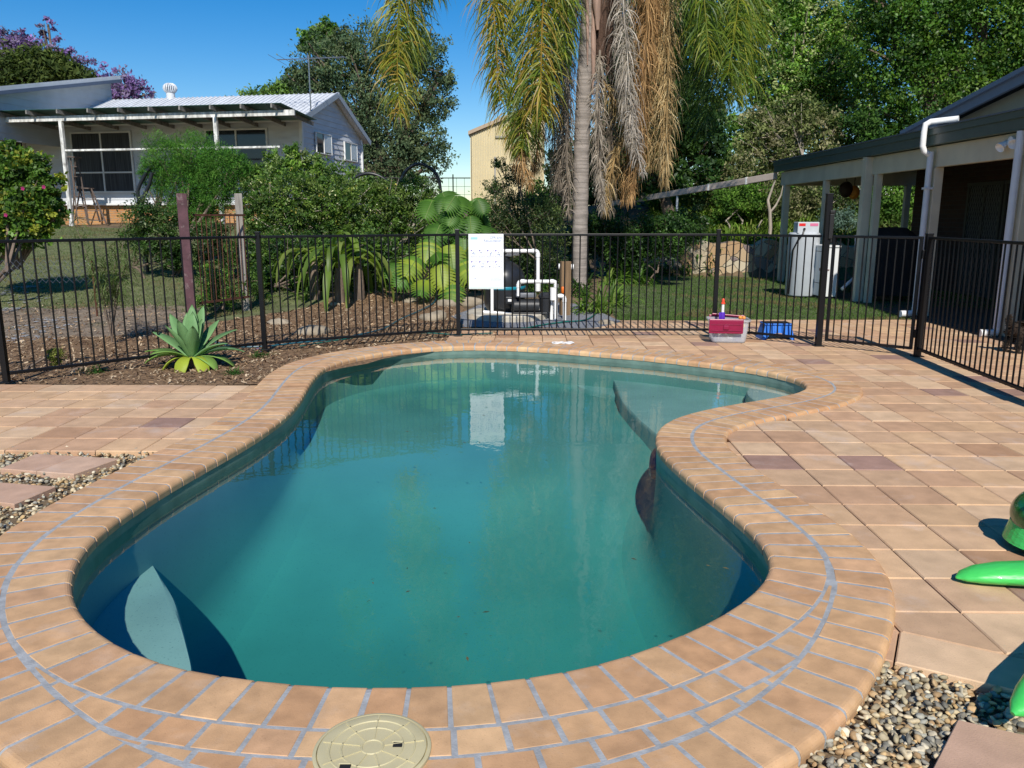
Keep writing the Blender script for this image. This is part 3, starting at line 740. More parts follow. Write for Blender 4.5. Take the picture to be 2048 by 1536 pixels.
def brickmat(name, c1, c2, mortar, sc=1.0):
    m = bpy.data.materials.new(name); m.use_nodes = True; n = m.node_tree; N = n.nodes; b = N['Principled BSDF']; b.inputs['Roughness'].default_value = 0.9
    tc = N.new('ShaderNodeTexCoord'); sp = N.new('ShaderNodeSeparateXYZ'); cb = N.new('ShaderNodeCombineXYZ'); ad = N.new('ShaderNodeMath')
    n.links.new(tc.outputs['Object'], sp.inputs[0]); n.links.new(sp.outputs[0], ad.inputs[0]); n.links.new(sp.outputs[1], ad.inputs[1]); n.links.new(ad.outputs[0], cb.inputs[0]); n.links.new(sp.outputs[2], cb.inputs[1])
    br = N.new('ShaderNodeTexBrick'); br.inputs['Color1'].default_value = (*c1,1); br.inputs['Color2'].default_value = (*c2,1); br.inputs['Mortar'].default_value = (*mortar,1)
    br.inputs['Scale'].default_value = 1.0; br.inputs['Brick Width'].default_value = 0.24*sc; br.inputs['Row Height'].default_value = 0.086*sc; br.inputs['Mortar Size'].default_value = 0.008*sc
    n.links.new(cb.outputs[0], br.inputs['Vector']); n.links.new(br.outputs['Color'], b.inputs['Base Color'])
    bp = N.new('ShaderNodeBump'); bp.inputs['Distance'].default_value = 0.006; bp.invert = True; n.links.new(br.outputs['Fac'], bp.inputs['Height']); n.links.new(bp.outputs[0], b.inputs['Normal'])
    return m
M_obrick = brickmat('orange_brick', (0.52,0.27,0.10), (0.42,0.19,0.07), (0.35,0.28,0.2))
M_dbrick = brickmat('brown_brick', (0.07,0.034,0.022), (0.05,0.024,0.017), (0.06,0.05,0.04))
def clad(mb, P0, U, outw, poly, h=0.19, out=0.022):
    z0 = min(p[1] for p in poly); z1 = max(p[1] for p in poly); z = z0
    while z < z1-1e-4:
        q = clip(clip(poly, 0, 1, -z), 0, -1, z+h)
        if len(q) >= 3:
            V = []; n = len(q)
            for u, v in q: V.append(P0+U*u+UPV*v+outw*(0.003+out*(1-(v-z)/h)))
            W = [P0+U*u+UPV*v-outw*0.1 for u, v in q]
            mb.add(V+W, [tuple(range(n))]+[(i, (i+1)%n, n+(i+1)%n, n+i) for i in range(n)])
        z += h
house = empty('neighbour_house', (K.x-8, K.y, 1.1), 'pale grey weatherboard house with white metal roof beyond the side lawn', 'house')
ZF = 1.93       # top of the brick plinth
mb = MB(); clad(mb, K, -D1, -D2, [(0,ZF),(17,ZF),(17,4.78),(0,4.78)]); mb.build('front_wall', M_clad, house)
mb = MB(); clad(mb, K+D1*0.0, D2, D1, [(0.0,ZF-.75),(5.6,ZF-.75),(5.6,4.62),(2.8,5.86),(0.0,4.88)]); mb.build('gable_wall', M_clad, house)
mb = MB(); mb.beam(K-D2*0.02+D1*0.03+UPV*1.0, K-D2*0.02+D1*0.03+UPV*4.86, 0.12, 0.12, 0.01, up=D1); mb.beam(K+D2*5.62+D1*0.03+UPV*1.0, K+D2*5.62+D1*0.03+UPV*4.62, 0.1, 0.1, 0.01, up=D1); mb.build('corner_board', M_trim, house)
mb = MB(); a = K-D1*17+D2*0.02; b = K-D1*0.02+D2*0.02; c_ = (a+b)/2
mb.add([a+UPV*0.6, b+UPV*0.6, b+UPV*ZF, a+UPV*ZF, a+D2*.2+UPV*.6, b+D2*.2+UPV*.6, b+D2*.2+UPV*ZF, a+D2*.2+UPV*ZF], [(0,1,2,3),(1,5,6,2),(4,0,3,7),(5,4,7,6)]); mb.build('brick_base', M_obrick, house)
mb = MB(); mb.beam(K-D1*17-D2*0.07+UPV*(ZF+.02), K-D2*0.07+UPV*(ZF+.02), 0.14, 0.07, 0.008); mb.build('sill_board', M_trim, house)
# roof: two slopes with a barge
def roofslab(P_eave, P_ridge, along, L, th, m, name, par, rib=0.0, rpitch=0.2):
    mb = MB(); s = (P_ridge-P_eave); n = s.cross(along).normalized(); n = n if n.z > 0 else -n
    A, B, C_, D_ = P_eave, P_ridge, P_ridge+along*L, P_eave+along*L
    V = [A,B,C_,D_]; V = V+[v-n*th for v in V]
    mb.add(V, [(0,1,2,3),(7,6,5,4),(0,4,5,1),(1,5,6,2),(2,6,7,3),(3,7,4,0)])
    if rib:
        k_ = int(L/rpitch)
        for i in range(k_+1):
            q = along*(i*rpitch+0.02); mb.beam(A+q+n*rib/2, B+q+n*rib/2, 0.035, rib, 0, up=n)
    return mb.build(name, m, par)
rid = K+D2*2.8+UPV*6.02+D1*0.25; eF = K-D2*0.35+UPV*4.80+D1*0.25; eB = K+D2*6.05+UPV*4.55+D1*0.25
roofslab(eF, rid, -D1, 16.5, 0.09, M_roofw, 'roof_front', house, 0.03, 0.19)
roofslab(eB, rid, -D1, 16.5, 0.09, M_roofw, 'roof_back', house)
mb = MB()
for P_, Q_ in ((eF, rid), (eB, rid)): mb.beam(P_+D1*0.02-UPV*0.06, Q_+D1*0.02-UPV*0.06, 0.05, 0.2, 0.006)
mb.build('barge_board', mat('grey_barge', (0.33,0.37,0.42), rough=0.5, var=0.05), house)
mb = MB(); mb.beam(eF-UPV*0.07+D1*.02, eF-D1*16.5-UPV*0.07, 0.1, 0.11, 0.01); mb.build('gutter', M_trim, house)
def window(par, P, n, px0, py0, px1, py1, cols, rows, m_in, name='window', fw=0.055):
    """window given by its photo corners on the plane P/n (n outward)"""
    a = hit(px0, py1, P, n); b = hit(px1, py1, P, n); zt = (hit(px0, py0, P, n).z+hit(px1, py0, P, n).z)/2; zb = (a.z+b.z)/2
    U = Vector((b.x-a.x, b.y-a.y, 0)); wd = U.length; U.normalize(); ht = zt-zb; o_ = Vector((a.x, a.y, zb))+n*0.045
    mb = MB()
    mb.beam(o_+U*(-fw/2)+UPV*(0), o_+U*(wd+fw/2), 0.07, fw, 0.004); mb.beam(o_+U*(-fw/2)+UPV*ht, o_+U*(wd+fw/2)+UPV*ht, 0.07, fw, 0.004)
    for i in range(cols+1): mb.beam(o_+U*(wd*i/cols)+UPV*fw/2, o_+U*(wd*i/cols)+UPV*(ht-fw/2), fw, 0.064, 0.004, up=n)
    for rz_ in rows:
        for i in range(cols): mb.beam(o_+U*(wd*i/cols+fw/2)+UPV*(ht*rz_), o_+U*(wd*(i+1)/cols-fw/2)+UPV*(ht*rz_), 0.06, fw, 0.004)
    f = mb.build(name, M_trim, par)
    mb = MB(); c_ = o_+U*wd/2+UPV*ht/2-n*0.008; mb.beam(c_-U*wd/2, c_+U*wd/2, 0.02, ht, 0); mb.build('pane', m_in, f)
    return f
nF = -D2; Pf = K-D2*0.03
window(house, Pf, nF, 155, 265, 272, 384, 2, (0.33, 0.70), M_curtain)
window(house, Pf, nF, 421, 259, 541, 384, 2, (0.33, 0.70), M_glass)
window(house, Pf, nF, -60, 228, 62, 398, 3, (), M_glass, 'sliding_door')
nG = D1; Pg = K+D1*0.03
def gwin(x0, x1, y0, y1):
    window(house, Pg, nG, x0, y0, x1, y1, 2, (), M_glass, 'window', 0.035)
gwin(631, 661, 268, 308); gwin(688, 712, 287, 322)
mbx = None
# white sliding leaf behind half of each gable window
for (x0, x1, y0, y1) in ((646, 661, 268, 308), (700, 712, 287, 322)):
    a = hit(x0, y1-2, Pg, nG); b = hit(x1, y1-2, Pg, nG); zt = hit(x1, y0+3, Pg, nG).z; U = Vector((b.x-a.x, b.y-a.y, 0)); mb = MB(); c_ = Vector((a.x,a.y,(a.z+zt)/2))+nG*0.06
    mb.beam(c_+U*0.06, c_+U*0.97, 0.006, zt-a.z-.06, 0); mb.build('window_blind', mat('pale_blind', (0.55,0.62,0.66), rough=0.4, var=0.1), house)
# raised wing at the far left
Fp = aty(219, 163, 33.5); 
def hw(px, py): return hit(px, py, Fp, D1)
A_ = hw(219,163); B_ = hw(-120,196); zlo = hw(219,215).z-1.0
wing = empty('raised_wing', (B_.x-2, B_.y, 1.1), 'taller blue grey wing with skillion roof at the far left of the neighbour house', 'house')
L_ = (Vector((A_.x,A_.y,0))-Vector((B_.x,B_.y,0))).length
mb = MB(); clad(mb, Vector((B_.x,B_.y,0)), D2, D1, [(0,4.0),(L_,4.0),(L_,A_.z),(0,B_.z)], 0.24); mb.build('side_wall', mat('blue_grey_cladding', (0.42,0.46,0.50), rough=0.6, var=0.08, scale=2), wing)
mb = MB(); mb.beam(Vector((A_.x,A_.y,0))-D1*4+UPV*4.0, Vector((A_.x,A_.y,0))-D1*4+UPV*(A_.z-0.05), 8, 0.12, 0, up=D2)
mb.build('rear_wall', MATS['blue_grey_cladding'], wing)
ed = (A_-B_).normalized(); mb = MB()
V = [B_-ed*2+D1*.3, A_+ed*.3+D1*.3, A_+ed*.3-D1*9-UPV*.9, B_-ed*2-D1*9-UPV*.9]; V += [v-UPV*0.2 for v in V]
mb.add([v+UPV*0.2 for v in V], [(0,1,2,3),(7,6,5,4),(0,4,5,1),(1,5,6,2),(2,6,7,3),(3,7,4,0)]); mb.build('roof', M_roofw, wing)
mb = MB(); mb.beam(B_-ed*2+D1*.30+UPV*0.0, A_+ed*.3+D1*.30+UPV*0.0, 0.05, 0.12, 0.005); mb.build('fascia', mat('slate_fascia', (0.10,0.13,0.19), rough=0.5, var=0.05), wing)
# turbine vent
rv = rid-D1*((rid-hit(342,200,rid,D2)).dot(D1)); t = empty('roof_turbine_vent', (rv.x, rv.y, rv.z), 'white ribbed turbine vent on the ridge of the pale metal roof', 'roof vent')
mb = MB(); mb.lathe((rv.x,rv.y,rv.z-0.1), [(0.16,0),(0.16,0.28),(0.13,0.30)], 20); mb.build('vent_neck', M_roofw, t, True)
mb = MB()
for i in range(20):
    a = 2*math.pi*i/20; P_ = []
    for j in range(9):
        th = math.pi*j/8; r_ = 0.235*math.sin(th)**0.8+0.01; aa = a+0.5*math.sin(th)
        P_.append((rv.x+r_*math.cos(aa), rv.y+r_*math.sin(aa), rv.z+0.36-0.18*math.cos(th)))
    mb.tube(P_, 0.022, 5)
mb.build('turbine_head', M_roofw, t, True)
# antenna
am = hit(622, 225, K+D1*0.3, D1); t = empty('tv_antenna', (am.x, am.y, am.z), 'thin metal television antenna on a mast at the gable roof edge', 'antenna')
M_alu = mat('aluminium', (0.38,0.39,0.40), rough=0.35, metal=0.9, var=0.1)
zt = am.z+(225-122)/55.0
mb = MB(); mb.tube([am-D1*.35-UPV*.02, am-D1*.05, am+UPV*.15, Vector((am.x,am.y,zt))], 0.022, 6); mb.build('mast', M_alu, t, True)
bo = Vector((am.x, am.y, zt-0.12)); bl = bo-D1*1.15; br = bo+D1*1.3
mb = MB(); mb.tube([bl, br], 0.018, 6); mb.build('boom', M_alu, t, True)
mb = MB(); ev = Vector((-0.55, 0.8, 0.33)).normalized()
for i in range(9):
    c_ = bl.lerp(br, i/8); h_ = 0.95-0.09*i; mb.tube([c_-ev*h_, c_+ev*h_], 0.009, 5)
mb.build('elements', M_alu, t, True)
# pergola in front of the house
PB = K-D2*2.6; perg = empty('pergola', (K.x-8, K.y-3.2, 1.1), 'weathered white timber pergola with green roof sheets along the house', 'pergola')
M_old = mat('weathered_white_timber', (0.60,0.60,0.57), rough=0.85, var=0.45, scale=9, streak=(1,1,0.4), stain=(0.14,0.13,0.11), stscale=5, stamt=0.9)
M_oldd = mat('weathered_dark_timber', (0.20,0.19,0.17), rough=0.9, var=0.4, scale=9, stain=(0.45,0.44,0.42), stscale=6, stamt=0.7)
def hb(px, py): return hit(px, py, PB, D2)
b0 = hb(-260,236); b1 = hb(590,237); zb_ = (b1.z+b0.z)/2
mb = MB(); mb.beam(Vector((b0.x,b0.y,zb_)), Vector((b1.x,b1.y,zb_)), 0.07, 0.17, 0.008); mb.build('front_beam', M_old, perg)
for px in (-120, 131, 437, 590):
    if px == 590: continue
    q = hb(px, 330); mb = MB(); mb.beam(Vector((q.x,q.y,gz(q.x,q.y)-.1)), Vector((q.x,q.y,zb_-0.085)), 0.115, 0.115, 0.008, up=D2); mb.build('post', M_old, perg)
for px in np.arange(-230, 600, 60.5):
    q = hb(float(px), 226); a = Vector((q.x,q.y,zb_+0.17))-D2*0.45; b = a+D2*3.0; b.z = 4.62
    mb = MB(); mb.beam(a, b, 0.05, 0.13, 0.005); mb.build('rafter', M_oldd, perg)
q0 = Vector((b0.x,b0.y,zb_+0.26)); q1 = Vector((b1.x,b1.y,zb_+0.26))-D1*0.3; mb = MB()
V = [q0-D2*.3, q1-D2*.3, Vector((q1.x,q1.y,4.72))+D2*2.3, Vector((q0.x,q0.y,4.72))+D2*2.3]; V += [v-UPV*.012 for v in V]
mb.add(V, [(0,1,2,3),(7,6,5,4),(0,4,5,1),(1,5,6,2),(2,6,7,3),(3,7,4,0)]); mb.build('roof_sheet', mat('green_roof_sheet', (0.03,0.10,0.075), rough=0.4, var=0.25, scale=3), perg)
r0 = hb(127,301); r1 = hb(560,299); mb = MB(); mb.beam(r0, Vector((r1.x,r1.y,r0.z)), 0.05, 0.06, 0.006); mb.build('hand_rail', M_old, perg)
# step ladders leaning in front of the wall
PLd = K-D2*1.7
def hl_(px, py, o=0.0): return hit(px, py, PLd-D2*o, D2)
def ladder(fr, bk, rungs, label, top):
    l_ = empty('step_ladder', tuple(hl_(*fr[1][1])), label, 'ladder')
    for rails, o, nm in ((fr, 0.25, 'front_frame'), (bk, -0.25, 'back_frame')):
        m_ = MB(); (a, b), (c_, d) = rails
        A0, B0, C0, D0 = hl_(*a), hl_(*b, o), hl_(*c_), hl_(*d, o)
        m_.beam(A0, B0, 0.035, 0.05, 0.004); m_.beam(C0, D0, 0.035, 0.05, 0.004)
        for f_ in rungs if nm == 'front_frame' else (0.5, 0.95): m_.beam(A0.lerp(B0, f_), C0.lerp(D0, f_), 0.05, 0.025, 0.003)
        m_.build(nm, M_ladder, l_)
    m_ = MB(); A0, C0 = hl_(*top[0]), hl_(*top[1]); m_.beam(A0, C0, 0.3, 0.04, 0.004); m_.build('top_platform', M_ladder, l_)
M_ladder = mat('old_ladder_wood', (0.12,0.09,0.075), rough=0.85, var=0.3, scale=6)
ladder([((141,316),(156,448)),((155,316),(178,449))], [((136,316),(112,436)),((151,316),(146,440))], (0.13,0.28,0.43,0.58,0.73,0.9), 'tall old timber step ladder between white pergola post and window', [(133,313),(158,315)])
ladder([((160,377),(176,447)),((182,377),(213,448))], [((160,377),(150,440)),((180,377),(200,444))], (0.3,0.62,0.9), 'short trestle ladder standing below the curtained window', [(158,376),(183,377)])
q = gp(148,440); t = tag(None or (lambda m_: m_)(MB().lathe((q.x,q.y,q.z-.02), [(0.07,0),(0.09,0.2),(0.1,0.21)], 14).build('paint_bucket', M_white, None, True)), 'small white bucket at the foot of the pergola post', 'bucket')

# ------------------------------------------------------------------ patio and house (right)
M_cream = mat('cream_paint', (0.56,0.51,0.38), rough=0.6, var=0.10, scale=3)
M_gutter = mat('dark_green_gutter', (0.05,0.085,0.08), rough=0.35, var=0.08, spec=0.5)
PX = 6.25
patio = empty('patio_house', (8, 12, 0), 'brown brick house with cream posted patio and dark green gutter', 'house')
def yOnX(px, X=PX): 
    d = ray(px, 500); t_ = X/d.x; return (CAMP+d*t_).y
for px, sw, zt in ((1565,0.13,2.2),(1643,0.11,2.2),(1744,0.11,2.2),(1858,0.13,2.2),(2036,0.13,2.2)):
    y = yOnX(px); mb = MB(); mb.box((PX, y, zt/2), (sw, sw, zt), None, 0.006); mb.build('patio_post', M_cream, patio)
y = yOnX(1722, PX-.09); mb = MB(); mb.box((PX-.09, y, 1.25), (0.15,0.15,2.5), None, 0.006); mb.build('patio_post', M_cream, patio)
yF = 19.15
mb = MB(); mb.box((PX, (yF-3)/2, 2.35), (0.10, yF+3, 0.30), None, 0.006); mb.build('side_beam', M_cream, patio)
mb = MB(); mb.box((PX+1.6, yF, 2.35), (3.1, 0.10, 0.30), None, 0.006); mb.build('end_beam', M_cream, patio)
mb = MB(); mb.box((PX+2.9, yF, 1.1), (0.12, 0.12, 2.2), None, 0.006); mb.build('patio_post', M_cream, patio)
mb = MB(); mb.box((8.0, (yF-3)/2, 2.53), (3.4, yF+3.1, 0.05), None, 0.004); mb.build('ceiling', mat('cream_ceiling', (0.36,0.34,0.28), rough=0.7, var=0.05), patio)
mb = MB(); L = yF+3.3
for (x, z, wdt, h) in ((PX-.10, 2.635, .11, .25), (PX-.165, 2.70, .03, .10), (PX-.17, 2.745, .05, .018)): mb.box((x, (yF-3)/2+.08, z), (wdt, L, h), None, 0.005)
mb.build('gutter', M_gutter, patio)
mb = MB(); V = [Vector(v) for v in ((PX-.2,-3,2.76),(PX-.2,yF+.25,2.76),(9.6,yF+.25,3.0),(9.6,-3,3.0))]; V += [v-UPV*.02 for v in V]
mb.add(V, [(0,1,2,3),(7,6,5,4),(0,4,5,1),(1,5,6,2),(2,6,7,3),(3,7,4,0)]); mb.build('patio_roof', mat('slate_roof', (0.10,0.125,0.16), rough=0.5, var=0.1), patio)
WX = 8.75; WY = yOnX(1818, WX)
mb = MB(); mb.box((WX+.12, (WY-3)/2, 1.25), (0.24, WY+3, 2.52)); mb.build('side_wall', M_dbrick, patio)
mb = MB(); mb.box((WX+4, WY-.13, 1.25), (7.6, 0.24, 2.52)); mb.build('end_wall', M_dbrick, patio)
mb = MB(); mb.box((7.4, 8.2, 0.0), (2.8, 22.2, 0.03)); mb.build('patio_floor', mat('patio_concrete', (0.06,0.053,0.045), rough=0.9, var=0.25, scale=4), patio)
def xwin(px0, px1, z0, z1, name, mm, cols=2):
    ya, yb = yOnX(px0, WX), yOnX(px1, WX); m_ = MB(); m_.box((WX-.03, (ya+yb)/2, z0+.03), (.07, abs(ya-yb)+.1, .06)); m_.box((WX-.03, (ya+yb)/2, z1-.03), (.07, abs(ya-yb)+.1, .06))
    for i in range(cols+1): yy = ya+(yb-ya)*i/cols; m_.box((WX-.033, yy, (z0+z1)/2), (.065, .06, z1-z0-.12))
    f_ = m_.build(name, mat('dark_frame', (0.05,0.055,0.05), rough=0.5, var=0.05), patio)
    m_ = MB(); m_.box((WX-.02, (ya+yb)/2, (z0+z1)/2), (.02, abs(ya-yb), z1-z0)); m_.build('pane', mm, f_)
    return f_
f_ = xwin(1930, 1996, 0.03, 2.12, 'security_door', M_curtain)
ya, yb = yOnX(1930, WX), yOnX(1996, WX); mb = MB(); n_ = 14
for i in range(-n_, n_*2):
    for sg in (1, -1):
        y0 = ya+(yb-ya)*i/n_; z0_ = 0.1; L_ = 2.0; p = Vector((WX-.05, y0, z0_)); q = Vector((WX-.05, y0-sg*L_*0.45, z0_+L_))
        lo, hi_ = min(ya, yb), max(ya, yb)
        def cl(P_, Q_):
            t0, t1 = 0.0, 1.0; dy = Q_.y-P_.y
            for s_, b_ in ((1, lo), (-1, hi_)):
                fp_ = s_*(P_.y-b_); fq_ = s_*(Q_.y-b_)
                if fp_ < 0 and fq_ < 0: return None
                if fp_ < 0: t0 = max(t0, fp_/(fp_-fq_))
                if fq_ < 0: t1 = min(t1, fp_/(fp_-fq_))
            return (P_.lerp(Q_, t0), P_.lerp(Q_, t1)) if t1 > t0 else None
        r_ = cl(p, q)
        if r_: mb.beam(r_[0], r_[1], 0.004, 0.008, 0)
mb.build('security_mesh', mat('grey_mesh', (0.16,0.17,0.16), rough=0.4, metal=0.3, var=0), patio)
xwin(2004, 2060, 0.7, 2.12, 'window', M_glass)
# main roof gable above, facing the pool
GX = 7.7
def hx0(px, py, X): d = ray(px, py); return CAMP + d*(X/d.x)
g0 = hx0(1862,266,GX); g1 = hx0(2048,176,GX); sl = (g1-g0)/(g1.y-g0.y); pk = g0+sl*(-8.0)
V = [g0, pk, Vector((GX,pk.y-6,g0.z)), Vector((GX, g0.y, g0.z-.01))]
mb = MB(); P_ = [Vector((GX,g0.y,2.78)), g0, pk, pk+Vector((0,-8,-8*abs(sl.z))), Vector((GX,pk.y-8,2.78))]; Q_ = [p+Vector((.1,0,0)) for p in P_]
mb.add(P_+Q_, [tuple(range(5)), tuple(reversed(range(5,10)))]+[(i,5+i,5+(i+1)%5,(i+1)%5) for i in range(5)]); mb.build('gable_wall', mat('cream_gable', (0.40,0.38,0.28), rough=0.7, var=0.05, scale=3), patio)
e0 = g0-sl*(-0.5)-Vector((.25,0,0)); mb = MB()
for A_, B_ in ((e0, pk-Vector((.25,0,0))), (pk-Vector((.25,0,0)), pk+Vector((-.25,-8.5,-8.5*abs(sl.z))))):
    mb.beam(A_+UPV*.06, B_+UPV*.06, 0.06, 0.22, 0.004); mb.beam(A_+UPV*.12-Vector((.06,0,0)), B_+UPV*.12-Vector((.06,0,0)), 0.07, 0.07, 0.004)
mb.build('barge_board', mat('blue_grey_barge', (0.20,0.24,0.31), rough=0.45, var=0.05), patio)
mb = MB()
for A_, B_ in ((e0, pk-Vector((.25,0,0))), (pk-Vector((.25,0,0)), pk+Vector((-.25,-8.5,-8.5*abs(sl.z))))):
    W_ = [A_+UPV*.17, B_+UPV*.17, B_+UPV*.17+Vector((8,0,0)), A_+UPV*.17+Vector((8,0,0))]; W_ += [v-UPV*.06 for v in W_]; mb.add(W_, [(0,1,2,3),(7,6,5,4),(0,4,5,1),(1,5,6,2),(2,6,7,3),(3,7,4,0)])
mb.build('main_roof', MATS['slate_roof'], patio)
# downpipes
M_dp = mat('downpipe_paint', (0.62,0.64,0.66), rough=0.4, var=0.06)
def hx(px, py, X): d = ray(px, py); return CAMP+d*(X/d.x)
dpx = PX-0.23; y1_ = yOnX(1846, PX-.1)
pipe = empty('downpipe', (dpx, y1_, 0), 'white elbowed downpipe wrapping the green gutter above the middle patio post', 'downpipe')
mb = MB(); mb.tube([(PX+.16,y1_-.12,2.87),(PX+.08,y1_-.06,2.865),(dpx+.05,y1_,2.84),(dpx-.02,y1_,2.80),(dpx-.03,y1_,2.7),(dpx-.03,y1_,2.5),(dpx,y1_,2.43),(dpx+.08,y1_,2.38)], 0.042, 12); mb.build('top_elbow', M_pvc, pipe, True)
mb = MB(); mb.tube([(PX-.13,y1_,2.42),(PX-.13,y1_,0.14)], 0.045, 12); mb.box((PX-.13,y1_,1.9),(.11,.11,.03)); mb.build('pipe_shaft', M_dp, pipe, True)
mb = MB(); mb.tube([(PX-.13,y1_,0.14),(PX-.14,y1_,0.06),(PX-.25,y1_-.02,0.05),(PX-.36,y1_-.03,0.05)], 0.05, 12); mb.build('foot_elbow', M_pvc, pipe, True)
y2_ = yOnX(2018, PX-.1); pipe2 = empty('downpipe', (PX-.13, y2_, 0), 'grey downpipe on the patio post nearest the right photo edge', 'downpipe')
mb = MB(); mb.tube([(PX-.13,y2_,2.5),(PX-.13,y2_,0.1)], 0.045, 12); mb.build('pipe_shaft', M_dp, pipe2, True)
mb = MB(); mb.tube([(PX-.13,y2_,0.12),(PX-.14,y2_,0.05),(PX-.34,y2_,0.05)], 0.048, 12); mb.build('foot_elbow', M_pvc, pipe2, True)
# twin spotlights
q1 = hx(2010,288,PX-.09); q2 = hx(2030,284,PX-.09); sp = empty('spotlight', tuple((q1+q2)/2), 'pair of white spotlights fixed to the cream beam near the right edge', 'spotlight')
for q, d in ((q1, Vector((-.75,-.2,-.5))), (q2, Vector((-.6,-.75,-.35)))):
    M = d.normalized().to_track_quat('Z','Y').to_matrix(); mb = MB(); mb.lathe(q, [(0.02,-.07),(0.032,-.05),(0.045,0.02),(0.062,0.09),(0.058,0.092),(0.03,0.06),(0.002,0.05)], 18, M); mb.build('lamp_head', M_pvc, sp, True)
mb = MB(); mb.lathe((q1+q2)/2+Vector((.03,0,0.02)), [(0.06,0),(0.06,0.03),(0.02,0.035)], 18, Vector((-1,0,0)).to_track_quat('Z','Y').to_matrix()); mb.build('mount', M_pvc, sp, True)
# rail running left from the patio corner
ra = Vector((PX-.15, yF+.05, 2.42)); rb = aty(1205, 411, 25); t = empty('metal_rail', tuple((ra+rb)/2), 'long pale rail sloping from the patio corner to behind the palm', 'rail')
mb = MB(); mb.beam(ra, rb, 0.1, 0.15, 0.008); mb.build('rail_bar', mat('pale_rail_paint', (0.52,0.44,0.38), rough=0.6, var=0.05), t)
mb = MB()
for f_ in (0.13, 0.32): c_ = ra.lerp(rb, f_); dd = (rb-ra).normalized()*.03; mb.beam(c_-dd, c_+dd, 0.11, 0.165, 0.002)
mb.build('joint_sleeve', M_pvc, t)
mb = MB()
for f_ in (0.5, 0.97): c_ = ra.lerp(rb, f_); mb.tube([c_, Vector((c_.x,c_.y,float(gz(c_.x,c_.y))-.1))], 0.03, 8)
mb.build('support_leg', M_dp, t, True)

# ------------------------------------------------------------------ stone retaining wall
m = bpy.data.materials.new('crazy_stone'); m.use_nodes = True; n = m.node_tree; N = n.nodes; b_ = N['Principled BSDF']; b_.inputs['Roughness'].default_value = 0.9
tc = N.new('ShaderNodeTexCoord'); vo = N.new('ShaderNodeTexVoronoi'); vo.inputs['Scale'].default_value = 3.4; vd = N.new('ShaderNodeTexVoronoi'); vd.feature = 'DISTANCE_TO_EDGE'; vd.inputs['Scale'].default_value = 3.4
wn = N.new('ShaderNodeTexNoise'); wn.inputs['Scale'].default_value = 4; va = N.new('ShaderNodeVectorMath'); va.operation = 'MULTIPLY_ADD'; va.inputs[1].default_value = (.12,.12,.12)
n.links.new(tc.outputs['Object'], wn.inputs[0]); n.links.new(wn.outputs['Color'], va.inputs[0]); n.links.new(tc.outputs['Object'], va.inputs[2])
n.links.new(va.outputs[0], vo.inputs[0]); n.links.new(va.outputs[0], vd.inputs[0])
sx = N.new('ShaderNodeSeparateColor'); n.links.new(vo.outputs['Color'], sx.inputs[0]); rp_ = N.new('ShaderNodeValToRGB')
els = rp_.color_ramp.elements; els[0].position = 0; els[0].color = (0.44,0.36,0.24,1); els[1].position = 1; els[1].color = (0.50,0.44,0.32,1)
for p_, c_ in ((0.25,(0.38,0.22,0.10,1)),(0.45,(0.50,0.42,0.29,1)),(0.6,(0.17,0.13,0.13,1)),(0.75,(0.46,0.38,0.26,1))): e_ = els.new(p_); e_.color = c_
n.links.new(sx.outputs[0], rp_.inputs[0]); mr = N.new('ShaderNodeMapRange'); mr.inputs['From Max'].default_value = 0.035; n.links.new(vd.outputs[0], mr.inputs[0])
mi = N.new('ShaderNodeMixRGB'); n.links.new(mr.outputs[0], mi.inputs[0]); mi.inputs[1].default_value = (0.40,0.34,0.25,1); n.links.new(rp_.outputs[0], mi.inputs[2]); n.links.new(mi.outputs[0], b_.inputs['Base Color'])
bp = N.new('ShaderNodeBump'); bp.inputs['Distance'].default_value = 0.03; n.links.new(mr.outputs[0], bp.inputs['Height']); n.links.new(bp.outputs[0], b_.inputs['Normal'])
mb = MB(); V = []; F = []; nn_ = 60
for i in range(nn_+1):
    x = 2.4+i*(15-2.4)/nn_; y = 20.9-0.22*(x-5)-.05; zt = 0.84+0.07*math.sin(i*1.7)+random.uniform(-.05,.05); jx = random.uniform(-.04,.04)
    V += [(x,y-.08+jx,-.05),(x,y-.04+jx,zt*.5),(x,y+jx*.5,zt),(x,y+.35,zt+.02)]
for i in range(nn_):
    for j in range(3): F.append((i*4+j, (i+1)*4+j, (i+1)*4+j+1, i*4+j+1))
mb.add(V, F); tag(mb.build('retaining_wall', m), 'low cream and rust stone retaining wall behind the right lawn', 'retaining wall')

# ------------------------------------------------------------------ shed behind the palm
sh = aty(942, 300, 34); shed = empty('garden_shed', (sh.x+1.5, sh.y, 1.5), 'cream corrugated metal shed with tan roof edge left of the palm', 'shed')
M_shed = mat('cream_steel', (0.66,0.57,0.36), rough=0.5, var=0.05, scale=2)
def hs2(px, py): return aty(px, py, 34)
zl = hs2(942,270).z; zr = hs2(1090,205).z; xl = sh.x; xr = hs2(1090,205).x
mb = MB(); V = []; F = []; nn_ = 44
for i in range(nn_*4+1):
    x = xl+(xr-xl)*i/(nn_*4); off = 0.0 if (i % 4) in (0, 1) else -0.03; zt_ = zl+(zr-zl)*i/(nn_*4); V += [(x, 34+off, 0.6), (x, 34+off, zt_)]
for i in range(nn_*4): F.append((2*i, 2*i+2, 2*i+3, 2*i+1))
mb.add(V, F); mb.build('front_wall', M_shed, shed)
mb = MB(); mb.box((xl, 36.5, (zl+.6)/2), (0.06, 5, zl-.6)); mb.build('side_wall', M_shed, shed)
mb = MB(); V = [Vector((xl-.1,33.85,zl)), Vector((xr,33.85,zr)), Vector((xr,39,zr)), Vector((xl-.1,39,zl))]; V += [v+UPV*.14 for v in V]
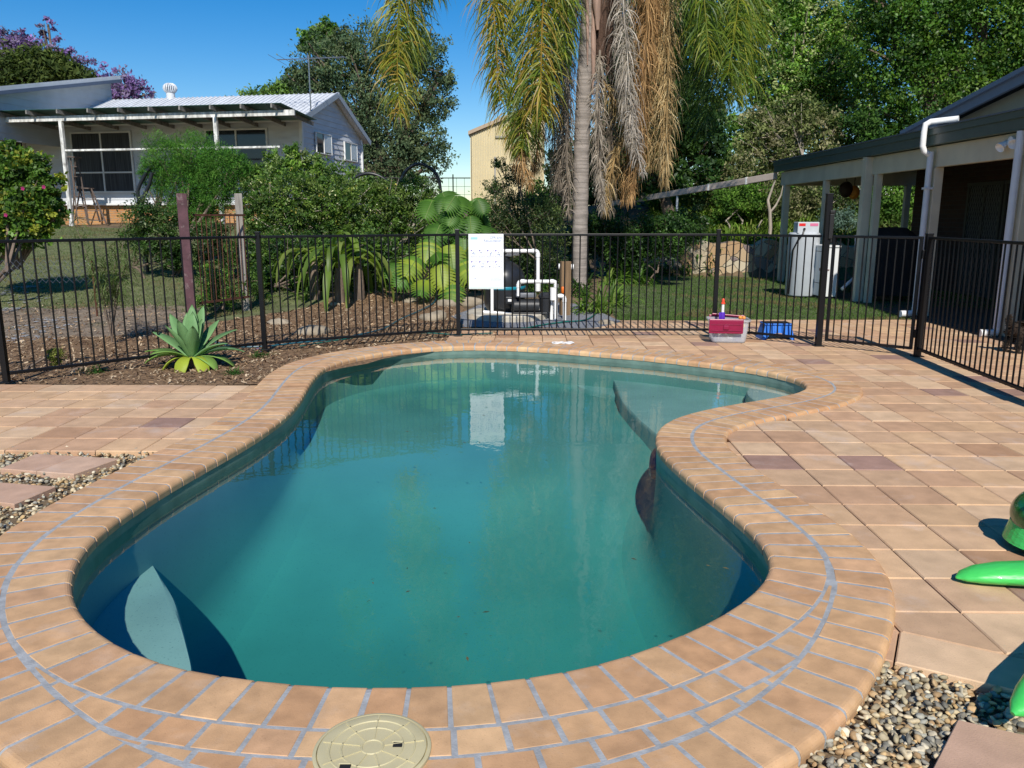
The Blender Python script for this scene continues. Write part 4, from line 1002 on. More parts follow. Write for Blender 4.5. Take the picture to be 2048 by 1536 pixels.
mb.add(V, [(0,1,2,3),(7,6,5,4),(0,4,5,1),(1,5,6,2),(2,6,7,3),(3,7,4,0)]); mb.build('roof', mat('tan_metal', (0.42,0.32,0.22), rough=0.5, var=0.05), shed)
a = hs2(990, 274); mb = MB(); c_ = hs2(1035, 330); mb.box((a.x, 33.94, 2.3), (.07,.05,3.2)); mb.box(((a.x+c_.x)/2, 33.94, a.z), (c_.x-a.x, .05, .07)); mb.build('door_frame', mat('shed_trim', (0.35,0.33,0.28), rough=0.5, var=0.05), shed)
# far boundary fence
fa = aty(725, 356, 42); fb = aty(960, 357, 42); t = empty('boundary_fence', ((fa.x+fb.x)/2, 42, 1), 'distant dark wire fence between the tree and the cream shed', 'fence')
mb = MB(); mb.tube([fa, Vector((fb.x, fb.y, fa.z))], 0.03, 6); mb.build('top_rail', M_black, t, True)
for f_ in (0.04, 0.4, 0.77): c_ = fa.lerp(Vector((fb.x,fb.y,fa.z)), f_); mb = MB(); mb.tube([c_+UPV*.18, c_-UPV*2.3], 0.035, 6); mb.build('fence_stake', M_black, t, True)
mb = MB()
for i in range(16): c_ = fa.lerp(fb, i/15); mb.tube([c_, c_-UPV*2], 0.008, 4)
for z in (.4,.8,1.2): mb.tube([fa-UPV*z, fb-UPV*z], 0.008, 4)
mb.build('wire_mesh', M_black, t, True)
# ------------------------------------------------------------------ resuscitation sign on the fence
sy = posts[2].lerp(posts[3], 0.11).y-0.03
def sg(px, py): return aty(px, py, sy)
s0 = sg(938,578); s1 = sg(1007,468); SW = s1.x-s0.x; SH = s1.z-s0.z; sc_ = Vector((s0.x, sy, s0.z))
sign = empty('safety_sign', (s0.x+SW/2, sy, s0.z), 'white resuscitation chart with eight small picture boxes hung on the black fence', 'sign')
mb = MB(); mb.box((s0.x+SW/2, sy, s0.z+SH/2), (SW, 0.005, SH), None, 0.002); mb.build('sign_board', mat('sign_white', (0.86,0.87,0.88), rough=0.35, var=0.0), sign)
def sp_(u, v, d=0.0045): return Vector((s0.x+SW*u, sy-d, s0.z+SH*(1-v)))
M_ink = mat('sign_ink', (0.12,0.17,0.36), rough=0.6, var=0); M_violet = mat('sign_violet', (0.20,0.16,0.45), rough=0.6, var=0); M_teal = mat('sign_teal', (0.35,0.62,0.62), rough=0.6, var=0)
M_grn = mat('sign_green', (0.05,0.30,0.16), rough=0.6, var=0); M_inkl = mat('sign_pale_ink', (0.25,0.30,0.45), rough=0.6, var=0)
def text(s, u, v, size, m, name, align='RIGHT'):
    cu = bpy.data.curves.new('lettering', 'FONT'); cu.body = s; cu.size = size; cu.align_x = align; cu.extrude = 0.0004; cu.resolution_u = 3
    o = bpy.data.objects.new('tmp', cu); COL.objects.link(o); bpy.context.view_layer.update()
    me = bpy.data.meshes.new_from_object(o.evaluated_get(bpy.context.evaluated_depsgraph_get())); bpy.data.objects.remove(o); bpy.data.curves.remove(cu)
    p = sp_(u, v, 0.0035); me.transform(Matrix.Translation(p) @ Matrix.Rotation(R(90), 4, 'X')); me.name = name
    me.materials.clear(); return link(name, me, m, sign)
text('CPR and', 0.95, 0.085, SH*0.062, M_ink, 'lettering'); text('Resuscitation', 0.95, 0.140, SH*0.062, M_ink, 'lettering')
def bars(rects, m, name):
    b = MB()
    for (u0, v0, u1, v1) in rects:
        p, q = sp_(u0, v1, .003), sp_(u1, v0, .003); b.box(((p.x+q.x)/2, sy-.003, (p.z+q.z)/2), (abs(q.x-p.x), .001, abs(q.z-p.z)))
    return b.build(name, m, sign)
rc = []; tri = MB()
for r_ in range(2):
    for c_ in range(4):
        u = 0.06+c_*0.232; v = 0.285+r_*0.205; w_, h_ = 0.19, 0.125; t_ = 0.008
        rc += [(u,v,u+w_,v+t_*.6),(u,v+h_-t_*.6,u+w_,v+h_),(u,v,u+t_,v+h_),(u+w_-t_,v,u+w_,v+h_)]
        tri.add([sp_(u,v), sp_(u+.06,v), sp_(u,v+.035)], [(0,1,2)])
bars(rc, M_violet, 'picture_boxes'); tri.build('box_corner_marks', M_violet, sign)
gl_ = []
for r_ in range(2):
    for c_ in range(4):
        u = 0.06+c_*0.232; v = 0.285+r_*0.205
        for k_ in range(7): a, b = random.uniform(.02,.12), random.uniform(.04,.10); gl_.append((u+a, v+b, u+a+random.uniform(.02,.05), v+b+random.uniform(.004,.012)))
bars(gl_, M_inkl, 'pictograms')
ln = [(0.06,0.055,0.26,0.10)]; bars(ln, M_teal, 'logo_patch')
ln = [(0.06,0.72,0.55,0.724)]+[(0.62,0.755+i*.022,0.62+random.uniform(.22,.32),0.761+i*.022) for i in range(6)]+[(0.06,0.925,0.52,0.929),(0.06,0.943,0.42,0.947),(0.72,0.925,0.9,0.933),(0.16,0.80,0.20,0.815)]+[(0.06+c_*.232,0.425+r_*.205,0.06+c_*.232+random.uniform(.08,.17),0.43+r_*.205) for c_ in range(4) for r_ in range(2)]+[(0.3,0.76+i*.03,0.52,0.764+i*.03) for i in range(4)]
bars(ln, M_inkl, 'fine_print'); bars([(0.02,0.975,0.99,0.985)], M_grn, 'green_stripe')

# ------------------------------------------------------------------ filter, pump and plumbing
EY = 11.75
def ey(px, py, Y=EY): return aty(px, py, Y)
c = ey(1012, 628, 12.0); pad = empty('concrete_pad', (c.x, 12.0, 0), 'pale round concrete pad under the black filter tank', 'concrete pad')
mb = MB(); mb.lathe((c.x+.03, 12.0, -.03), [(0.62,0),(0.62,0.12),(0.60,0.14),(0.01,0.14)], 40); mb.build('pad_disc', mat('pale_concrete', (0.46,0.42,0.34), rough=0.9, var=0.2, scale=6, bump=0.004, bscale=40), pad)
tk = empty('pool_filter', (c.x-.05, 12.05, .1), 'black sand filter tank with teal band half hidden behind the white sign', 'pool filter')
M_tank = mat('black_tank', (0.018,0.02,0.024), rough=0.35, var=0.1, spec=0.5); TX = ey(1009,600,12.05).x
prof = [(0.20,0.0),(0.26,0.03),(0.30,0.10),(0.31,0.2),(0.31,0.44)]+[(0.31*math.cos(R(a)), 0.46+0.30*math.sin(R(a))) for a in range(0, 86, 8)]
mb = MB(); mb.lathe((TX,12.05,0.10), prof, 36); mb.build('tank_body', M_tank, tk, True)
mb = MB(); mb.lathe((TX,12.05,0.10), [(0.312,0.345),(0.316,0.35),(0.316,0.385),(0.312,0.39)], 36); mb.build('teal_band', mat('teal_band', (0.01,0.22,0.30), rough=0.4, var=0), tk, True)
mb = MB(); mb.lathe((TX,12.05,0.84), [(0.08,0),(0.09,0.06),(0.075,0.1),(0.1,0.11),(0.1,0.15),(0.04,0.17),(0.03,0.22)], 20); mb.build('valve', M_tank, tk, True)
mb = MB(); p = ey(1008,507,12.0); q = ey(1027,507,12.0); mb.tube([p, q], 0.045, 14); p2 = ey(1040,507,12.0); mb.tube([q, p2], 0.032, 12); mb.build('valve_union', M_pvc, tk, True)
pw = empty('pool_pipework', (ey(1075,600).x, EY, 0), 'white plastic pool pipes bending between filter, pump and wooden post', 'pipework')
def pipe_(pts, r=0.026, Y=EY, name='pipe'):
    P_ = [ey(*q, Y) for q in pts]; m_ = MB(); Q_ = [P_[0]]
    for i in range(1, len(P_)-1):
        a, b, c2 = P_[i-1], P_[i], P_[i+1]; d1 = (a-b).normalized(); d2_ = (c2-b).normalized(); rr = min(0.04, (a-b).length*.4, (c2-b).length*.4)
        for t_ in (0, .25, .5, .75, 1): Q_.append((b+d1*rr)*(1-t_)**2+b*2*t_*(1-t_)+(b+d2_*rr)*t_*t_)
    Q_.append(P_[-1]); m_.tube(Q_, r, 12)
    for i in range(1, len(P_)-1):      # socket collars at every elbow
        for q in (P_[i-1], P_[i+1]):
            d_ = (q-P_[i]).normalized()
            if (q-P_[i]).length > 0.12: m_.tube([P_[i]+d_*.035, P_[i]+d_*.085], r*1.22, 12)
    return m_.build(name, M_pvc, pw, True)
pipe_([(984,560),(984,622)]); pipe_([(966,624),(1066,632),(1068,652)], 0.027)
pipe_([(1000,502),(1076,502),(1076,572)], 0.028, 11.9)
pipe_([(1037,592),(1037,563),(1112,563),(1112,654)], 0.027, 11.6)
pipe_([(1083,605),(1106,605)], 0.028); pipe_([(1086,620),(1108,620)], 0.030); pipe_([(1103,582),(1103,654)], 0.026, 11.7)
pipe_([(1110,592),(1129,592),(1129,652)], 0.027, 11.65); pipe_([(1076,566),(1076,582)], 0.04, 11.9, 'pipe_union'); pipe_([(1106,575),(1106,600)], 0.042, 11.62, 'pipe_union')
pipe_([(1117,533),(1147,534)], 0.045, 12.6, 'pipe_stub')
pm = empty('pool_pump', (ey(1070,620).x, EY, .1), 'black pool pump with lidded strainer pot among the white pipes', 'pool pump'); M_pump = mat('pump_plastic', (0.02,0.022,0.026), rough=0.45, var=0.15, spec=0.4)
a, b = ey(1022,612), ey(1078,612)
mb = MB(); mb.tube([a, a.lerp(b,.1), a.lerp(b,.12), b], [0.075,0.095,0.105,0.105], 18)
for f_ in np.linspace(.2,.9,9): q = a.lerp(b, f_); mb.tube([q-Vector((.004,0,0)), q+Vector((.004,0,0))], 0.113, 18)
mb.build('motor', M_pump, pm, True)
mb = MB(); q = ey(1052,590); mb.box(q, (0.30,0.14,0.07), None, 0.02); mb.build('motor_cover', mat('pump_grey', (0.14,0.15,0.17), rough=0.35, var=0.1), pm, True)
mb = MB(); q = ey(1092,622); mb.lathe((q.x,q.y,0.13), [(0.09,0),(0.10,0.1),(0.10,0.2),(0.115,0.21),(0.115,0.24),(0.10,0.25),(0.075,0.28),(0.02,0.285)], 22); mb.build('strainer_pot', M_pump, pm, True)
mb = MB(); q = ey(1060,640); mb.box((q.x, EY, 0.115), (0.5,0.22,0.03), None, 0.006); mb.build('pump_foot', M_pump, pm)
cb_ = ey(1018,600, 11.6); mb = MB(); mb.box(cb_, (0.10,0.09,0.10), None, 0.012); q = mb.build('control_box', M_pump, None); tag(q, 'small black control box beside the filter tank', 'control box')
mb = MB(); mb.box(cb_+Vector((0.01,-.048,0.0)), (0.05,0.004,0.035)); mb.build('display_plate', M_pvc, q)
wp = atz(1134, 641, 0); t = empty('wooden_post', (wp.x, 12.1, 0), 'short brown timber post beside the pipes and palm trunk', 'post')
zt = aty(1130,523,12.1).z; x0, x1 = aty(1121,560,12.1).x, aty(1141,560,12.1).x
mb = MB(); mb.box(((x0+x1)/2, 12.15, zt/2), (x1-x0, 0.10, zt), Matrix.Rotation(.25,3,'Z'), 0.004); mb.build('post_shaft', mat('treated_timber', (0.20,0.13,0.07), rough=0.85, var=0.3, scale=4, streak=(6,6,.5)), t)
q = aty(1126,580,11.98); mb = MB(); mb.lathe((q.x,q.y,q.z-.05), [(0.02,0),(0.028,0.01),(0.028,0.09),(0.02,0.1)], 12); mb.build('orange_cap', mat('orange_plastic', (0.70,0.16,0.02), rough=0.4, var=0), t, True)

# hoses
M_hose = mat('green_hose', (0.01,0.13,0.11), rough=0.4, var=0.1); M_hoseb = mat('blue_hose', (0.02,0.10,0.14), rough=0.4, var=0.1)
def hose(pts, r, m, label):
    P_ = [gp(*p, 0.03) for p in pts]; Q_ = []
    for i in range(len(P_)-1):
        p0, p1, p2, p3 = P_[max(i-1,0)], P_[i], P_[i+1], P_[min(i+2,len(P_)-1)]
        for t_ in np.linspace(0,1,8,endpoint=False): Q_.append(0.5*((2*p1)+(-p0+p2)*t_+(2*p0-5*p1+4*p2-p3)*t_*t_+(-p0+3*p1-3*p2+p3)*t_**3))
    Q_.append(P_[-1]); Q_ = [Vector((q.x,q.y,max(float(gz(q.x,q.y)), -.02)+r+.028)) for q in Q_]
    return tag(MB().tube(Q_, r, 8).build('garden_hose', m, None, True), label, 'hose')
hose([(430,688),(470,697),(530,697),(590,690),(660,683),(720,672),(770,657),(800,640),(840,622),(868,606),(872,592)], 0.010, M_hoseb, 'blue green hose snaking over the mulch behind the left fence')
hose([(980,662),(1040,659),(1090,650),(1130,645),(1170,641),(1190,630)], 0.010, M_hose, 'green hose crossing the grey gravel before the filter')
hose([(600,696),(680,683),(760,672),(850,668),(910,671),(985,668)], 0.007, M_hose, 'thin green hose along the foot of the middle fence panel')
# looped white cord on the far coping
c = atz(1126,687,CZ); P_ = []
for i in range(70):
    a = i/69*math.pi*4; s_ = 0.06 if i < 35 else 0.05; P_.append((c.x+(-.06 if i < 35 else .07)+s_*math.cos(a)*1.1, c.y+s_*math.sin(a)*.9+.01*math.sin(i*.7), CZ+0.008+0.004*math.sin(i*.5)))
P_ = [(c.x-.1,c.y-.05,CZ+.007),(c.x+.1,c.y-.055,CZ+.007)]+P_
tag(MB().tube(P_[2:], 0.009, 8).build('coiled_tube', mat('white_rubber', (0.66,0.66,0.66), rough=0.5, var=0.05), None, True), 'small white looped tube lying on the far coping', 'tube')

# ------------------------------------------------------------------ toy box
bz = atz(1458, 687, 0); bxo = Vector((bz.x+.02, bz.y+.16, 0)); RZ = R(-7)
bx = empty('storage_box', (bxo.x, bxo.y, 0), 'translucent plastic toy box with a maroon flap lid by the fence', 'storage box', rz=RZ)
mtr = bpy.data.materials.new('frosted_plastic'); mtr.use_nodes = True; N = mtr.node_tree.nodes; b_ = N['Principled BSDF']; b_.inputs['Base Color'].default_value = (0.62,0.64,0.68,1); b_.inputs['Roughness'].default_value = 0.35
tp = N.new('ShaderNodeBsdfTransparent'); mx_ = N.new('ShaderNodeMixShader'); mx_.inputs[0].default_value = 0.55; mtr.node_tree.links.new(b_.outputs[0], mx_.inputs[1]); mtr.node_tree.links.new(tp.outputs[0], mx_.inputs[2]); mtr.node_tree.links.new(mx_.outputs[0], N['Material Output'].inputs[0])
MX = Matrix.Translation(bxo) @ Matrix.Rotation(RZ, 4, 'Z')
def loc(v): return MX @ Vector(v)
def rrect(w_, d_, r_, z, n_=5):
    P_ = []
    for cx, cy, a0 in ((w_/2-r_, d_/2-r_, 0), (-w_/2+r_, d_/2-r_, 90), (-w_/2+r_, -d_/2+r_, 180), (w_/2-r_, -d_/2+r_, 270)):
        for i in range(n_+1): a = R(a0+90*i/n_); P_.append(loc((cx+r_*math.cos(a), cy+r_*math.sin(a), z)))
    return P_
mb = MB(); rings = [rrect(.38,.26,.04,.006), rrect(.41,.285,.045,.03), rrect(.43,.30,.045,.14), rrect(.45,.315,.045,.255), rrect(.49,.35,.05,.26), rrect(.50,.36,.05,.27), rrect(.50,.36,.05,.283), rrect(.455,.32,.045,.28), rrect(.43,.30,.04,.14), rrect(.39,.27,.04,.02)]
k = len(rings[0]); V = [p for r_ in rings for p in r_]; F = [(i*k+j, i*k+(j+1)%k, (i+1)*k+(j+1)%k, (i+1)*k+j) for i in range(len(rings)-1) for j in range(k)]+[tuple(reversed(range(k))), tuple(range((len(rings)-1)*k, len(rings)*k))]
mb.add(V, F); mb.build('tub', mtr, bx, True)
M_mar = mat('maroon_plastic', (0.26,0.008,0.055), rough=0.3, var=0.05, coat=0.3); Mr = Matrix.Rotation(RZ, 3, 'Z')
mb = MB(); t_ = Mr @ Matrix.Rotation(R(8), 3, 'X')
mb.box(loc((-.05,-.205,.205)), (.40,.018,.165), t_, 0.008); mb.box(loc((-.05,-.212,.20)), (.07,.03,.055), t_, 0.01); mb.box(loc((-.05,-.222,.235)), (.36,.006,.006), t_, .002); mb.box(loc((-.05,-.214,.16)), (.36,.006,.006), t_, .002)
mb.box(loc((-.05,-.196,.288)), (.40,.04,.018), Mr, 0.006); mb.build('front_flap', M_mar, bx)
mb = MB(); mb.box(loc((.02,.15,.305)), (.40,.03,.02), Mr @ Matrix.Rotation(R(4),3,'Y'), 0.006); mb.box(loc((.0,.185,.24)), (.42,.018,.13), Mr, 0.006); mb.build('rear_flap', M_mar, bx)
cols = {'yellow_toy_plastic': (0.7,0.55,0.12), 'green_toy_plastic': (0.12,0.45,0.25), 'red_toy_plastic': (0.65,0.12,0.10), 'blue_toy_plastic': (0.15,0.3,0.65), 'white_toy_plastic': (0.75,0.75,0.72), 'orange_toy_plastic': (0.85,0.30,0.06)}
items = [('toy_ball','yellow_toy_plastic',(.17,.0,.19),.035,'yellow ball inside the right end of the toy box'),('toy_ball','red_toy_plastic',(-.17,-.10,.16),.04,'red ball pressed to the left wall of the toy box'),
 ('toy_ball','green_toy_plastic',(.02,-.09,.12),.05,'green ball low inside the toy box'),('toy_ball','blue_toy_plastic',(.1,-.07,.06),.05,'blue ball at the bottom of the toy box'),('toy_ball','white_toy_plastic',(-.06,-.08,.06),.05,'white ball at the bottom left of the toy box'),
 ('toy_ball','orange_toy_plastic',(.14,.0,.295),.024,'orange ball at the brim of the toy box, left one of two'),('toy_ball','orange_toy_plastic',(.185,.02,.29),.022,'orange ball at the brim of the toy box, right one of two')]
for nm, mm, p, r_, lb in items:
    q = loc(p); m_ = MB(); m_.lathe((q.x,q.y,q.z), [(r_*math.sin(R(a)), -r_*math.cos(R(a))) for a in range(6,180,12)], 16); tag(m_.build(nm, mat(mm, cols[mm], rough=0.35, var=0), None, True), lb, 'toy ball')
# water pistol standing in the box
q = loc((-.085,-.10,.0)); t = empty('water_toy', (q.x,q.y,.27), 'upright white tube toy with red tip and purple grip in the toy box', 'water toy')
zt = aty(1449,597,bxo.y-.1).z
mb = MB(); mb.lathe((q.x,q.y,.20), [(0.02,0),(0.03,0.02),(0.03,0.14),(0.026,0.165),(0.018,.17)], 16); mb.box((q.x-.035,q.y,.32), (.02,.03,.09), None, .006); mb.build('grip', mat('purple_plastic', (0.10,0.03,0.42), rough=0.3, var=0), t, True)
mb = MB(); mb.lathe((q.x,q.y,.36), [(0.017,0),(0.017,zt-.42)], 14); mb.build('barrel', MATS['white_toy_plastic'], t, True)
mb = MB(); mb.lathe((q.x,q.y,zt-.065), [(0.026,0),(0.024,0.015),(0.017,0.02),(0.017,0.05),(0.008,0.065)], 14); mb.build('tip', mat('coral_plastic', (0.75,0.07,0.03), rough=0.35, var=0), t, True)
# blue step stool
b0_ = atz(1524,680,0); b1_ = atz(1589,680,0); so = (b0_+b1_)/2+Vector((0,.13,0)); SWd = (b1_-b0_).length
st = empty('step_stool', (so.x, so.y, 0), 'small blue plastic step stool behind the fence beside the toy box', 'step stool'); M_blue = mat('blue_plastic', (0.03,0.17,0.62), rough=0.35, var=0.03)
zt = 0.185; mb = MB()
for sy_ in (-1, 1):
    yb, yt = so.y+sy_*.14, so.y+sy_*.10; hw_, ht_ = SWd/2, SWd/2*0.80
    nn_ = 12; V = []; 
    pro = [(-hw_,0),(-hw_*.72,0)]+[(-hw_*.60*math.cos(R(a)), .015+.065*math.sin(R(a))) for a in range(0,181,20)]+[(hw_*.72,0),(hw_,0),(ht_,zt),(-ht_,zt)]
    # build as strips so the arch stays open
    xs2 = np.linspace(-ht_, ht_, 25)
    for i in range(24):
        xa, xb = xs2[i], xs2[i+1]
        def zb2(x): u = abs(x)/(hw_*.62); return .085*math.sqrt(max(0,1-u*u)) if u < 1 else 0.0
        def P2(x, z): f_ = z/zt; xx = x*(1+(hw_/ht_-1)*(1-f_)); return Vector((so.x+xx, yb+(yt-yb)*f_, z))
        a_, b_2, c_2, d_2 = P2(xa, zb2(xa)), P2(xb, zb2(xb)), P2(xb, zt), P2(xa, zt); off = Vector((0,-sy_*.012,0))
        mb.add([a_,b_2,c_2,d_2,a_+off,b_2+off,c_2+off,d_2+off], [(0,1,2,3),(7,6,5,4),(0,4,5,1)])
    for xr in (-.75,-.25,.25,.75): mb.beam(P2(ht_*xr,.10 if abs(xr) < .5 else .02)+Vector((0,sy_*.004,0)), P2(ht_*xr,zt-.01)+Vector((0,sy_*.004,0)), .018, .01, .002)
for sx_ in (-1, 1):
    hw_, ht_ = SWd/2, SWd/2*0.80
    V = [Vector((so.x+sx_*hw_, so.y-.14, 0)), Vector((so.x+sx_*hw_, so.y+.14, 0)), Vector((so.x+sx_*ht_, so.y+.10, zt)), Vector((so.x+sx_*ht_, so.y-.10, zt))]; mb.add(V+[v-Vector((sx_*.012,0,0)) for v in V], [(0,1,2,3),(7,6,5,4),(0,4,5,1)])
mb.build('legs', M_blue, st)
mb = MB(); mb.box((so.x, so.y, zt+.006), (SWd*.84, .235, .02), None, .006); mb.build('tread', M_blue, st)
mb = MB(); mb.box((so.x, so.y, zt+.018), (SWd*.78, .20, .006), None, .002); mb.build('rubber_mat', M_dark, st)

# ------------------------------------------------------------------ water heaters
c = atz(1600, 592, 0); t = empty('water_heater', (c.x, c.y, 0), 'tall pale cylindrical water heater between patio posts and white cabinet', 'water heater')
zt = aty(1600, 464, c.y).z; M_tankw = mat('enamel_grey', (0.50,0.53,0.56), rough=0.35, var=0.04)
mb = MB(); mb.lathe((c.x,c.y,0.02), [(0.27,0),(0.285,0.02),(0.285,zt-.12),(0.288,zt-.11),(0.285,zt-.10),(0.285,zt-.05),(0.26,zt-.03),(0.02,zt-.02)], 40); mb.build('tank_body', M_tankw, t, True)
zt2 = aty(1600,446,c.y).z; mb = MB(); mb.box((c.x-.01,c.y-.1,(zt+zt2)/2), (.40,.24,zt2-zt+.04), None, .01); mb.build('top_box', M_tankw, t)
mb = MB(); mb.box((c.x-.13,c.y-.222,zt2-.03), (.12,.004,.05)); mb.build('warning_label', mat('label_red', (0.65,0.02,0.02), rough=0.5, var=0), t)
mb = MB(); mb.box((c.x+.09,c.y-.222,zt2-.03), (.15,.004,.05)); mb.build('warning_label', mat('label_pink', (0.62,0.16,0.28), rough=0.5, var=0), t)
mb = MB(); mb.lathe((c.x-.09,c.y-.22,zt2-.11), [(0.022,0),(0.022,.02)], 14, Vector((0,-1,0)).to_track_quat('Z','Y').to_matrix()); mb.tube([(c.x-.09,c.y-.23,zt2-.12),(c.x-.13,c.y-.28,zt2-.2),(c.x-.2,c.y-.26,zt2-.3),(c.x-.26,c.y-.18,zt2-.5),(c.x-.27,c.y-.13,0.05)], .016, 8); mb.build('relief_pipe', M_black, t, True)
c = atz(1655, 599, 0); zc = aty(1655,493,c.y).z; t = empty('heater_cabinet', (c.x, c.y, 0), 'white metal cabinet with small handle standing right of the water heater', 'cabinet')
M_cab = mat('white_enamel', (0.68,0.69,0.68), rough=0.35, var=0.03); cx, cy = c.x+.02, c.y+.38
mb = MB(); mb.box((cx,cy,zc/2+.02), (.27,.76,zc-.06), None, .008); mb.build('cabinet_body', M_cab, t)
mb = MB(); mb.box((cx,cy,zc), (.30,.80,.035), None, .008); mb.build('cabinet_top', M_cab, t)
mb = MB(); mb.box((cx,cy,.02), (.25,.7,.04)); mb.build('cabinet_feet', M_dark, t)
mb = MB(); mb.box((cx-.138,cy-.03,zc*.3), (.006,.74,.008)); mb.box((cx-.138,cy,zc*.9), (.006,.74,.008)); mb.build('seams', M_dark, t)
mb = MB(); mb.box((cx-.142,cy-.26,zc*.56), (.014,.14,.05), None, .004); mb.box((cx-.06,cy-.385,zc*.56), (.06,.012,.02), None, .004); mb.build('handle', mat('brown_plastic', (0.16,0.08,0.06), rough=0.5, var=0), t)
q = [aty(1684,578,14.6), aty(1697,566,14.7), aty(1708,556,14.8), aty(1712,545,14.9), aty(1713,470,14.9)]
t = tag(MB().tube(q, .03, 10).build('conduit_pipe', M_dp, None, True), 'curved pale conduit linking the white cabinet to the patio post', 'pipe')

# covered barbecue and small things in the patio shade
c = atz(1785, 606, 0); zt = aty(1785,456,c.y+.3).z; t = empty('barbecue', (c.x, c.y+.3, 0), 'barbecue under a black fitted cover in the shade of the patio', 'barbecue')
M_cover = mat('black_cover', (0.018,0.018,0.02), rough=0.75, var=0.25, scale=3, bump=0.02, bscale=6)
def cover(cx, cy, w_, d_, z1, z2, top):
    m_ = MB(); R_ = []
    for (sw_, z) in ((1.0,z1),(0.99,z1+.3),(0.97,z2-.22),(0.95,z2-.18),(top,z2-.04),(top*.85,z2),(top*.4,z2+.015)):
        for i in range(32):
            a = 2*math.pi*i/32; e_ = 5.0; ca, sa = math.cos(a), math.sin(a); rr = (abs(ca)**e_+abs(sa)**e_)**(-1/e_); wv = 1+0.02*math.sin(i*2.3+z*5)
            R_.append((cx+w_/2*sw_*rr*ca*wv, cy+d_/2*sw_*rr*sa*wv, z))
    m_.add(R_, [(i*32+j, i*32+(j+1)%32, (i+1)*32+(j+1)%32, (i+1)*32+j) for i in range(6) for j in range(32)]+[tuple(range(192,224))]); return m_
cover(c.x, c.y+.3, .95, .55, .12, zt, .62).build('fitted_cover', M_cover, t, True)
mb = MB()
for sx_ in (-1,1):
    for sy_ in (-1,1): mb.lathe((c.x+sx_*.38, c.y+.3+sy_*.2, .07), [(0.02,-.02),(0.055,-.02),(0.055,.02),(0.02,.02)], 16, Matrix.Rotation(R(90),3,'Y'))
mb.build('castor_wheels', M_dark, t)
c = atz(1770, 600, 0); t = tag(MB().box((c.x-.1, c.y-.15, .06), (.3,.1,.09), None, .01).build('toolbox', mat('grey_case', (0.10,0.10,0.08), rough=0.6, var=0.2), None), 'small dull case on the patio floor before the barbecue', 'case')
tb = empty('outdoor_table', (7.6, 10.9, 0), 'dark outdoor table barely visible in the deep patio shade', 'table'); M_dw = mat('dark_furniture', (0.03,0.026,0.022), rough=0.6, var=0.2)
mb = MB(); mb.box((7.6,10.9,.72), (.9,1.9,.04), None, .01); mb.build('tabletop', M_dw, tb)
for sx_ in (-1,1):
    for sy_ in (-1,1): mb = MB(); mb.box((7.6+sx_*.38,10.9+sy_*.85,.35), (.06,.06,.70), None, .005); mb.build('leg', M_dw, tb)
q = hx(2043,440,6.9); mb = MB(); V = []; F = []
for i in range(9):
    for j in range(9): u, v = i/8, j/8; V.append((6.9+.04*math.sin(u*9)+.01*math.sin(v*5), q.y-.22+u*.42, q.z+.22-v*.38-.03*math.sin(u*3.1)))
F = [(i*9+j, (i+1)*9+j, (i+1)*9+j+1, i*9+j+1) for i in range(8) for j in range(8)]; V2 = [(x+.008,y,z) for x,y,z in V]; mb.add(V, F); mb.add(V2, [tuple(reversed(f)) for f in F])
tw = mb.build('hanging_towel', mat('pink_cloth', (0.55,0.33,0.36), rough=0.95, var=0.1), None, True); tag(tw, 'pale pink cloth hanging in the patio at the right photo edge', 'towel')
mb = MB(); mb.tube([(6.92,q.y-.35,q.z+.21),(6.92,q.y-.35,2.5)], .006, 6); mb.tube([(6.92,q.y+.33,q.z+.21),(6.92,q.y+.33,2.5)], .006, 6); mb.tube([(6.92,q.y-.36,q.z+.21),(6.92,q.y+.34,q.z+.21)], .01, 6); mb.build('hanger', M_alu, tw, True)
bl = hx(1722,383,6.9); 
for (px, py, r_, mm, lb) in ((1692,379,.14,'dark_hanging', 'dark round hanging lantern under the far patio beam'), (1708,385,.12,'amber_hanging', 'amber hanging lantern under the far patio beam')):
    q = aty(px, py, 17.5); m_ = MB(); m_.lathe((q.x,17.5,q.z), [(r_*math.sin(R(a)), -r_*math.cos(R(a))*1.2) for a in range(8,180,14)], 18); o_ = m_.build('hanging_lantern', mat(mm, (0.03,0.015,0.01) if 'dark' in mm else (0.55,0.22,0.03), rough=0.6, var=0.2), None, True); tag(o_, lb, 'lantern')
    MB().tube([(q.x,17.5,q.z+r_), (q.x,17.5,2.5)], .006, 6).build('cord', M_dark, o_)

# ------------------------------------------------------------------ dog walking at the patio edge (partly out of the frame)
def skin(name, joints, edges, m, parent=None, sub=2):
    me = bpy.data.meshes.new(name); me.from_pydata([j[0] for j in joints], edges, []); me.update()
    o = bpy.data.objects.new(name, me); COL.objects.link(o); md = o.modifiers.new('s','SKIN'); md.use_smooth_shade = True
    for i, j in enumerate(joints): me.skin_vertices[0].data[i].radius = (j[1], j[1]*(j[2] if len(j) > 2 else 1))
    me.skin_vertices[0].data[0].use_root = True
    md2 = o.modifiers.new('u','SUBSURF'); md2.levels = sub; md2.render_levels = sub
    bpy.context.view_layer.update(); me2 = bpy.data.meshes.new_from_object(o.evaluated_get(bpy.context.evaluated_depsgraph_get())); bpy.data.objects.remove(o)
    me2.name = name; me2.materials.clear(); return link(name, me2, m, parent, True)
f0 = atz(2024, 706, 0); DX, DY = f0.x, f0.y
def dg_(x, y, z): return (DX+x, DY+y*1.0, z)
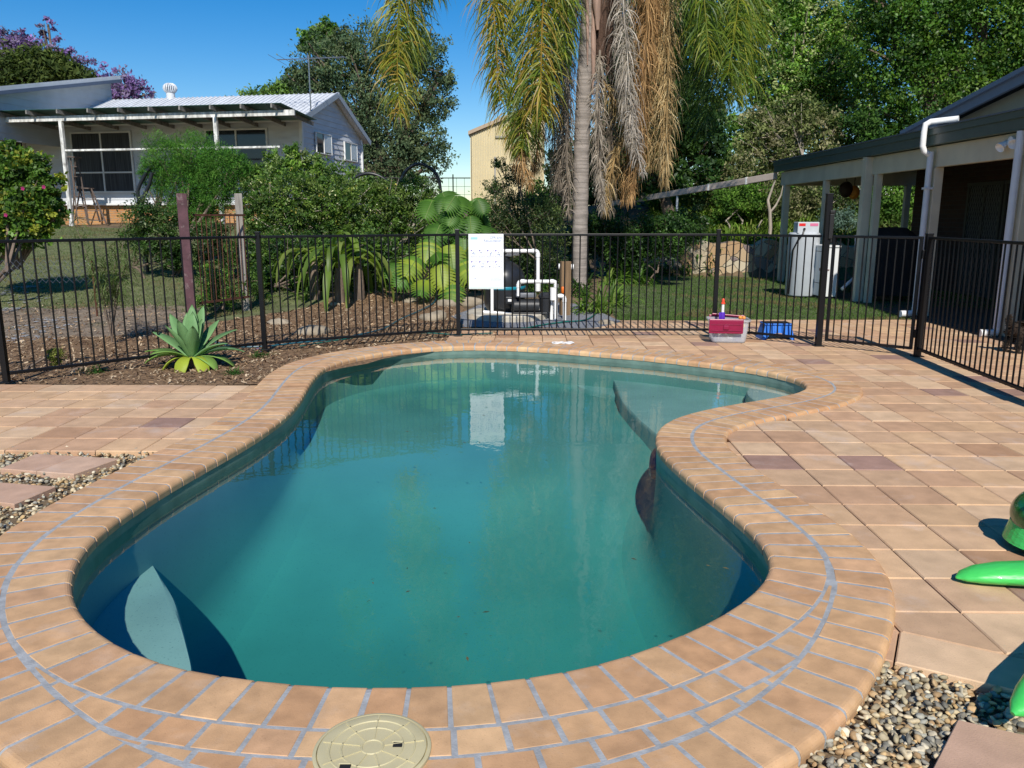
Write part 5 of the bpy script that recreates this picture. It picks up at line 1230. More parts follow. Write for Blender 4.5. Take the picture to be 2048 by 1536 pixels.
J = [(dg_(.08,0,.27),.075),(dg_(.0,0,.275),.07),(dg_(.20,0,.27),.085),(dg_(.32,0,.28),.095),(dg_(.40,0,.31),.075),(dg_(.47,0,.38),.05),(dg_(.52,0,.43),.058),(dg_(.585,0,.415),.035),(dg_(.63,0,.405),.024),
 (dg_(-.01,.055,.22),.055),(dg_(.02,.06,.15),.035),(dg_(-.05,.06,.10),.02),(dg_(-.035,.06,.02),.017),(dg_(.0,.06,.012),.016),
 (dg_(.03,-.055,.22),.055),(dg_(.07,-.06,.15),.035),(dg_(.01,-.06,.10),.02),(dg_(.03,-.06,.02),.017),(dg_(.065,-.06,.012),.016),
 (dg_(.33,.055,.21),.04),(dg_(.30,.06,.12),.024),(dg_(.32,.06,.02),.017),(dg_(.35,.06,.012),.016),
 (dg_(.37,-.055,.21),.04),(dg_(.39,-.06,.12),.024),(dg_(.42,-.06,.02),.017),(dg_(.45,-.06,.012),.016),
 (dg_(-.06,0,.31),.022),(dg_(-.09,0,.37),.016),(dg_(-.07,0,.42),.012)]
Ed = [(0,1),(0,2),(2,3),(3,4),(4,5),(5,6),(6,7),(7,8),(1,9),(9,10),(10,11),(11,12),(12,13),(1,14),(14,15),(15,16),(16,17),(17,18),(3,19),(19,20),(20,21),(21,22),(3,23),(23,24),(24,25),(25,26),(1,27),(27,28),(28,29)]
M_fur = mat('brown_fur', (0.035,0.024,0.017), rough=1, var=0.5, scale=30, bump=0.012, bscale=60)
dog = skin('dog', J, Ed, M_fur); tag(dog, 'small dark brown curly dog half cut off by the right photo edge', 'dog')
V = []; F = []; me0 = dog.data; vs_ = [v.co.copy() for v in me0.vertices]; ns_ = [v.normal.copy() for v in me0.vertices]
for q in range(5200):
    i = random.randrange(len(vs_)); p = vs_[i]+Vector((random.gauss(0,.006),)*3); nn_ = ns_[i]
    if p.z < .05: continue
    d = (nn_+Vector((random.gauss(0,.5), random.gauss(0,.5), random.gauss(-.3,.5)))).normalized(); L = random.uniform(.012,.028); s_ = d.orthogonal().normalized()*.003; b_i = len(V); V += [p-s_, p+s_, p+d*L+s_, p+d*L-s_]; F.append((b_i,b_i+1,b_i+2,b_i+3))
me_ = arr_mesh('coat_curls', V, F); cc_ = link('coat_curls', me_, M_fur, None); cc_.parent = dog
m_ = MB()
for s_ in (-1,1): q = Vector(dg_(.50,s_*.055,.43)); m_.box(q+Vector((0,s_*.005,-.03)), (.045,.014,.075), Matrix.Rotation(R(s_*12),3,'X'), .006)
m_.build('ears', M_fur, dog)

# ------------------------------------------------------------------ green inflatable toy at the right edge
M_infl = bpy.data.materials.new('green_vinyl'); M_infl.use_nodes = True; b_ = M_infl.node_tree.nodes['Principled BSDF']; b_.inputs['Base Color'].default_value = (0.06,0.56,0.10,1); b_.inputs['Roughness'].default_value = 0.42; b_.inputs['Coat Weight'].default_value = 0.4
nz = M_infl.node_tree.nodes.new('ShaderNodeTexNoise'); nz.inputs['Scale'].default_value = 9; bp = M_infl.node_tree.nodes.new('ShaderNodeBump'); bp.inputs['Distance'].default_value = 0.004; M_infl.node_tree.links.new(nz.outputs[0], bp.inputs['Height']); M_infl.node_tree.links.new(bp.outputs[0], b_.inputs['Normal'])
M_infd = mat('dark_green_vinyl', (0.01,0.13,0.02), rough=0.15, var=0.3, scale=12, coat=0.5, bump=0.006, bscale=20)
inf = empty('inflatable_toy', (2.6, 2.95, 0), 'shiny green inflatable pool toy with limbs lying at the right photo edge', 'inflatable')
def ellip(c_, r_, M=None, n_=28, sup=1.0):
    V = []; F = []
    for i in range(n_+1):
        th = math.pi*i/n_
        for j in range(n_):
            ph = 2*math.pi*j/n_; p = Vector((r_[0]*math.sin(th)**sup*math.cos(ph), r_[1]*math.sin(th)**sup*math.sin(ph), r_[2]*math.cos(th))); V.append((M @ p if M else p)+Vector(c_))
    for i in range(n_):
        for j in range(n_): F.append((i*n_+j, (i+1)*n_+j, (i+1)*n_+(j+1)%n_, i*n_+(j+1)%n_))
    return V, F
mb = MB(); mb.add(*ellip((2.78,2.72,.22),(.52,.55,.22))); mb.build('body', M_infl, inf, True)
hc = aty(2088,1072,3.42); mb = MB(); mb.add(*ellip((hc.x+.03,3.42,.16),(.165,.18,.135))); mb.build('head', M_infd, inf, True)
mb = MB(); hcx = hc.x+.03
for k_ in range(40):
    a = 2*math.pi*k_/40; b2 = 2*math.pi*(k_+1)/40
    for zz, ro, ri in ((.07,.18,.155),): mb.add([(hcx+ro*math.cos(a)*1.02,3.42+ro*math.sin(a)*1.05,zz-.03),(hcx+ro*math.cos(b2)*1.02,3.42+ro*math.sin(b2)*1.05,zz-.03),(hcx+ri*math.cos(b2),3.42+(ri+.02)*math.sin(b2),zz+.06),(hcx+ri*math.cos(a),3.42+(ri+.02)*math.sin(a),zz+.06)], [(0,1,2,3)])
mb.build('seam_skirt', M_infl, inf)
mb = MB(); mb.tube([(hcx+.168*math.cos(R(a)), 3.42+.1*math.sin(R(a))-.13, .19+.09*math.sin(R(a*1.0-90))) for a in range(150,260,8)], .008, 8); mb.build('orange_stripe', mat('orange_print', (0.65,0.12,0.02), rough=0.4, var=0), inf, True)
tipw = atz(1922,1152,.03)
def limb(pts, rad, flat, nm):
    V = []; F = []; n_ = 20; k_ = len(pts); P_ = [Vector(p) for p in pts]
    for i, p in enumerate(P_):
        t_ = (P_[min(i+1,k_-1)]-P_[max(i-1,0)]).normalized(); s_ = t_.cross(Vector((0,0,1))).normalized(); u_ = s_.cross(t_)
        for j in range(n_): a = 2*math.pi*j/n_; V.append(p+s_*rad[i]*math.cos(a)+u_*flat[i]*math.sin(a))
    F = [(i*n_+j, i*n_+(j+1)%n_, (i+1)*n_+(j+1)%n_, (i+1)*n_+j) for i in range(k_-1) for j in range(n_)]+[tuple(reversed(range(n_))), tuple(range((k_-1)*n_, k_*n_))]
    m_ = MB(); m_.add(V, F); m_.build(nm, M_infl, inf, True)
tx, ty = tipw.x-.02, tipw.y
limb([(tx,ty,.022),(tx+.03,ty,.03),(tx+.09,ty,.038),(tx+.18,ty-.005,.045),(tx+.3,ty-.02,.05),(tx+.45,ty-.05,.06),(tx+.7,ty-.15,.12)], [.006,.04,.062,.078,.085,.09,.10], [.004,.018,.032,.04,.045,.05,.08], 'flipper')
q = aty(2030,1395,2.05); limb([(q.x,2.05,.10),(q.x+.03,2.06,.11),(q.x+.08,2.09,.13),(q.x+.2,2.18,.16),(q.x+.5,2.35,.2)], [.008,.035,.05,.06,.08], [.006,.025,.035,.045,.07], 'flipper')
# ------------------------------------------------------------------ vegetation
def leafmat(name, rough=0.45, trans=0.35, spec=0.35): return mat(name, attr=True, rough=rough, var=0.12, scale=3, trans=trans, spec=spec)
M_leaf = leafmat('leaf'); M_leafm = leafmat('leaf_matte', 0.8, 0.3, 0.15); M_petal = leafmat('petal', 0.7, 0.4, 0.1)
M_bark = mat('bark', (0.16,0.12,0.09), rough=0.95, var=0.4, scale=6, streak=(3,3,.7), bump=0.01, bscale=20)
M_barkp = mat('pale_bark', (0.36,0.31,0.25), rough=0.9, var=0.3, scale=5, streak=(3,3,.7))
def zc(px, py, Y): return (aty(px, py, Y)-CAMP).dot(_f)
def B(px, py, r, Y, fy=1.0, fz=1.0):
    c_ = aty(px, py, Y); rr = r*zc(px, py, Y)/FPX; return (c_, (rr, rr*fy, rr*fz))
def foliage(name, blobs, n, leaf, cols, m, parent=None, clump=0.16, shell=0.45, asp=0.45, per=32, droop=0.0, zmin=None):
    C_ = np.array([b[0][:] for b in blobs]); Rr = np.array([b[1] for b in blobs]); wt = (Rr.prod(1))**(2/3); wt /= wt.sum()
    nc = max(4, n//per); ib = rng.choice(len(blobs), nc, p=wt); d = rng.normal(size=(nc,3)); d /= np.linalg.norm(d, axis=1)[:,None]
    rad = shell+(1.02-shell)*rng.random(nc)**0.6; rad *= 1+0.10*rng.normal(size=nc)
    cc = C_[ib]+d*Rr[ib]*rad[:,None]
    pal = np.array(cols); ci = rng.integers(0, len(cols), nc); ccol = pal[ci]*rng.uniform(.6,1.35,(nc,1))*1.35
    k = rng.integers(0, nc, n); sg_ = clump*Rr[ib[k]].mean(1)[:,None]*rng.uniform(.6,1.4,(nc,1))[k]
    P = cc[k]+rng.normal(size=(n,3))*sg_*np.array([1,1,.75])
    if zmin is not None: P[:,2] = np.maximum(P[:,2], gz(P[:,0],P[:,1])+zmin*rng.random(n)+.02)
    u = rng.normal(size=(n,3)); u[:,2] -= droop; u /= np.linalg.norm(u, axis=1)[:,None]
    nr = d[k]*.6+rng.normal(size=(n,3))*.8+np.array([0,-.2,.5]); v = np.cross(nr, u); v /= (np.linalg.norm(v, axis=1)[:,None]+1e-6)
    L = leaf*rng.uniform(.6,1.35,(n,1)); w_ = L*asp*.5
    V = np.stack([P-u*L/2, P+v*w_, P+u*L/2, P-v*w_], 1).reshape(-1,3); F = np.arange(4*n).reshape(n,4)
    Cc = np.repeat(ccol[k]*rng.uniform(.8,1.2,(n,1)), 4, 0)
    return link(name, arr_mesh(name, V, F, Cc), m, parent)
def bez(a, b, c_, n=8): return [a*(1-t)**2+b*2*t*(1-t)+c_*t*t for t in np.linspace(0,1,n)]
def limbs(name, base, blobs, r0, m, parent, fork=0.35, twigs=3, stems=1):
    mb_ = MB(); top = sum((b[0] for b in blobs), Vector((0,0,0)))/len(blobs)
    for s_ in range(stems):
        o_ = Vector((random.uniform(-.3,.3)*(stems>1), random.uniform(-.2,.2)*(stems>1), 0)); bs_ = base+o_
        fk = bs_.lerp(top, fork)+Vector((random.uniform(-.2,.2), random.uniform(-.2,.2), 0))+o_*1.5
        mb_.tube(bez(bs_-Vector((0,0,.2)), bs_.lerp(fk,.5)+Vector((random.uniform(-.15,.15),0,0)), fk, 6), [r0*(1-.07*i) for i in range(6)], 8)
        for b in blobs[s_::stems]:
            e_ = b[0]+Vector((random.uniform(-.3,.3)*b[1][0],0,b[1][2]*.3)); mid = fk.lerp(e_,.5)+Vector((random.uniform(-.15,.15)*b[1][0],0,-.1*b[1][2])); P_ = bez(fk-Vector((0,0,.05)), mid, e_, 7)
            mb_.tube(P_, [r0*.62*(1-.13*i)+.004 for i in range(7)], 6)
            for _ in range(twigs):
                s0_ = P_[random.randrange(2,6)]; e2 = b[0]+Vector((random.uniform(-.85,.85)*b[1][0], random.uniform(-.85,.85)*b[1][1], random.uniform(-.6,.85)*b[1][2]))
                mb_.tube(bez(s0_, s0_.lerp(e2,.5)+Vector((0,0,.1*b[1][2])), e2, 6), [r0*.26*(1-.15*i)+.003 for i in range(6)], 5)
    return mb_.build(name, m, parent, True)
def tree(label, basepx, Y, blobs, n, leaf, cols, r0=0.15, m=None, bark=None, cat='tree', name='tree', group=None, twigs=3, stems=1, fork=.35, **kw):
    b0 = aty(basepx[0], basepx[1], Y); base = onz(b0.x, Y)
    e_ = empty(name, tuple(base), label, cat, group)
    limbs('trunk' if cat == 'tree' else 'stems', base, blobs, r0, bark or M_bark, e_, fork, twigs, stems)
    foliage('crown' if cat == 'tree' else 'foliage', blobs, n, leaf, cols, m or M_leaf, e_, **kw); return e_
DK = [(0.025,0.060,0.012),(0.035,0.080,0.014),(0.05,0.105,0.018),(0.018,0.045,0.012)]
MD = [(0.06,0.13,0.02),(0.08,0.165,0.022),(0.045,0.10,0.018),(0.11,0.19,0.03)]
BR = [(0.07,0.17,0.018),(0.10,0.22,0.02),(0.05,0.13,0.015)]
GG = [(0.065,0.10,0.05),(0.09,0.125,0.06),(0.05,0.085,0.045),(0.11,0.14,0.065)]
OL = [(0.10,0.12,0.04),(0.14,0.16,0.06),(0.07,0.10,0.03),(0.20,0.19,0.10)]
PU = [(0.19,0.12,0.30),(0.24,0.15,0.36),(0.15,0.10,0.24),(0.20,0.16,0.27)]
# left background
tree('purple flowering jacaranda behind the raised wing of the house', (120,300), 62, [B(15,115,50,62),B(95,55,20,62),B(60,95,36,62),B(120,110,30,62),B(150,150,40,62),B(250,180,38,62),B(215,175,36,62),B(290,195,24,62),B(20,85,30,62)], 9500, 0.30, PU, .35, M_petal, clump=.13, shell=.25)
tree('dark green bushy tree between the wing roof and the purple jacaranda', (80,300), 56, [B(10,150,50,56),B(90,148,46,56),B(150,160,36,56),B(50,135,36,56),B(120,140,30,56)], 14000, 0.34, [(0.05,0.075,0.02),(0.07,0.095,0.022),(0.035,0.055,0.015)], .3, M_leafm, clump=.2)
tree('large grey green tree with several trunks behind the house gable', (795,405), 44, [B(600,150,30,44),B(660,130,60,44),B(690,90,34,44),B(745,110,66,44),B(800,120,50,44),B(840,110,60,44),B(865,200,48,44),B(640,220,55,44),B(710,220,70,44),B(790,230,70,44),B(860,290,48,44),B(700,310,48,44),B(770,320,55,44),B(845,350,38,44),B(640,170,50,44),B(885,150,26,44),B(820,300,30,44)], 56000, 0.17, GG, .38, M_leafm, twigs=4, stems=4, fork=.28, clump=.13, shell=.35, droop=.5)
tree('broad leaved tree top poking above the large grey green tree', (640,420), 50, [B(628,72,26,50),B(650,60,20,50),B(612,90,16,50),B(655,100,26,50)], 2600, 0.36, MD, .2, clump=.2, shell=.3)
tree('low feathery green tree showing over the white roof ridge', (520,420), 52, [B(560,195,40,52,1,.7),B(510,200,34,52,1,.5),B(470,205,26,52,1,.35),B(590,180,34,52)], 7000, 0.22, [(0.09,0.16,0.03),(0.12,0.2,0.04),(0.06,0.12,0.02)], .2, clump=.18)
# right background
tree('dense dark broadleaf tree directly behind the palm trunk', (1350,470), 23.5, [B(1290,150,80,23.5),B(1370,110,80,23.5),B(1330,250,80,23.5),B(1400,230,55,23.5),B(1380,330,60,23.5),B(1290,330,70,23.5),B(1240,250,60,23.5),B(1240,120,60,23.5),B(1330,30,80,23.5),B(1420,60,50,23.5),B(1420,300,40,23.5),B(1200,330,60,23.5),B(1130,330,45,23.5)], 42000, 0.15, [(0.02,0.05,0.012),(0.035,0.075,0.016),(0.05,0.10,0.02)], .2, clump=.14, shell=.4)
tree('tall pale leaved tree with white branches right of the palm fronds', (1600,470), 31, [B(1530,70,70,31),B(1600,20,80,31),B(1560,170,75,31),B(1640,120,80,31),B(1500,20,50,31),B(1480,270,50,31),B(1540,250,50,31),B(1690,60,60,31),B(1620,230,70,31),B(1700,190,70,31),B(1500,160,34,31),B(1600,-70,90,31)], 72000, 0.12, [(0.13,0.24,0.04),(0.18,0.30,0.05),(0.08,0.16,0.028),(0.28,0.32,0.13),(0.06,0.13,0.024)], .26, M_leaf, M_barkp, twigs=5, clump=.11, shell=.3, asp=.6)
tree('massive dark green tree filling the upper right corner', (1900,470), 27, [B(1780,100,90,27),B(1850,20,110,27),B(1950,60,130,27),B(1860,190,100,27),B(2030,170,110,27),B(1960,210,90,27),B(1770,230,60,27),B(2100,60,120,27),B(1780,-40,90,27),B(1930,-90,130,27),B(2080,-110,140,27),B(1800,290,50,27)], 115000, 0.11, [(0.042,0.10,0.014),(0.06,0.135,0.017),(0.03,0.075,0.012),(0.095,0.165,0.022)], .4, clump=.10, shell=.4, asp=.6)
tree('scrubby grey twiggy tree above the patio roof line', (1610,450), 25.5, [B(1530,250,48,25.5),B(1600,240,48,25.5),B(1660,270,42,25.5),B(1560,310,50,25.5),B(1640,320,45,25.5),B(1500,300,36,25.5),B(1700,300,36,25.5)], 13000, 0.13, OL, .07, M_leafm, M_barkp, twigs=12, stems=4, clump=.16, shell=.15)
SB = 'shrubs on the bank behind the stone wall'
for lb, bp_, Y, bl_, n_, lf, cl_ in (
 ('olive shrub on the bank left of the pale rail', (1440,470), 24, [B(1430,350,40,24),B(1470,340,42,24),B(1410,390,36,24)], 8000, .10, OL),
 ('bright green broadleaf shrub on the bank beneath the rail joints', (1480,480), 22.6, [B(1460,400,36,22.6),B(1500,395,34,22.6)], 4500, .09, MD),
 ('tangled brown green shrub behind the leftmost patio post', (1580,470), 22.8, [B(1560,400,46,22.8),B(1600,380,46,22.8),B(1590,430,36,22.8)], 9000, .08, OL),
 ('dark shrub with dry stems seen below the patio beam', (1670,470), 23, [B(1650,380,40,23),B(1690,400,42,23),B(1640,420,36,23)], 9000, .08, [(0.05,0.085,0.025),(0.08,0.12,0.03),(0.12,0.12,0.06)]),
 ('blue green shrub seen between patio posts above the cabinet', (1665,480), 21.9, [B(1662,445,28,21.9),B(1690,440,24,21.9)], 3500, .06, [(0.10,0.15,0.12),(0.07,0.12,0.09)]),
 ('bright leafy shrub seen past the brick corner of the patio', (1790,480), 22.5, [B(1780,380,45,22.5),B(1810,430,40,22.5),B(1750,430,34,22.5),B(1830,370,40,22.5)], 9000, .10, MD),
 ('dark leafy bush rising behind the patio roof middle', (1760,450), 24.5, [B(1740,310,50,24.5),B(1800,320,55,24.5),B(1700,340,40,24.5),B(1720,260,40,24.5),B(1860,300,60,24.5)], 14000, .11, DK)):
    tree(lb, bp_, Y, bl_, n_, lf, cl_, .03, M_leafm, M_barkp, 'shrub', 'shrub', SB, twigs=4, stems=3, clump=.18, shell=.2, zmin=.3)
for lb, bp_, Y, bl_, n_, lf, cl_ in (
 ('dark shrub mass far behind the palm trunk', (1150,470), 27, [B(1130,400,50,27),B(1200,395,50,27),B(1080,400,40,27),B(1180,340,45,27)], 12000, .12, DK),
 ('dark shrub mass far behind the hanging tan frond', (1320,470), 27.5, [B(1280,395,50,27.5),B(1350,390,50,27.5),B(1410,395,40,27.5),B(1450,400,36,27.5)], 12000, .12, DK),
 ('grey green shrub far behind the joint of the pale rail', (1500,470), 28.5, [B(1480,370,44,28.5),B(1530,350,44,28.5),B(1580,360,44,28.5)], 9000, .12, OL)):
    tree(lb, bp_, Y, bl_, n_, lf, cl_, .04, M_leafm, M_bark, 'shrub', 'shrub', SB, twigs=3, stems=3, clump=.18, shell=.2, zmin=.3)
# forked pale sapling on the bank
b0 = aty(1553,480,21.6); t = empty('sapling', (b0.x,21.6,.8), 'bare pale forked sapling trunk before the leftmost patio post', 'tree')
mb = MB(); s_ = lambda a, b: aty(a, b, 21.6)
mb.tube([s_(1538,480),s_(1541,455),s_(1540,425),s_(1536,400),s_(1545,375),s_(1556,345)], [.05,.045,.04,.035,.025,.015], 7); mb.tube([s_(1540,425),s_(1552,410),s_(1562,390),s_(1566,370)], [.03,.025,.02,.01], 6)
mb.build('trunk', M_barkp, t, True); foliage('crown', [B(1560,350,18,21.6),B(1570,370,14,21.6)], 500, .06, MD, M_leaf, t)
# side garden shrubs
SG = 'shrubs of the side garden'
tree('sprawling hibiscus bush with pink blooms at the left photo edge', (-75,520), 13.2, [B(100,410,30,13.2),B(60,458,36,13.2),B(0,465,45,13.2),B(105,440,20,13.2),B(20,440,55,13.2),B(105,370,22,13.2),B(15,335,45,13.2),B(55,350,45,13.2),B(20,400,60,13.2),B(70,400,42,13.2),B(40,450,48,13.2),B(85,430,26,13.2),B(-40,400,70,13.2),B(10,310,28,13.2)], 34000, .075, [(0.07,0.14,0.02),(0.10,0.19,0.025),(0.05,0.10,0.018),(0.22,0.24,0.03),(0.04,0.08,0.015)], .04, M_leaf, None, 'shrub', 'shrub', SG, stems=3, clump=.15, shell=.35, asp=.65)
sh_ = [o for o in bpy.data.objects if o.name.startswith('shrub') and 'hibiscus' in o.get('label','')][0]
for px, py in ((46,377),(88,374),(12,430)):
    c_ = aty(px, py, 12.45); mb = MB(); mb.col = (0.5,0.04,0.2)
    for i in range(5):
        a = i*1.2566; d = Vector((math.cos(a), -.35, math.sin(a))); s_2 = Vector((-math.sin(a), 0, math.cos(a))); mb.add([c_, c_+d*.02+s_2*.013, c_+d*.036, c_+d*.02-s_2*.013], [(0,1,2,3)])
    mb.build('flower', M_petal, sh_)
tree('mounded feathery bright green bush draped over a black hoop', (370,470), 16.5, [B(330,320,48,16.5),B(390,315,52,16.5),B(440,335,48,16.5),B(360,370,52,16.5),B(420,390,44,16.5),B(400,430,36,16.5),B(310,350,30,16.5),B(480,330,26,16.5),B(380,420,44,16.5),B(430,360,50,16.5)], 72000, .055, [(0.045,0.13,0.018),(0.06,0.165,0.022),(0.035,0.10,0.016),(0.09,0.19,0.03)], .05, M_leafm, None, 'shrub', 'shrub', SG, stems=3, clump=.12, shell=.45, asp=.18, droop=.4)
tree('dark glossy bush left of the purple post', (310,500), 15.2, [B(290,430,36,15.2),B(330,450,34,15.2),B(300,490,30,15.2),B(345,490,24,15.2),B(270,470,24,15.2),B(380,480,34,15.2),B(430,470,34,15.2),B(340,520,24,15.2),B(460,510,30,15.2),B(400,520,26,15.2)], 20000, .055, DK+[(0.10,0.13,0.05)], .03, M_leaf, None, 'shrub', 'shrub', SG, stems=3, clump=.15, shell=.35, zmin=.3)
tree('light leafed rambling vine above the hedge beside the house corner', (600,450), 18, [B(560,335,36,18),B(610,345,40,18),B(660,360,40,18),B(710,365,34,18),B(530,365,34,18),B(585,305,22,18),B(745,375,20,18),B(500,350,26,18)], 13000, .08, [(0.09,0.17,0.03),(0.13,0.22,0.03),(0.06,0.12,0.02),(0.14,0.19,0.06)], .04, M_leaf, M_barkp, 'shrub', 'shrub', SG, stems=4, clump=.14, shell=.2)
hed = [([B(540,400,48,15.2),B(590,390,48,15.2),B(560,440,48,15.2),B(520,430,44,15.2),B(610,430,40,15.2),B(500,390,30,15.2),B(545,480,50,15.2)], 'hedge section with cream flecks at the weathered grey post'),
 ([B(660,400,52,15.8),B(700,410,50,15.8),B(660,450,48,15.8),B(720,450,45,15.8),B(620,385,30,15.8),B(680,480,50,15.8),B(635,370,22,15.8)], 'hedge section with brown stems above the drooping leaves'),
 ([B(770,400,48,16.2),B(820,395,46,16.2),B(780,450,48,16.2),B(840,450,44,16.2),B(740,385,26,16.2),B(800,480,44,16.2),B(860,400,28,16.2)], 'hedge section nearest the monstera under the black hoops')]
for bl_, lb in hed: tree(lb, (int(640),470), bl_[0][0].y, bl_, 17000, .055, [(0.06,0.12,0.02),(0.09,0.16,0.025),(0.035,0.075,0.015),(0.12,0.18,0.03),(0.36,0.36,0.20),(0.05,0.09,0.02)], .035, M_leaf, M_barkp, 'hedge', 'hedge', 'hedge sections along the side garden', twigs=7, stems=3, clump=.13, shell=.35, zmin=.4) if False else None
for bl_, lb in hed:
    cx = sum(b[0].x for b in bl_)/len(bl_); Y = bl_[0][0].y; base = onz(cx, Y); e_ = empty('hedge', tuple(base), lb, 'hedge', 'hedge sections along the side garden')
    limbs('stems', base, bl_, .035, M_barkp, e_, .3, 8, 3); foliage('foliage', bl_, 24000, .055, [(0.06,0.12,0.02),(0.09,0.16,0.025),(0.035,0.075,0.015),(0.12,0.18,0.03),(0.04,0.08,0.015),(0.12,0.17,0.04)], M_leaf, e_, clump=.10, shell=.25, per=26, zmin=.4)
    fo_ = foliage('flower_flecks', bl_, 260, .05, [(0.55,0.52,0.30),(0.6,0.5,0.12)], M_petal, e_, clump=.1, shell=.85, per=5); fo_['kind'] = 'stuff'
def shrub(lb, bl_, n_, lf, cl_, m_=None, **kw):
    cx = sum(b[0].x for b in bl_)/len(bl_); Y = bl_[0][0].y; base = onz(cx, Y); e_ = empty('shrub', tuple(base), lb, 'shrub', SG)
    limbs('stems', base, bl_, .022, M_bark, e_, .3, 5, 3); foliage('foliage', bl_, n_, lf, cl_, m_ or M_leaf, e_, **{**dict(clump=.16, shell=.25, zmin=.25), **kw}); return e_
shrub('dark understory bush behind the drooping strap leaves', [B(560,520,50,14.2),B(620,510,45,14.2),B(520,540,40,14.2),B(680,520,40,14.2),B(750,500,40,14.2),B(490,500,34,14.2),B(600,560,36,14.2),B(660,560,34,14.2),B(720,550,34,14.2),B(790,520,34,14.2)], 30000, .06, DK+[(0.08,0.14,0.02)])
shrub('shrub at the foot of the weathered post beyond the fence', [B(430,560,36,12.3),B(460,590,30,12.3),B(410,600,28,12.3),B(500,560,30,12.6)], 5200, .045, [(0.08,0.16,0.025),(0.11,0.2,0.03),(0.05,0.10,0.02)], shell=.1)
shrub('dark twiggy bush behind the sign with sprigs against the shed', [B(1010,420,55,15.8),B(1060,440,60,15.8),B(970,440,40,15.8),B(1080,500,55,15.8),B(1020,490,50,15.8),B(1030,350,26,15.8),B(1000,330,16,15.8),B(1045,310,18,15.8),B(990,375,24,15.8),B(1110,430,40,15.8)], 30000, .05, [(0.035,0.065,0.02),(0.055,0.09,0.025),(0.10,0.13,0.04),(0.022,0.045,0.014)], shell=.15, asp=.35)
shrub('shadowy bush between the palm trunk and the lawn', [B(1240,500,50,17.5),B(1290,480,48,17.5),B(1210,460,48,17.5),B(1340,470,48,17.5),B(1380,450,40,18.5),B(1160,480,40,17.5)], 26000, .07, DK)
shrub('round olive mound of foliage beyond the hibiscus shadow', [B(110,712,17,8.0)], 1500, .022, [(0.12,0.14,0.03),(0.16,0.17,0.04),(0.08,0.10,0.02)], M_leafm, zmin=.02)

# strap leaves
class Blades:
    def __init__(s): s.V=[]; s.F=[]; s.C=[]
    def blade(s, base, az, el, L, W, droop, col, seg=7, prof=None, fold=0.25, twist=0.0):
        p = Vector(base); d = Vector((math.cos(az)*math.cos(el), math.sin(az)*math.cos(el), math.sin(el))); side0 = Vector((-math.sin(az), math.cos(az), 0)); b0 = len(s.V); st_ = L/seg
        for i in range(seg+1):
            t = i/seg; w_ = W*(prof(t) if prof else math.sin(math.pi*min(1,.12+.88*t)**.8)**.7 if t < 1 else 0.0)
            side = side0; nrm = d.cross(side).normalized(); nrm = nrm if nrm.z > 0 or abs(d.z) > .9 else -nrm
            s.V += [p-side*w_/2+nrm*w_*fold, p, p+side*w_/2+nrm*w_*fold]; cc_ = col; s.C += [cc_]*3
            d = (d+Vector((0,0,-droop/seg))*(1+t)).normalized(); p = p+d*st_
        for i in range(seg):
            a = b0+3*i; s.F += [(a,a+1,a+4,a+3),(a+1,a+2,a+5,a+4)]
    def build(s, name, m, parent=None): o = link(name, arr_mesh(name, np.array([v[:] for v in s.V]), np.array(s.F), np.array(s.C)), m, parent, True); return o
def vc(cols, k=.2): c_ = random.choice(cols); f_ = random.uniform(1-k,1+k); return tuple(x*f_ for x in c_)
def strap(name, lb, cat, base, n, L, W, cols, el=(35,85), droop=1.3, spread=.08, group=None, m=None, parent=None, seg=7):
    b_ = Blades()
    for i in range(n): b_.blade((base.x+random.gauss(0,spread), base.y+random.gauss(0,spread), base.z-.02), random.uniform(0,6.283), R(random.uniform(*el)), L*random.uniform(.6,1.15), W*random.uniform(.7,1.2), droop*random.uniform(.7,1.4), vc(cols), seg)
    o = b_.build(name, m or M_leaf); return tag(o, lb, cat, group)
# agave beside the left paving
ag = gp(386,738); ag = Vector((ag.x, ag.y, 0)); t = empty('agave', tuple(ag), 'broad leaved blue green agave rosette in the mulch bed', 'agave')
M_ag = mat('agave_leaf', attr=True, rough=0.55, var=0.10, scale=6, trans=0.12, spec=0.3)
aprof = lambda t: (0.42+1.1*t if t < .5 else .97*math.cos((t-.5)*math.pi)**.8 if t < 1 else 0.0)
spec_ = [(115,58,.46,0,0),(100,72,.50,0,0),(75,66,.50,0,0),(140,50,.50,0,0),(158,34,.48,.2,0),(60,48,.44,.1,0),(35,40,.46,.3,0),(20,24,.44,.5,0),(8,14,.42,.9,1),(-8,34,.36,.3,0),(-60,62,.36,.0,0),(-100,68,.40,.0,0),(-130,60,.38,.1,0),(172,18,.44,.3,1),(190,22,.40,.7,1),(198,22,.36,1.9,2),(-96,26,.32,2.1,2),(-48,24,.36,1.9,2),(-25,12,.30,.9,1),(85,82,.42,0,0),(48,74,.36,0,0),(120,35,.4,.3,0),(215,30,.34,.5,1)]
bl = Blades()
for az, el, L, dr, kd in spec_:
    c_ = [(0.16,0.31,0.12),(0.19,0.33,0.07),(0.34,0.42,0.04)][kd]; bl.blade((ag.x+.03*math.cos(R(az)), ag.y+.03*math.sin(R(az)), .075), R(az), R(el), L*1.12, .145, dr, vc([c_], .1), 10, aprof, .16)
o = bl.build('leaves', M_ag, t); sm = o.modifiers.new('s','SOLIDIFY'); sm.thickness = 0.008
mb = MB(); mb.lathe((ag.x,ag.y,-.03), [(.05,0),(.07,.05),(.06,.11),(.03,.14)], 14); mb.build('stem', M_bark, t, True)
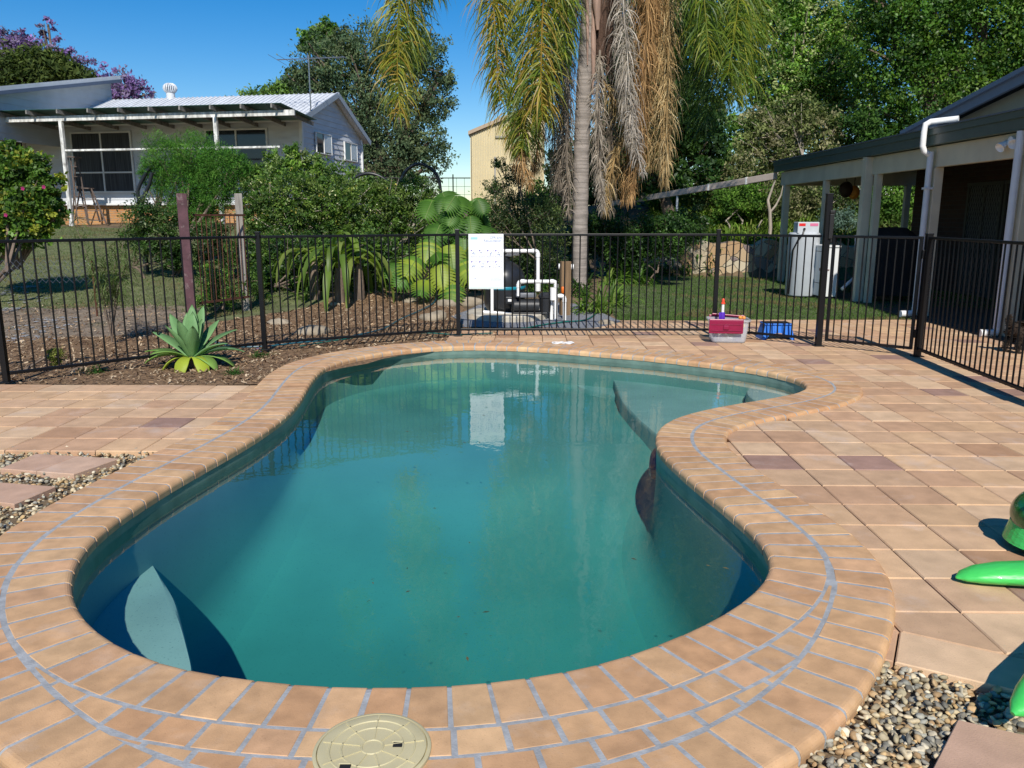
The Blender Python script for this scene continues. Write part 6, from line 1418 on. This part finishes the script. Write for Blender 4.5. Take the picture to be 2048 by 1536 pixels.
# crinum with long drooping leaves behind the fence
GA = [(0.13,0.21,0.03),(0.17,0.25,0.04),(0.10,0.17,0.025),(0.22,0.28,0.06)]
for px, py, n_, lb in ((680,606,15,'drooping strap leaved lily clump in the middle behind the left fence'),(720,600,12,'drooping strap leaved lily clump nearest the monstera'),(632,598,9,'drooping strap leaved lily clump nearest the weathered post')):
    g_ = gp(px, py); g_.z = float(gz(g_.x,g_.y)); b_ = Blades()
    for i in range(n_):
        az = random.choice([random.uniform(180,360), random.uniform(-20,200)]); b_.blade(g_+Vector((0,0,.45+.25*random.random())), R(az), R(random.uniform(45,78)), random.uniform(1.05,1.5), random.uniform(.09,.14), random.uniform(2.8,4.0), vc(GA), 10, lambda t: min(1,.5+1.5*t)*(1-t**3)**.8, .18)
    o = tag(b_.build('lily_clump', M_leaf), lb, 'lily', 'drooping lilies behind the left fence')
    MB().lathe((g_.x,g_.y,g_.z-.05), [(.09,0),(.08,.3),(.06,.6),(.02,.66)], 10).build('stalk', M_bark, o, True)
# agapanthus clumps round the palm
k_ = 0
for px, py, L, n_, lb in ((1165,625,.42,34,'strappy green clump directly before the palm trunk'),(1200,628,.5,46,'big strappy clump right of the palm base above the gravel'),(1232,612,.45,40,'strappy clump at the lawn corner right of the palm'),(1080,560,.5,24,'upright strappy clump seen between the white pipes'),(1215,570,.5,30,'strappy clump in shade behind the palm'),(900,600,.28,26,'small strappy clump left of the sign near the rocks'),(520,600,.35,16,'grassy clump behind the second fence post'),(610,600,.35,14,'thin upright grass tuft left of the lilies')):
    g_ = gp(px, py); g_.z = float(gz(g_.x,g_.y)); strap('strap_plant', lb, 'plant', g_, n_, L*1.15, .04, [(0.10,0.19,0.03),(0.14,0.24,0.04),(0.07,0.14,0.025),(0.2,0.28,0.06)], (35,88), 1.2, .07, 'strap leaved plants in the garden bed')
for px, py, L, lb in ((190,748,.12,'small dark grass tuft at the paving edge left of the agave'),(466,750,.09,'small green grass tuft at the paving edge right of the agave'),(520,716,.12,'low green tuft with mauve flowers at the second fence post')):
    g_ = gp(px, py); g_.z = 0; strap('grass_tuft', lb, 'grass tuft', g_, 90, L, .008, [(0.04,0.10,0.02),(0.06,0.14,0.03)], (15,85), 1.4, .045, None, M_leafm, seg=4)
mb = MB()
for px, py in ((516,700),(530,697),(524,706),(538,703),(508,703),(445,728),(452,722)):
    c_ = gp(px, py); 
    for i in range(5): a = i*1.2566; mb.add([c_, c_+Vector((.014*math.cos(a-.4),-.004,.014*math.sin(a-.4)+.01)), c_+Vector((.022*math.cos(a),-.006,.022*math.sin(a)+.01)), c_+Vector((.014*math.cos(a+.4),-.004,.014*math.sin(a+.4)+.01))], [(0,1,2,3)])
mb.c = [(0.45,0.32,0.75)]*len(mb.v); tag(mb.build('flowers', M_petal), 'tiny mauve flowers beside the second fence post', 'flowers')
# wispy plant
g_ = gp(225,690); g_.z = 0; t = empty('wispy_plant', tuple(g_), 'tall thin wispy needle leaved plant behind the far left fence panel', 'plant'); mb = MB(); bl = Blades()
for i in range(7):
    a = random.uniform(0,6.28); P_ = bez(g_, g_+Vector((math.cos(a)*.1,math.sin(a)*.1,.7)), g_+Vector((math.cos(a)*.38,math.sin(a)*.3,random.uniform(.9,1.5))), 8); mb.tube(P_, [.008-.0008*j for j in range(8)], 5)
    for p in P_[3:]:
        for j in range(26): bl.blade(p+Vector((random.gauss(0,.03),random.gauss(0,.03),random.gauss(0,.05))), random.uniform(0,6.28), R(random.uniform(-10,70)), random.uniform(.12,.26), .010, 1.0, vc([(0.13,0.18,0.06),(0.09,0.14,0.04)]), 3)
mb.build('stems', M_bark, t, True); bl.build('foliage', M_leafm, t)

# monstera
def monstera(lb, leaves):
    base = gp(885,600); t_ = empty('monstera', (leaves[0][0].x, leaves[0][0].y, float(gz(leaves[0][0].x, leaves[0][0].y))), lb, 'monstera'); b_ = Blades(); mb_ = MB()
    for (c_, az, tilt, S, col1, col2) in leaves:
        # leaf blade: midrib from c_ pointing down-outward with slender lobes on both sides
        mid = Vector((math.cos(az)*math.cos(tilt), math.sin(az)*math.cos(tilt), math.sin(tilt))); side = mid.cross(Vector((0,-1,.3))).normalized(); nn_ = side.cross(mid).normalized()
        nn_ = nn_ if nn_.y < 0 else -nn_
        n_ = 9; P_ = [c_+mid*S*(i/n_)-nn_*S*.10*(i/n_)**2 for i in range(n_+1)]
        for i in range(n_):
            t = (i+.5)/n_; wl = S*.62*math.sin(math.pi*(0.18+.78*t))**.7; col = tuple(a*(1-t)+b*t for a, b in zip(col1, col2)) if random.random() < .7 else col2
            for s_ in (-1,1):
                d0 = (side*s_*(1.0)+mid*(.55*t-.12)).normalized(); b0 = len(b_.V); p = P_[i]; q = P_[i+1]; wv = (q-p)
                for j in range(5):
                    f_ = j/4; cen = p+wv*.5+d0*wl*f_+mid*S*.10*f_*f_-nn_*S*.16*f_*f_; hw_ = (.62 if j < 2 else .56 if j == 2 else .42 if j == 3 else .12)
                    b_.V += [cen-wv*hw_, cen+nn_*.004, cen+wv*hw_]; b_.C += [tuple(x*(1.0 if f_ > .3 else 1.15) for x in col)]*3
                for j in range(4): a = b0+3*j; b_.F += [(a,a+1,a+4,a+3),(a+1,a+2,a+5,a+4)]
        gb = Vector((c_.x*.5+leaves[0][0].x*.5, c_.y+.15, float(gz(c_.x,c_.y)))); mb_.tube(bez(gb, gb.lerp(c_,.5)+Vector((0,.1,.25)), c_, 7), .013, 6); mb_.tube(P_, .008, 5)
    b_.build('leaves', M_leaf, t_); mb_.build('stems', mat('green_stem', (0.12,0.18,0.04), rough=0.5, var=.1), t_, True)
G1 = (0.045,0.12,0.012); G2 = (0.075,0.18,0.018); YL = (0.26,0.33,0.03)
def ml(px, py, Y, az, tilt, S, a, b): return (aty(px,py,Y), R(az+random.uniform(-15,15)), R(tilt+random.uniform(-12,12)), S*.82, a, b)
monstera('large green split leaved monstera above the fence rail left of the shed', [ml(885,385,14.3,-60,-55,.62,G1,G2),ml(915,392,14.2,-100,-50,.5,G1,G2),ml(865,400,14.2,-120,-40,.5,G1,G2),ml(945,400,14.4,-50,-40,.42,G2,G2),ml(905,425,14,-90,-60,.5,G2,G1),ml(940,432,14,-70,-55,.42,G1,G2),ml(880,450,13.9,-110,-45,.48,G2,G1),ml(925,465,13.9,-80,-50,.45,G1,G2),ml(955,455,14.1,-60,-45,.4,G1,G1)])
monstera('small green split leaved monstera filling in below the larger one', [ml(random.uniform(860,960),random.uniform(390,470),13.85+random.random()*.5,random.uniform(-140,-40),random.uniform(-65,-25),random.uniform(.28,.42),G1,random.choice([G1,G2])) for _ in range(14)])
monstera('yellow variegated split leaved monstera behind the fence beside the sign post', [ml(860,480,13.4,-95,-50,.5,G2,YL),ml(900,490,13.3,-80,-55,.55,YL,G2),ml(835,515,13.2,-110,-50,.5,G2,YL),ml(880,530,13.1,-90,-55,.5,YL,YL),ml(925,520,13.2,-75,-55,.52,G2,YL),ml(850,560,13.0,-100,-45,.42,YL,G2),ml(905,565,13.0,-85,-50,.45,YL,G2),ml(820,545,13.1,-130,-40,.42,G1,G2),ml(945,490,13.3,-60,-50,.45,G1,YL),ml(870,500,13.4,-90,-30,.45,G1,G2),ml(800,530,13.3,-140,-40,.4,G1,G2)])
# big smooth leaved plant next to it
b_ = Blades()
for i in range(34):
    c_ = aty(random.uniform(930,975), random.uniform(400,470), random.uniform(14.5,15.0)); b_.blade(c_, random.uniform(3.6,5.8), R(random.uniform(-50,20)), random.uniform(.22,.36), random.uniform(.11,.17), 1.0, vc([(0.06,0.15,0.02),(0.09,0.2,0.025)]), 6, lambda t: math.sin(math.pi*min(1,t*.9+.1))**.6*(1 if t < .8 else (1-t)/.2*.8+.1 if t < 1 else 0), .1)
o = tag(b_.build('broadleaf_plant', M_leaf), 'plant with smooth heart shaped leaves between monstera and sign', 'plant')
c_ = onz(aty(952,460,14.9).x, 14.9); m_ = MB()
for i in range(6): m_.tube(bez(c_, c_+Vector((0,0,.6)), aty(random.uniform(935,970), random.uniform(405,460), 14.85), 6), .014, 6)
m_.build('stems', MATS['green_stem'], o, True)

# ferns and ground cover on the bank
bl = Blades()
for i in range(9500):
    px = random.uniform(1300,1835); Y = 21.3+random.random()**1.2*4.0; x = aty(px, 450, Y).x; Y += -.22*(x-5)*1.0
    if x < 3.0 or x > 12: continue
    if random.random() < (0.45 if px > 1600 else 0.02): continue
    L = random.uniform(.28,.55); bl.blade(onz(x, Y), random.uniform(0,6.28), R(random.uniform(30,85)), L, random.uniform(.03,.07), random.uniform(.8,2.0), vc([(0.12,0.21,0.03),(0.17,0.28,0.04),(0.09,0.16,0.025),(0.2,0.24,0.06)] if px < 1600 else [(0.08,0.14,0.03),(0.12,0.16,0.05)]), 4)
tag(bl.build('fern_bank', M_leafm), 'lime green ferns covering the bank above the stone wall', 'ferns', kind='stuff')
bl = Blades()
for i in range(5200):
    px = random.uniform(1235,1440); Y = random.uniform(16.8,21.2); x = aty(px, 540, Y).x
    if inside(x, Y, np.array(lawnR)) and not (x < 2.7+0.25*(Y-17)): continue
    L = random.uniform(.3,.6); bl.blade(onz(x, Y), random.uniform(0,6.28), R(random.uniform(35,85)), L, random.uniform(.025,.05), random.uniform(1,2.2), vc([(0.05,0.11,0.02),(0.08,0.17,0.025),(0.035,0.08,0.015),(0.12,0.22,0.03)]), 5)
tag(bl.build('clivia_bank', M_leaf), 'dark strap leaved ground cover sweeping from the palm to the stone wall', 'ground cover', kind='stuff')
bl = Blades()
for i in range(3800):
    px = random.uniform(500,1180); Y = random.uniform(13.9,19); x = aty(px, 560, Y).x; bl.blade(onz(x, Y), random.uniform(0,6.28), R(random.uniform(30,85)), random.uniform(.12,.4), random.uniform(.02,.05), random.uniform(1,2), vc(DK+[(0.08,0.14,0.03)]), 4)
tag(bl.build('understory_cover', M_leafm), 'low dark undergrowth beneath the hedge and shrubs', 'ground cover', kind='stuff')

# grass blades
def grass(name, poly, n, h, cols, label, holes=()):
    pa = np.array(poly); x0, y0 = pa.min(0); x1, y1 = pa.max(0); X = rng.uniform(x0,x1,n*2); Yv = y0+(y1-y0)*rng.random(n*2)**1.5
    ok = np.array([inside(a, b, pa) for a, b in zip(X, Yv)]); X, Yv = X[ok][:n], Yv[ok][:n]; n = len(X); Z = gz(X, Yv)
    patch = np.sin(X*1.9+np.sin(Yv*1.3)*2)*np.sin(Yv*1.7+X*.6); a = rng.uniform(0,6.28,n); hh = h*rng.uniform(.5,1.3,n)*(1+.3*patch); wd_ = rng.uniform(.004,.009,n)
    s_ = np.stack([np.cos(a), np.sin(a), np.zeros(n)], 1)*wd_[:,None]; tp_ = np.stack([rng.normal(0,.5,n)*hh, rng.normal(0,.5,n)*hh, hh], 1); P = np.stack([X,Yv,Z], 1)
    V = np.stack([P-s_, P+s_, P+tp_+s_*.2, P+tp_-s_*.2], 1).reshape(-1,3); pal = np.array(cols); c_ = pal[rng.integers(0,len(cols),n)]*rng.uniform(.75,1.25,(n,1))
    dry = (patch > .45)&(rng.random(n) < .6); c_[dry] = np.array([0.22,0.17,0.08])
    return tag(link(name, arr_mesh(name, V, np.arange(4*n).reshape(n,4), np.repeat(c_,4,0)), M_leafm), label, 'grass', kind='stuff')
grass('lawn_grass', lawnR, 90000, .035, [(0.085,0.155,0.035),(0.07,0.13,0.03),(0.11,0.18,0.045)], 'short green grass of the right lawn')
grass('dry_grass', [(-11,12.6),(-5.6,12.6),(-4.4,11.8),(-3.6,12.6),(-3.2,15.5),(-3.4,19),(-5.5,24),(-16,25)], 60000, .032, [(0.11,0.16,0.045),(0.16,0.17,0.08),(0.20,0.19,0.10),(0.10,0.15,0.04)], 'patchy dry grass of the side lawn')
# white lime patches on the side lawn
mw_ = mat('lime_patch', (0.42,0.44,0.46), rough=1, var=0.4, scale=14, bump=0.01, bscale=40)
mb = MB()
for px, py, r_ in ((20,585,.25),(60,600,.2),(90,655,.28),(40,680,.22),(110,640,.15),(60,575,.12),(20,620,.12)):
    c_ = gp(px, py)
    for j in range(46):
        x, y = c_.x+random.gauss(0,r_), c_.y+random.gauss(0,r_*.8); rr = random.uniform(.01,.05); n_ = 6; a0 = random.random()*6; mb.add([(x+rr*random.uniform(.6,1)*math.cos(a0+i*1.047), y+rr*random.uniform(.6,1)*math.sin(a0+i*1.047), float(gz(x,y))+.018+.001*j/46) for i in range(n_)], [tuple(range(n_))])
tag(mb.build('pale_gravel', mw_), 'scattered pale blue white chips on the bare lawn by the left edge', 'gravel', kind='stuff')

# rocks
M_rock = mat('garden_stone', (0.30,0.25,0.18), rough=0.95, var=0.3, scale=6, bump=0.02, bscale=12)
RV, RF = icos(3)
for px, py, s_, lb in ((868,640,.17,'rust stained boulder left of the middle fence post'),(893,612,.14,'grey boulder beneath the yellow monstera'),(955,640,.13,'pale rock left of the concrete pad'),(940,610,.16,'lichen grey rock behind the sign'),(1212,650,.09,'small rock at the gravel edge by the lawn corner'),(560,648,.12,'flat stone in the mulch behind the second fence post'),(820,605,.10,'small rock below the variegated leaves'),(670,612,.07,'small white stone under the drooping lilies'),(625,668,.16,'flat tan paver edge stone in the mulch')):
    g_ = gp(px, py); w_ = RV*(1+.16*np.sin(RV@rng.normal(0,2,(3,1))+1)+.07*np.sin(RV@rng.normal(0,5,(3,1)))); w_ = w_*np.array([s_*1.3, s_, s_*.6])+[g_.x, g_.y, float(gz(g_.x,g_.y))+s_*.15]
    tag(link('garden_rock', arr_mesh('garden_rock', w_, RF), M_rock, smooth=True), lb, 'rock', 'rocks in the garden bed')

# posts, old gate, hoops
M_purple = mat('peeling_purple_paint', (0.105,0.05,0.058), rough=0.8, var=0.3, scale=8, stain=(0.34,0.28,0.26), stscale=9, stamt=0.9)
g_ = gp(384,652); zt = aty(371,387,g_.y).z; t = empty('old_post', (g_.x,g_.y,g_.z), 'square post with peeling purple paint behind the left fence', 'post'); mb = MB(); mb.box((g_.x,g_.y,(zt-.1)/2), (.13,.13,zt+.1), Matrix.Rotation(.4,3,'Z'), .006); mb.build('post_shaft', M_purple, t)
g2 = gp(492,622); zt2 = aty(481,387,g2.y).z; t = empty('old_post', (g2.x,g2.y,g2.z), 'weathered grey timber post at the start of the hedge', 'post'); mb = MB(); mb.box((g2.x,g2.y,(zt2-.1)/2), (.11,.11,zt2+.1), Matrix.Rotation(.3,3,'Z'), .006); mb.build('post_shaft', mat('grey_timber', (0.26,0.24,0.21), rough=0.9, var=.3, scale=8, streak=(6,6,.6)), t)
M_rust = mat('rusty_iron', (0.09,0.035,0.02), rough=0.9, var=0.5, scale=20)
a, b = aty(386,430,g_.y+.2), aty(490,428,g2.y-.1); zl_ = aty(440,600,(g_.y+g2.y)/2).z; t = empty('rusty_gate', tuple((a+b)/2-Vector((0,0,.9))), 'rusty iron bar gate between the purple and grey posts', 'gate')
zl_ = max(zl_, .25); MB().beam(a, Vector((b.x,b.y,a.z)), .02, .03).build('gate_rail', M_rust, t); MB().beam(Vector((a.x,a.y,zl_)), Vector((b.x,b.y,zl_)), .02, .03).build('gate_rail', M_rust, t)
for i in range(11): c_ = a.lerp(Vector((b.x,b.y,a.z)), (i+.5)/11); mb = MB(); mb.tube([Vector((c_.x,c_.y,zl_)), c_], .007, 6); mb.build('gate_bar', M_rust, t)
M_poly = mat('black_poly_pipe', (0.02,0.022,0.025), rough=0.35, var=.1)
for pts, Y, lb in (([(686,395),(690,375),(708,356),(735,347),(762,354),(780,372),(786,395)], 17.3, 'black plastic hoop arching over the hedge before the gable wall'),([(797,395),(800,370),(812,342),(835,328),(858,335),(876,355),(882,390)], 17.6, 'black plastic hoop arching before the tree trunks'),([(278,400),(276,380),(290,350),(304,330)], 16.2, 'thin black hoop end beside the feathery bush'),([(284,420),(287,395),(298,370),(304,345)], 15.9, 'thick black hoop end rising from the dark bush')):
    P_ = [aty(a_, b_, Y) for a_, b_ in pts]; Q_ = []
    for i in range(len(P_)-1):
        p0, p1, p2, p3 = P_[max(i-1,0)], P_[i], P_[i+1], P_[min(i+2,len(P_)-1)]
        for t_ in np.linspace(0,1,6,endpoint=False): Q_.append(0.5*((2*p1)+(-p0+p2)*t_+(2*p0-5*p1+4*p2-p3)*t_*t_+(-p0+3*p1-3*p2+p3)*t_**3))
    Q_.append(P_[-1]); Q_ = [Vector((Q_[0].x, Q_[0].y, float(gz(Q_[0].x,Q_[0].y))))]+Q_
    if 'end' not in lb: Q_ += [Vector((Q_[-1].x, Q_[-1].y, float(gz(Q_[-1].x,Q_[-1].y))))]
    tag(MB().tube(Q_, .035, 10).build('plastic_hoop', M_poly, None, True), lb, 'hoop', 'black plastic garden hoops')
# scrap of chain link
mb = MB(); Yc = 11.9; x0, x1 = aty(-20,540,Yc).x, aty(185,540,Yc).x; zb2, zt3 = aty(90,566,Yc).z, aty(90,520,Yc).z; s_ = .10
for i in range(-4, int((x1-x0)/s_)+4):
    for sg_ in (1,-1):
        P_ = []
        for j in range(5):
            x = x0+i*s_+sg_*(j/4)*(zt3-zb2)*.9; 
            if x0 <= x <= x1: P_.append((x, Yc+(.006 if sg_ > 0 else -.006)*(1 if j%2 else -1), zb2+(zt3-zb2)*j/4))
        if len(P_) > 1: mb.tube(P_, .0022, 4)
o = tag(mb.build('chain_link', M_alu), 'slack strip of chain link wire before the dark lawn shadow', 'wire fence')
m_ = MB(); 
for x in (x0, x1): m_.tube([(x,Yc,0),(x,Yc,zt3+.02)], .015, 6)
m_.build('stake', M_rust, o, True)
# ------------------------------------------------------------------ queen palm
PY = 15.7; pb = onz(aty(1160,590,PY).x, PY)
palm = empty('palm_tree', tuple(pb), 'tall queen palm with ringed grey trunk and hanging dead fronds', 'palm')
M_ptrunk = mat('palm_trunk', (0.27,0.235,0.205), rough=0.9, var=0.35, scale=3.5, streak=(.6,.6,9), bump=0.012, bscale=14, stain=(0.10,0.08,0.065), stscale=2.2, stamt=0.6)
cx = [aty(1160,585,PY), aty(1160,460,PY), aty(1163,300,PY), aty(1168,180,PY), aty(1180,0,PY), aty(1190,-200,PY), aty(1195,-330,PY)]
P_ = []; Rr = []
for i in range(150):
    t = i/149*(len(cx)-1); j = min(int(t), len(cx)-2); p = cx[j].lerp(cx[j+1], t-j); P_.append(p); Rr.append((.185 if i < 3 else .146)+.006*(1 if (i%5) == 0 else 0)+.003*math.sin(i*.9))
mb = MB(); mb.tube(P_, Rr, 28); mb.build('trunk', M_ptrunk, palm, True)
M_boot = mat('palm_boot', (0.085,0.05,0.035), rough=1, var=0.5, scale=8, streak=(5,5,.6), bump=0.02, bscale=30); M_bootp = mat('palm_sheath', (0.33,0.22,0.17), rough=.8, var=.25, scale=3, streak=(5,5,.5))
for i, (px0, py0, px1, py1, dy, w_, m_) in enumerate(((1200,165,1205,-60,-.02,.24,M_boot),(1215,150,1225,-60,.05,.16,M_boot),(1186,190,1188,-60,-.12,.10,M_bootp),(1176,130,1172,-60,-.16,.06,M_bootp),(1196,60,1190,-80,-.22,.16,M_bootp),(1230,120,1240,-80,.1,.12,M_boot),(1180,-60,1170,-300,-.1,.25,M_boot),(1215,-60,1215,-300,0,.27,M_boot))):
    a, b = aty(px0,py0,PY+dy), aty(px1,py1,PY+dy); n_ = 10; mb = MB(); mb.tube([a.lerp(b,j/n_)+Vector((random.gauss(0,.008),0,0)) for j in range(n_+1)], [w_/2*(.35+.65*min(1,j/4)) for j in range(n_+1)], 12); mb.build('leaf_base', m_, palm, True)
def frond(nm, pts, L, cols, m, W=.026, spread=.8, g=1.0, n=64, rr=.022, stiff=.5, t0=.12, jit=.25):
    P_ = [aty(a, b, PY+c_) for a, b, c_ in pts]; Q_ = []
    for i in range(len(P_)-1):
        p0, p1, p2, p3 = P_[max(i-1,0)], P_[i], P_[i+1], P_[min(i+2,len(P_)-1)]
        for t_ in np.linspace(0,1,14,endpoint=False): Q_.append(0.5*((2*p1)+(-p0+p2)*t_+(2*p0-5*p1+4*p2-p3)*t_*t_+(-p0+3*p1-3*p2+p3)*t_**3))
    Q_.append(P_[-1]); k = len(Q_); mb_ = MB(); mb_.tube(Q_, [rr*(1-.85*i/k)+.003 for i in range(k)], 6)
    col = vc(cols); mb_.c = [tuple(x*.9 for x in col)]*len(mb_.v); V = []; F = []; C_ = []; b0 = 0
    for i in range(n):
        f_ = t0+(1-t0)*(i+random.random())/n; x = f_*(k-1); j = min(int(x), k-2); p = Q_[j].lerp(Q_[j+1], x-j); tg = (Q_[j+1]-Q_[j]).normalized()
        sd = tg.cross(Vector((0,-1,0.15))); sd = sd.normalized() if sd.length > .1 else Vector((1,0,0)); nn_ = sd.cross(tg)
        for s_ in (-1,1):
            for r_ in range(2):
                LL = L*(.45+.55*math.sin(math.pi*min(1,.15+f_*.85))**.6)*random.uniform(.55,1.2)*(1 if f_ < .9 else .75); d = (sd*s_*spread+tg*stiff+nn_*random.uniform(-.7,.7)*spread+Vector((random.gauss(0,jit),random.gauss(0,jit),random.gauss(0,jit)))*.6).normalized(); q = p.copy(); c_ = vc(cols, .25); seg = 5; ws = d.cross(Vector((random.gauss(0,1),random.gauss(0,1),random.gauss(0,.3)))).normalized()
                b1 = len(V)
                for u in range(seg+1):
                    w_ = W*(.5 if u == 0 else 1.0 if u < 3 else .8 if u == 3 else .45 if u == 4 else .05)*.5; V += [q-ws*w_, q+ws*w_]; C_ += [c_, c_]
                    d = (d+Vector((random.gauss(0,.04),random.gauss(0,.04),-g*(.14+.15*u)))).normalized(); q = q+d*LL/seg
                for u in range(seg): a = b1+2*u; F.append((a,a+1,a+3,a+2))
    base = len(mb_.v); mb_.v += [tuple(v) for v in V]; mb_.c += C_; mb_.f += [tuple(base+i for i in f) for f in F]
    return mb_.build(nm, m, palm)
GF = [(0.10,0.16,0.018),(0.14,0.20,0.02),(0.07,0.12,0.015),(0.24,0.25,0.03)]; GY = [(0.20,0.22,0.025),(0.30,0.27,0.04),(0.12,0.17,0.02),(0.33,0.22,0.04)]
GD = [(0.035,0.075,0.014),(0.05,0.10,0.018),(0.09,0.14,0.02)]
O = (1195,-330,0)
fr_ = [([O,(1120,-400,-1.2),(1095,-150,-1.7),(1085,30,-1.7),(1082,160,-1.7),(1085,240,-1.6)],.75,GY,100),
 ([O,(1150,-400,.6),(1150,-150,.9),(1120,20,.9),(1110,140,.9)],.7,GD,70),
 ([O,(1060,-420,-.6),(990,-220,-.9),(985,-60,-.9),(990,60,-.9),(1000,200,-.9)],.8,GY,90),
 ([O,(960,-450,-.2),(860,-280,-.5),(850,-100,-.5),(870,-10,-.5)],.85,GF,80),
 ([O,(1260,-420,-.5),(1340,-260,-.8),(1400,-100,-.9),(1410,20,-.9),(1420,120,-.9)],.8,GF,90),
 ([O,(1340,-440,.3),(1440,-240,.4),(1465,-60,.4),(1465,80,.4),(1450,200,.4)],.85,GF,100),
 ([O,(1000,-470,-.4),(850,-290,-.8),(805,-60,-1.0),(795,110,-1.0),(800,230,-1.0)],.85,GY,110),
 ([O,(1000,-430,-.1),(880,-260,-.3),(835,-100,-.4),(822,30,-.4),(820,120,-.4)],.85,GF,90),
 ([O,(1110,-400,-.9),(1070,-160,-1.4),(1058,40,-1.4),(1052,200,-1.3),(1045,300,-1.3)],.75,GF,120),
 ([O,(1100,-380,-.5),(1030,-180,-.8),(1010,0,-.8),(1005,150,-.8),(1030,290,-.8)],.75,GY,110),
 ([O,(1160,-360,-1.0),(1140,-180,-1.6),(1130,-20,-1.6),(1128,120,-1.5)],.70,GF,80),
 ([O,(1080,-420,.1),(1090,-200,.1),(1095,-20,.1),(1090,130,.1),(1085,200,.1)],.75,GF,90),
 ([O,(1300,-440,.2),(1400,-250,.3),(1430,-20,.3),(1435,120,.3),(1415,240,.3)],.85,GD,110),
 ([O,(1330,-440,.9),(1470,-230,1.0),(1505,-40,1.0),(1500,90,1.0),(1470,200,1.0)],.9,GF,110),
 ([O,(1280,-400,1.0),(1370,-200,1.2),(1385,20,1.2),(1395,160,1.2),(1405,270,1.2)],.8,GD,110),
 ([O,(1350,-450,-.4),(1460,-260,-.6),(1480,-80,-.6),(1470,60,-.6),(1455,150,-.6)],.8,GF,90),
 ([O,(1260,-420,.4),(1330,-260,.6),(1350,-80,.6),(1345,60,.6),(1350,150,.6)],.8,GD,80),
 ([O,(1420,-520,.0),(1560,-380,0),(1620,-180,0),(1630,-60,0)],.9,GF,70), ([O,(900,-560,.4),(730,-430,.6),(660,-230,.6),(650,-110,.6)],.9,GF,70),
 ([O,(1190,-620,-1.0),(1180,-560,-2.6),(1180,-380,-3.4)],.9,GF,60), ([O,(1190,-520,1.4),(1200,-480,2.6),(1210,-250,3.3)],.9,GF,60),
 ([O,(1080,-640,.0),(930,-640,0),(800,-520,0)],.9,GF,60), ([O,(1300,-640,.0),(1470,-640,0),(1600,-560,0)],.9,GF,60), ([O,(1230,-560,-.8),(1330,-580,-1.8),(1420,-440,-2.4)],.9,GF,60), ([O,(1130,-560,-.8),(1020,-580,-1.8),(950,-440,-2.4)],.9,GF,60)]
for pts, L, cl_, n_ in fr_: frond('frond', pts, L*1.12, [tuple(x*1.15 for x in c_) for c_ in cl_], M_leaf, .021, .85, 1.0, int(n_*1.55), .022, .45, .12, .6)
M_dead = mat('dead_frond', attr=True, rough=0.9, var=0.2, scale=5, trans=0.12, spec=.1)
GR = [(0.33,0.29,0.25),(0.26,0.225,0.185),(0.40,0.36,0.31)]; BN = [(0.31,0.18,0.08),(0.24,0.14,0.06),(0.38,0.24,0.11)]; TN = [(0.38,0.27,0.13),(0.30,0.20,0.09),(0.45,0.35,0.19)]; DG = [(0.20,0.165,0.13),(0.14,0.115,0.09),(0.28,0.235,0.185)]
de_ = [([(1165,-120,.3),(1120,60,.5),(1105,200,.5),(1112,320,.5),(1120,430,.5)],.6,DG,120,.35),
 ([(1165,-60,-.05),(1140,120,-.2),(1136,220,-.2),(1135,330,-.2),(1138,430,-.2)],.45,DG,90,.35),
 ([(1205,-40,.25),(1225,150,.3),(1222,280,.3),(1218,420,.3)],.55,DG,90,.35),
 ([(1200,100,-.1),(1195,200,-.15),(1198,300,-.15),(1205,420,-.15)],.42,[(0.33,0.29,0.24),(0.25,0.21,0.17)],90,.35),
 ([(1230,-240,-.1),(1305,-60,-.2),(1300,80,-.2),(1278,200,-.2),(1275,330,-.2)],.6,BN,130,.35),
 ([(1240,-260,-.1),(1330,-60,-.1),(1335,100,-.1),(1335,230,-.1),(1332,340,-.1)],.6,TN,110,.3),
 ([(1235,-200,.35),(1280,-20,.4),(1275,140,.4),(1290,260,.4),(1300,330,.4)],.55,TN,90,.4),
 ([(1215,-200,-.2),(1240,-60,-.5),(1252,80,-.55),(1262,200,-.5),(1272,300,-.5)],.62,GR,100,.35),
 ([(1215,-200,-.2),(1240,0,-.45),(1246,130,-.5),(1256,240,-.5),(1285,345,-.5)],.5,GR,60,.45),
 ([(1225,-240,-.1),(1290,-60,-.3),(1292,100,-.35),(1280,250,-.3),(1262,400,-.3)],.6,BN,140,.3),
 ([(1225,-240,.1),(1275,-40,.1),(1280,120,.1),(1262,280,.1),(1248,400,.1)],.6,BN,110,.3),
 ([(1235,-260,.0),(1325,-90,.0),(1325,60,0),(1322,200,0),(1330,360,0)],.75,TN,120,.3),
 ([(1235,-260,.2),(1315,-60,.2),(1312,80,.2),(1322,240,.2),(1322,340,.2)],.6,TN,80,.35),
 ([(1170,-150,.3),(1135,20,.4),(1125,160,.4),(1128,290,.4),(1132,400,.4)],.55,DG,120,.3),
 ([(1170,-150,.1),(1140,60,-.0),(1133,180,-.0),(1122,300,0),(1118,370,0)],.5,DG,80,.35),
 ([(1200,-100,.3),(1205,120,.3),(1198,260,.3),(1195,380,.3)],.5,DG,80,.25),
 ([(1205,160,.1),(1250,250,.1),(1225,330,.1),(1210,420,.1)],.5,TN,60,.35),
 ([(1052,120,-1.2),(1045,230,-1.2),(1040,300,-1.2),(1062,370,-1.2)],.45,BN,60,.5),
 ([(1090,150,-.3),(1080,240,-.3),(1075,300,-.3),(1068,340,-.3)],.45,BN,50,.4)]
for pts, L, cl_, n_, sp in de_: frond('dead_frond', pts, L, [tuple(x*1.15 for x in c_) for c_ in cl_], M_dead, .014, sp*1.25, 1.4, int(n_*1.5), .02, .6, .04, .75)
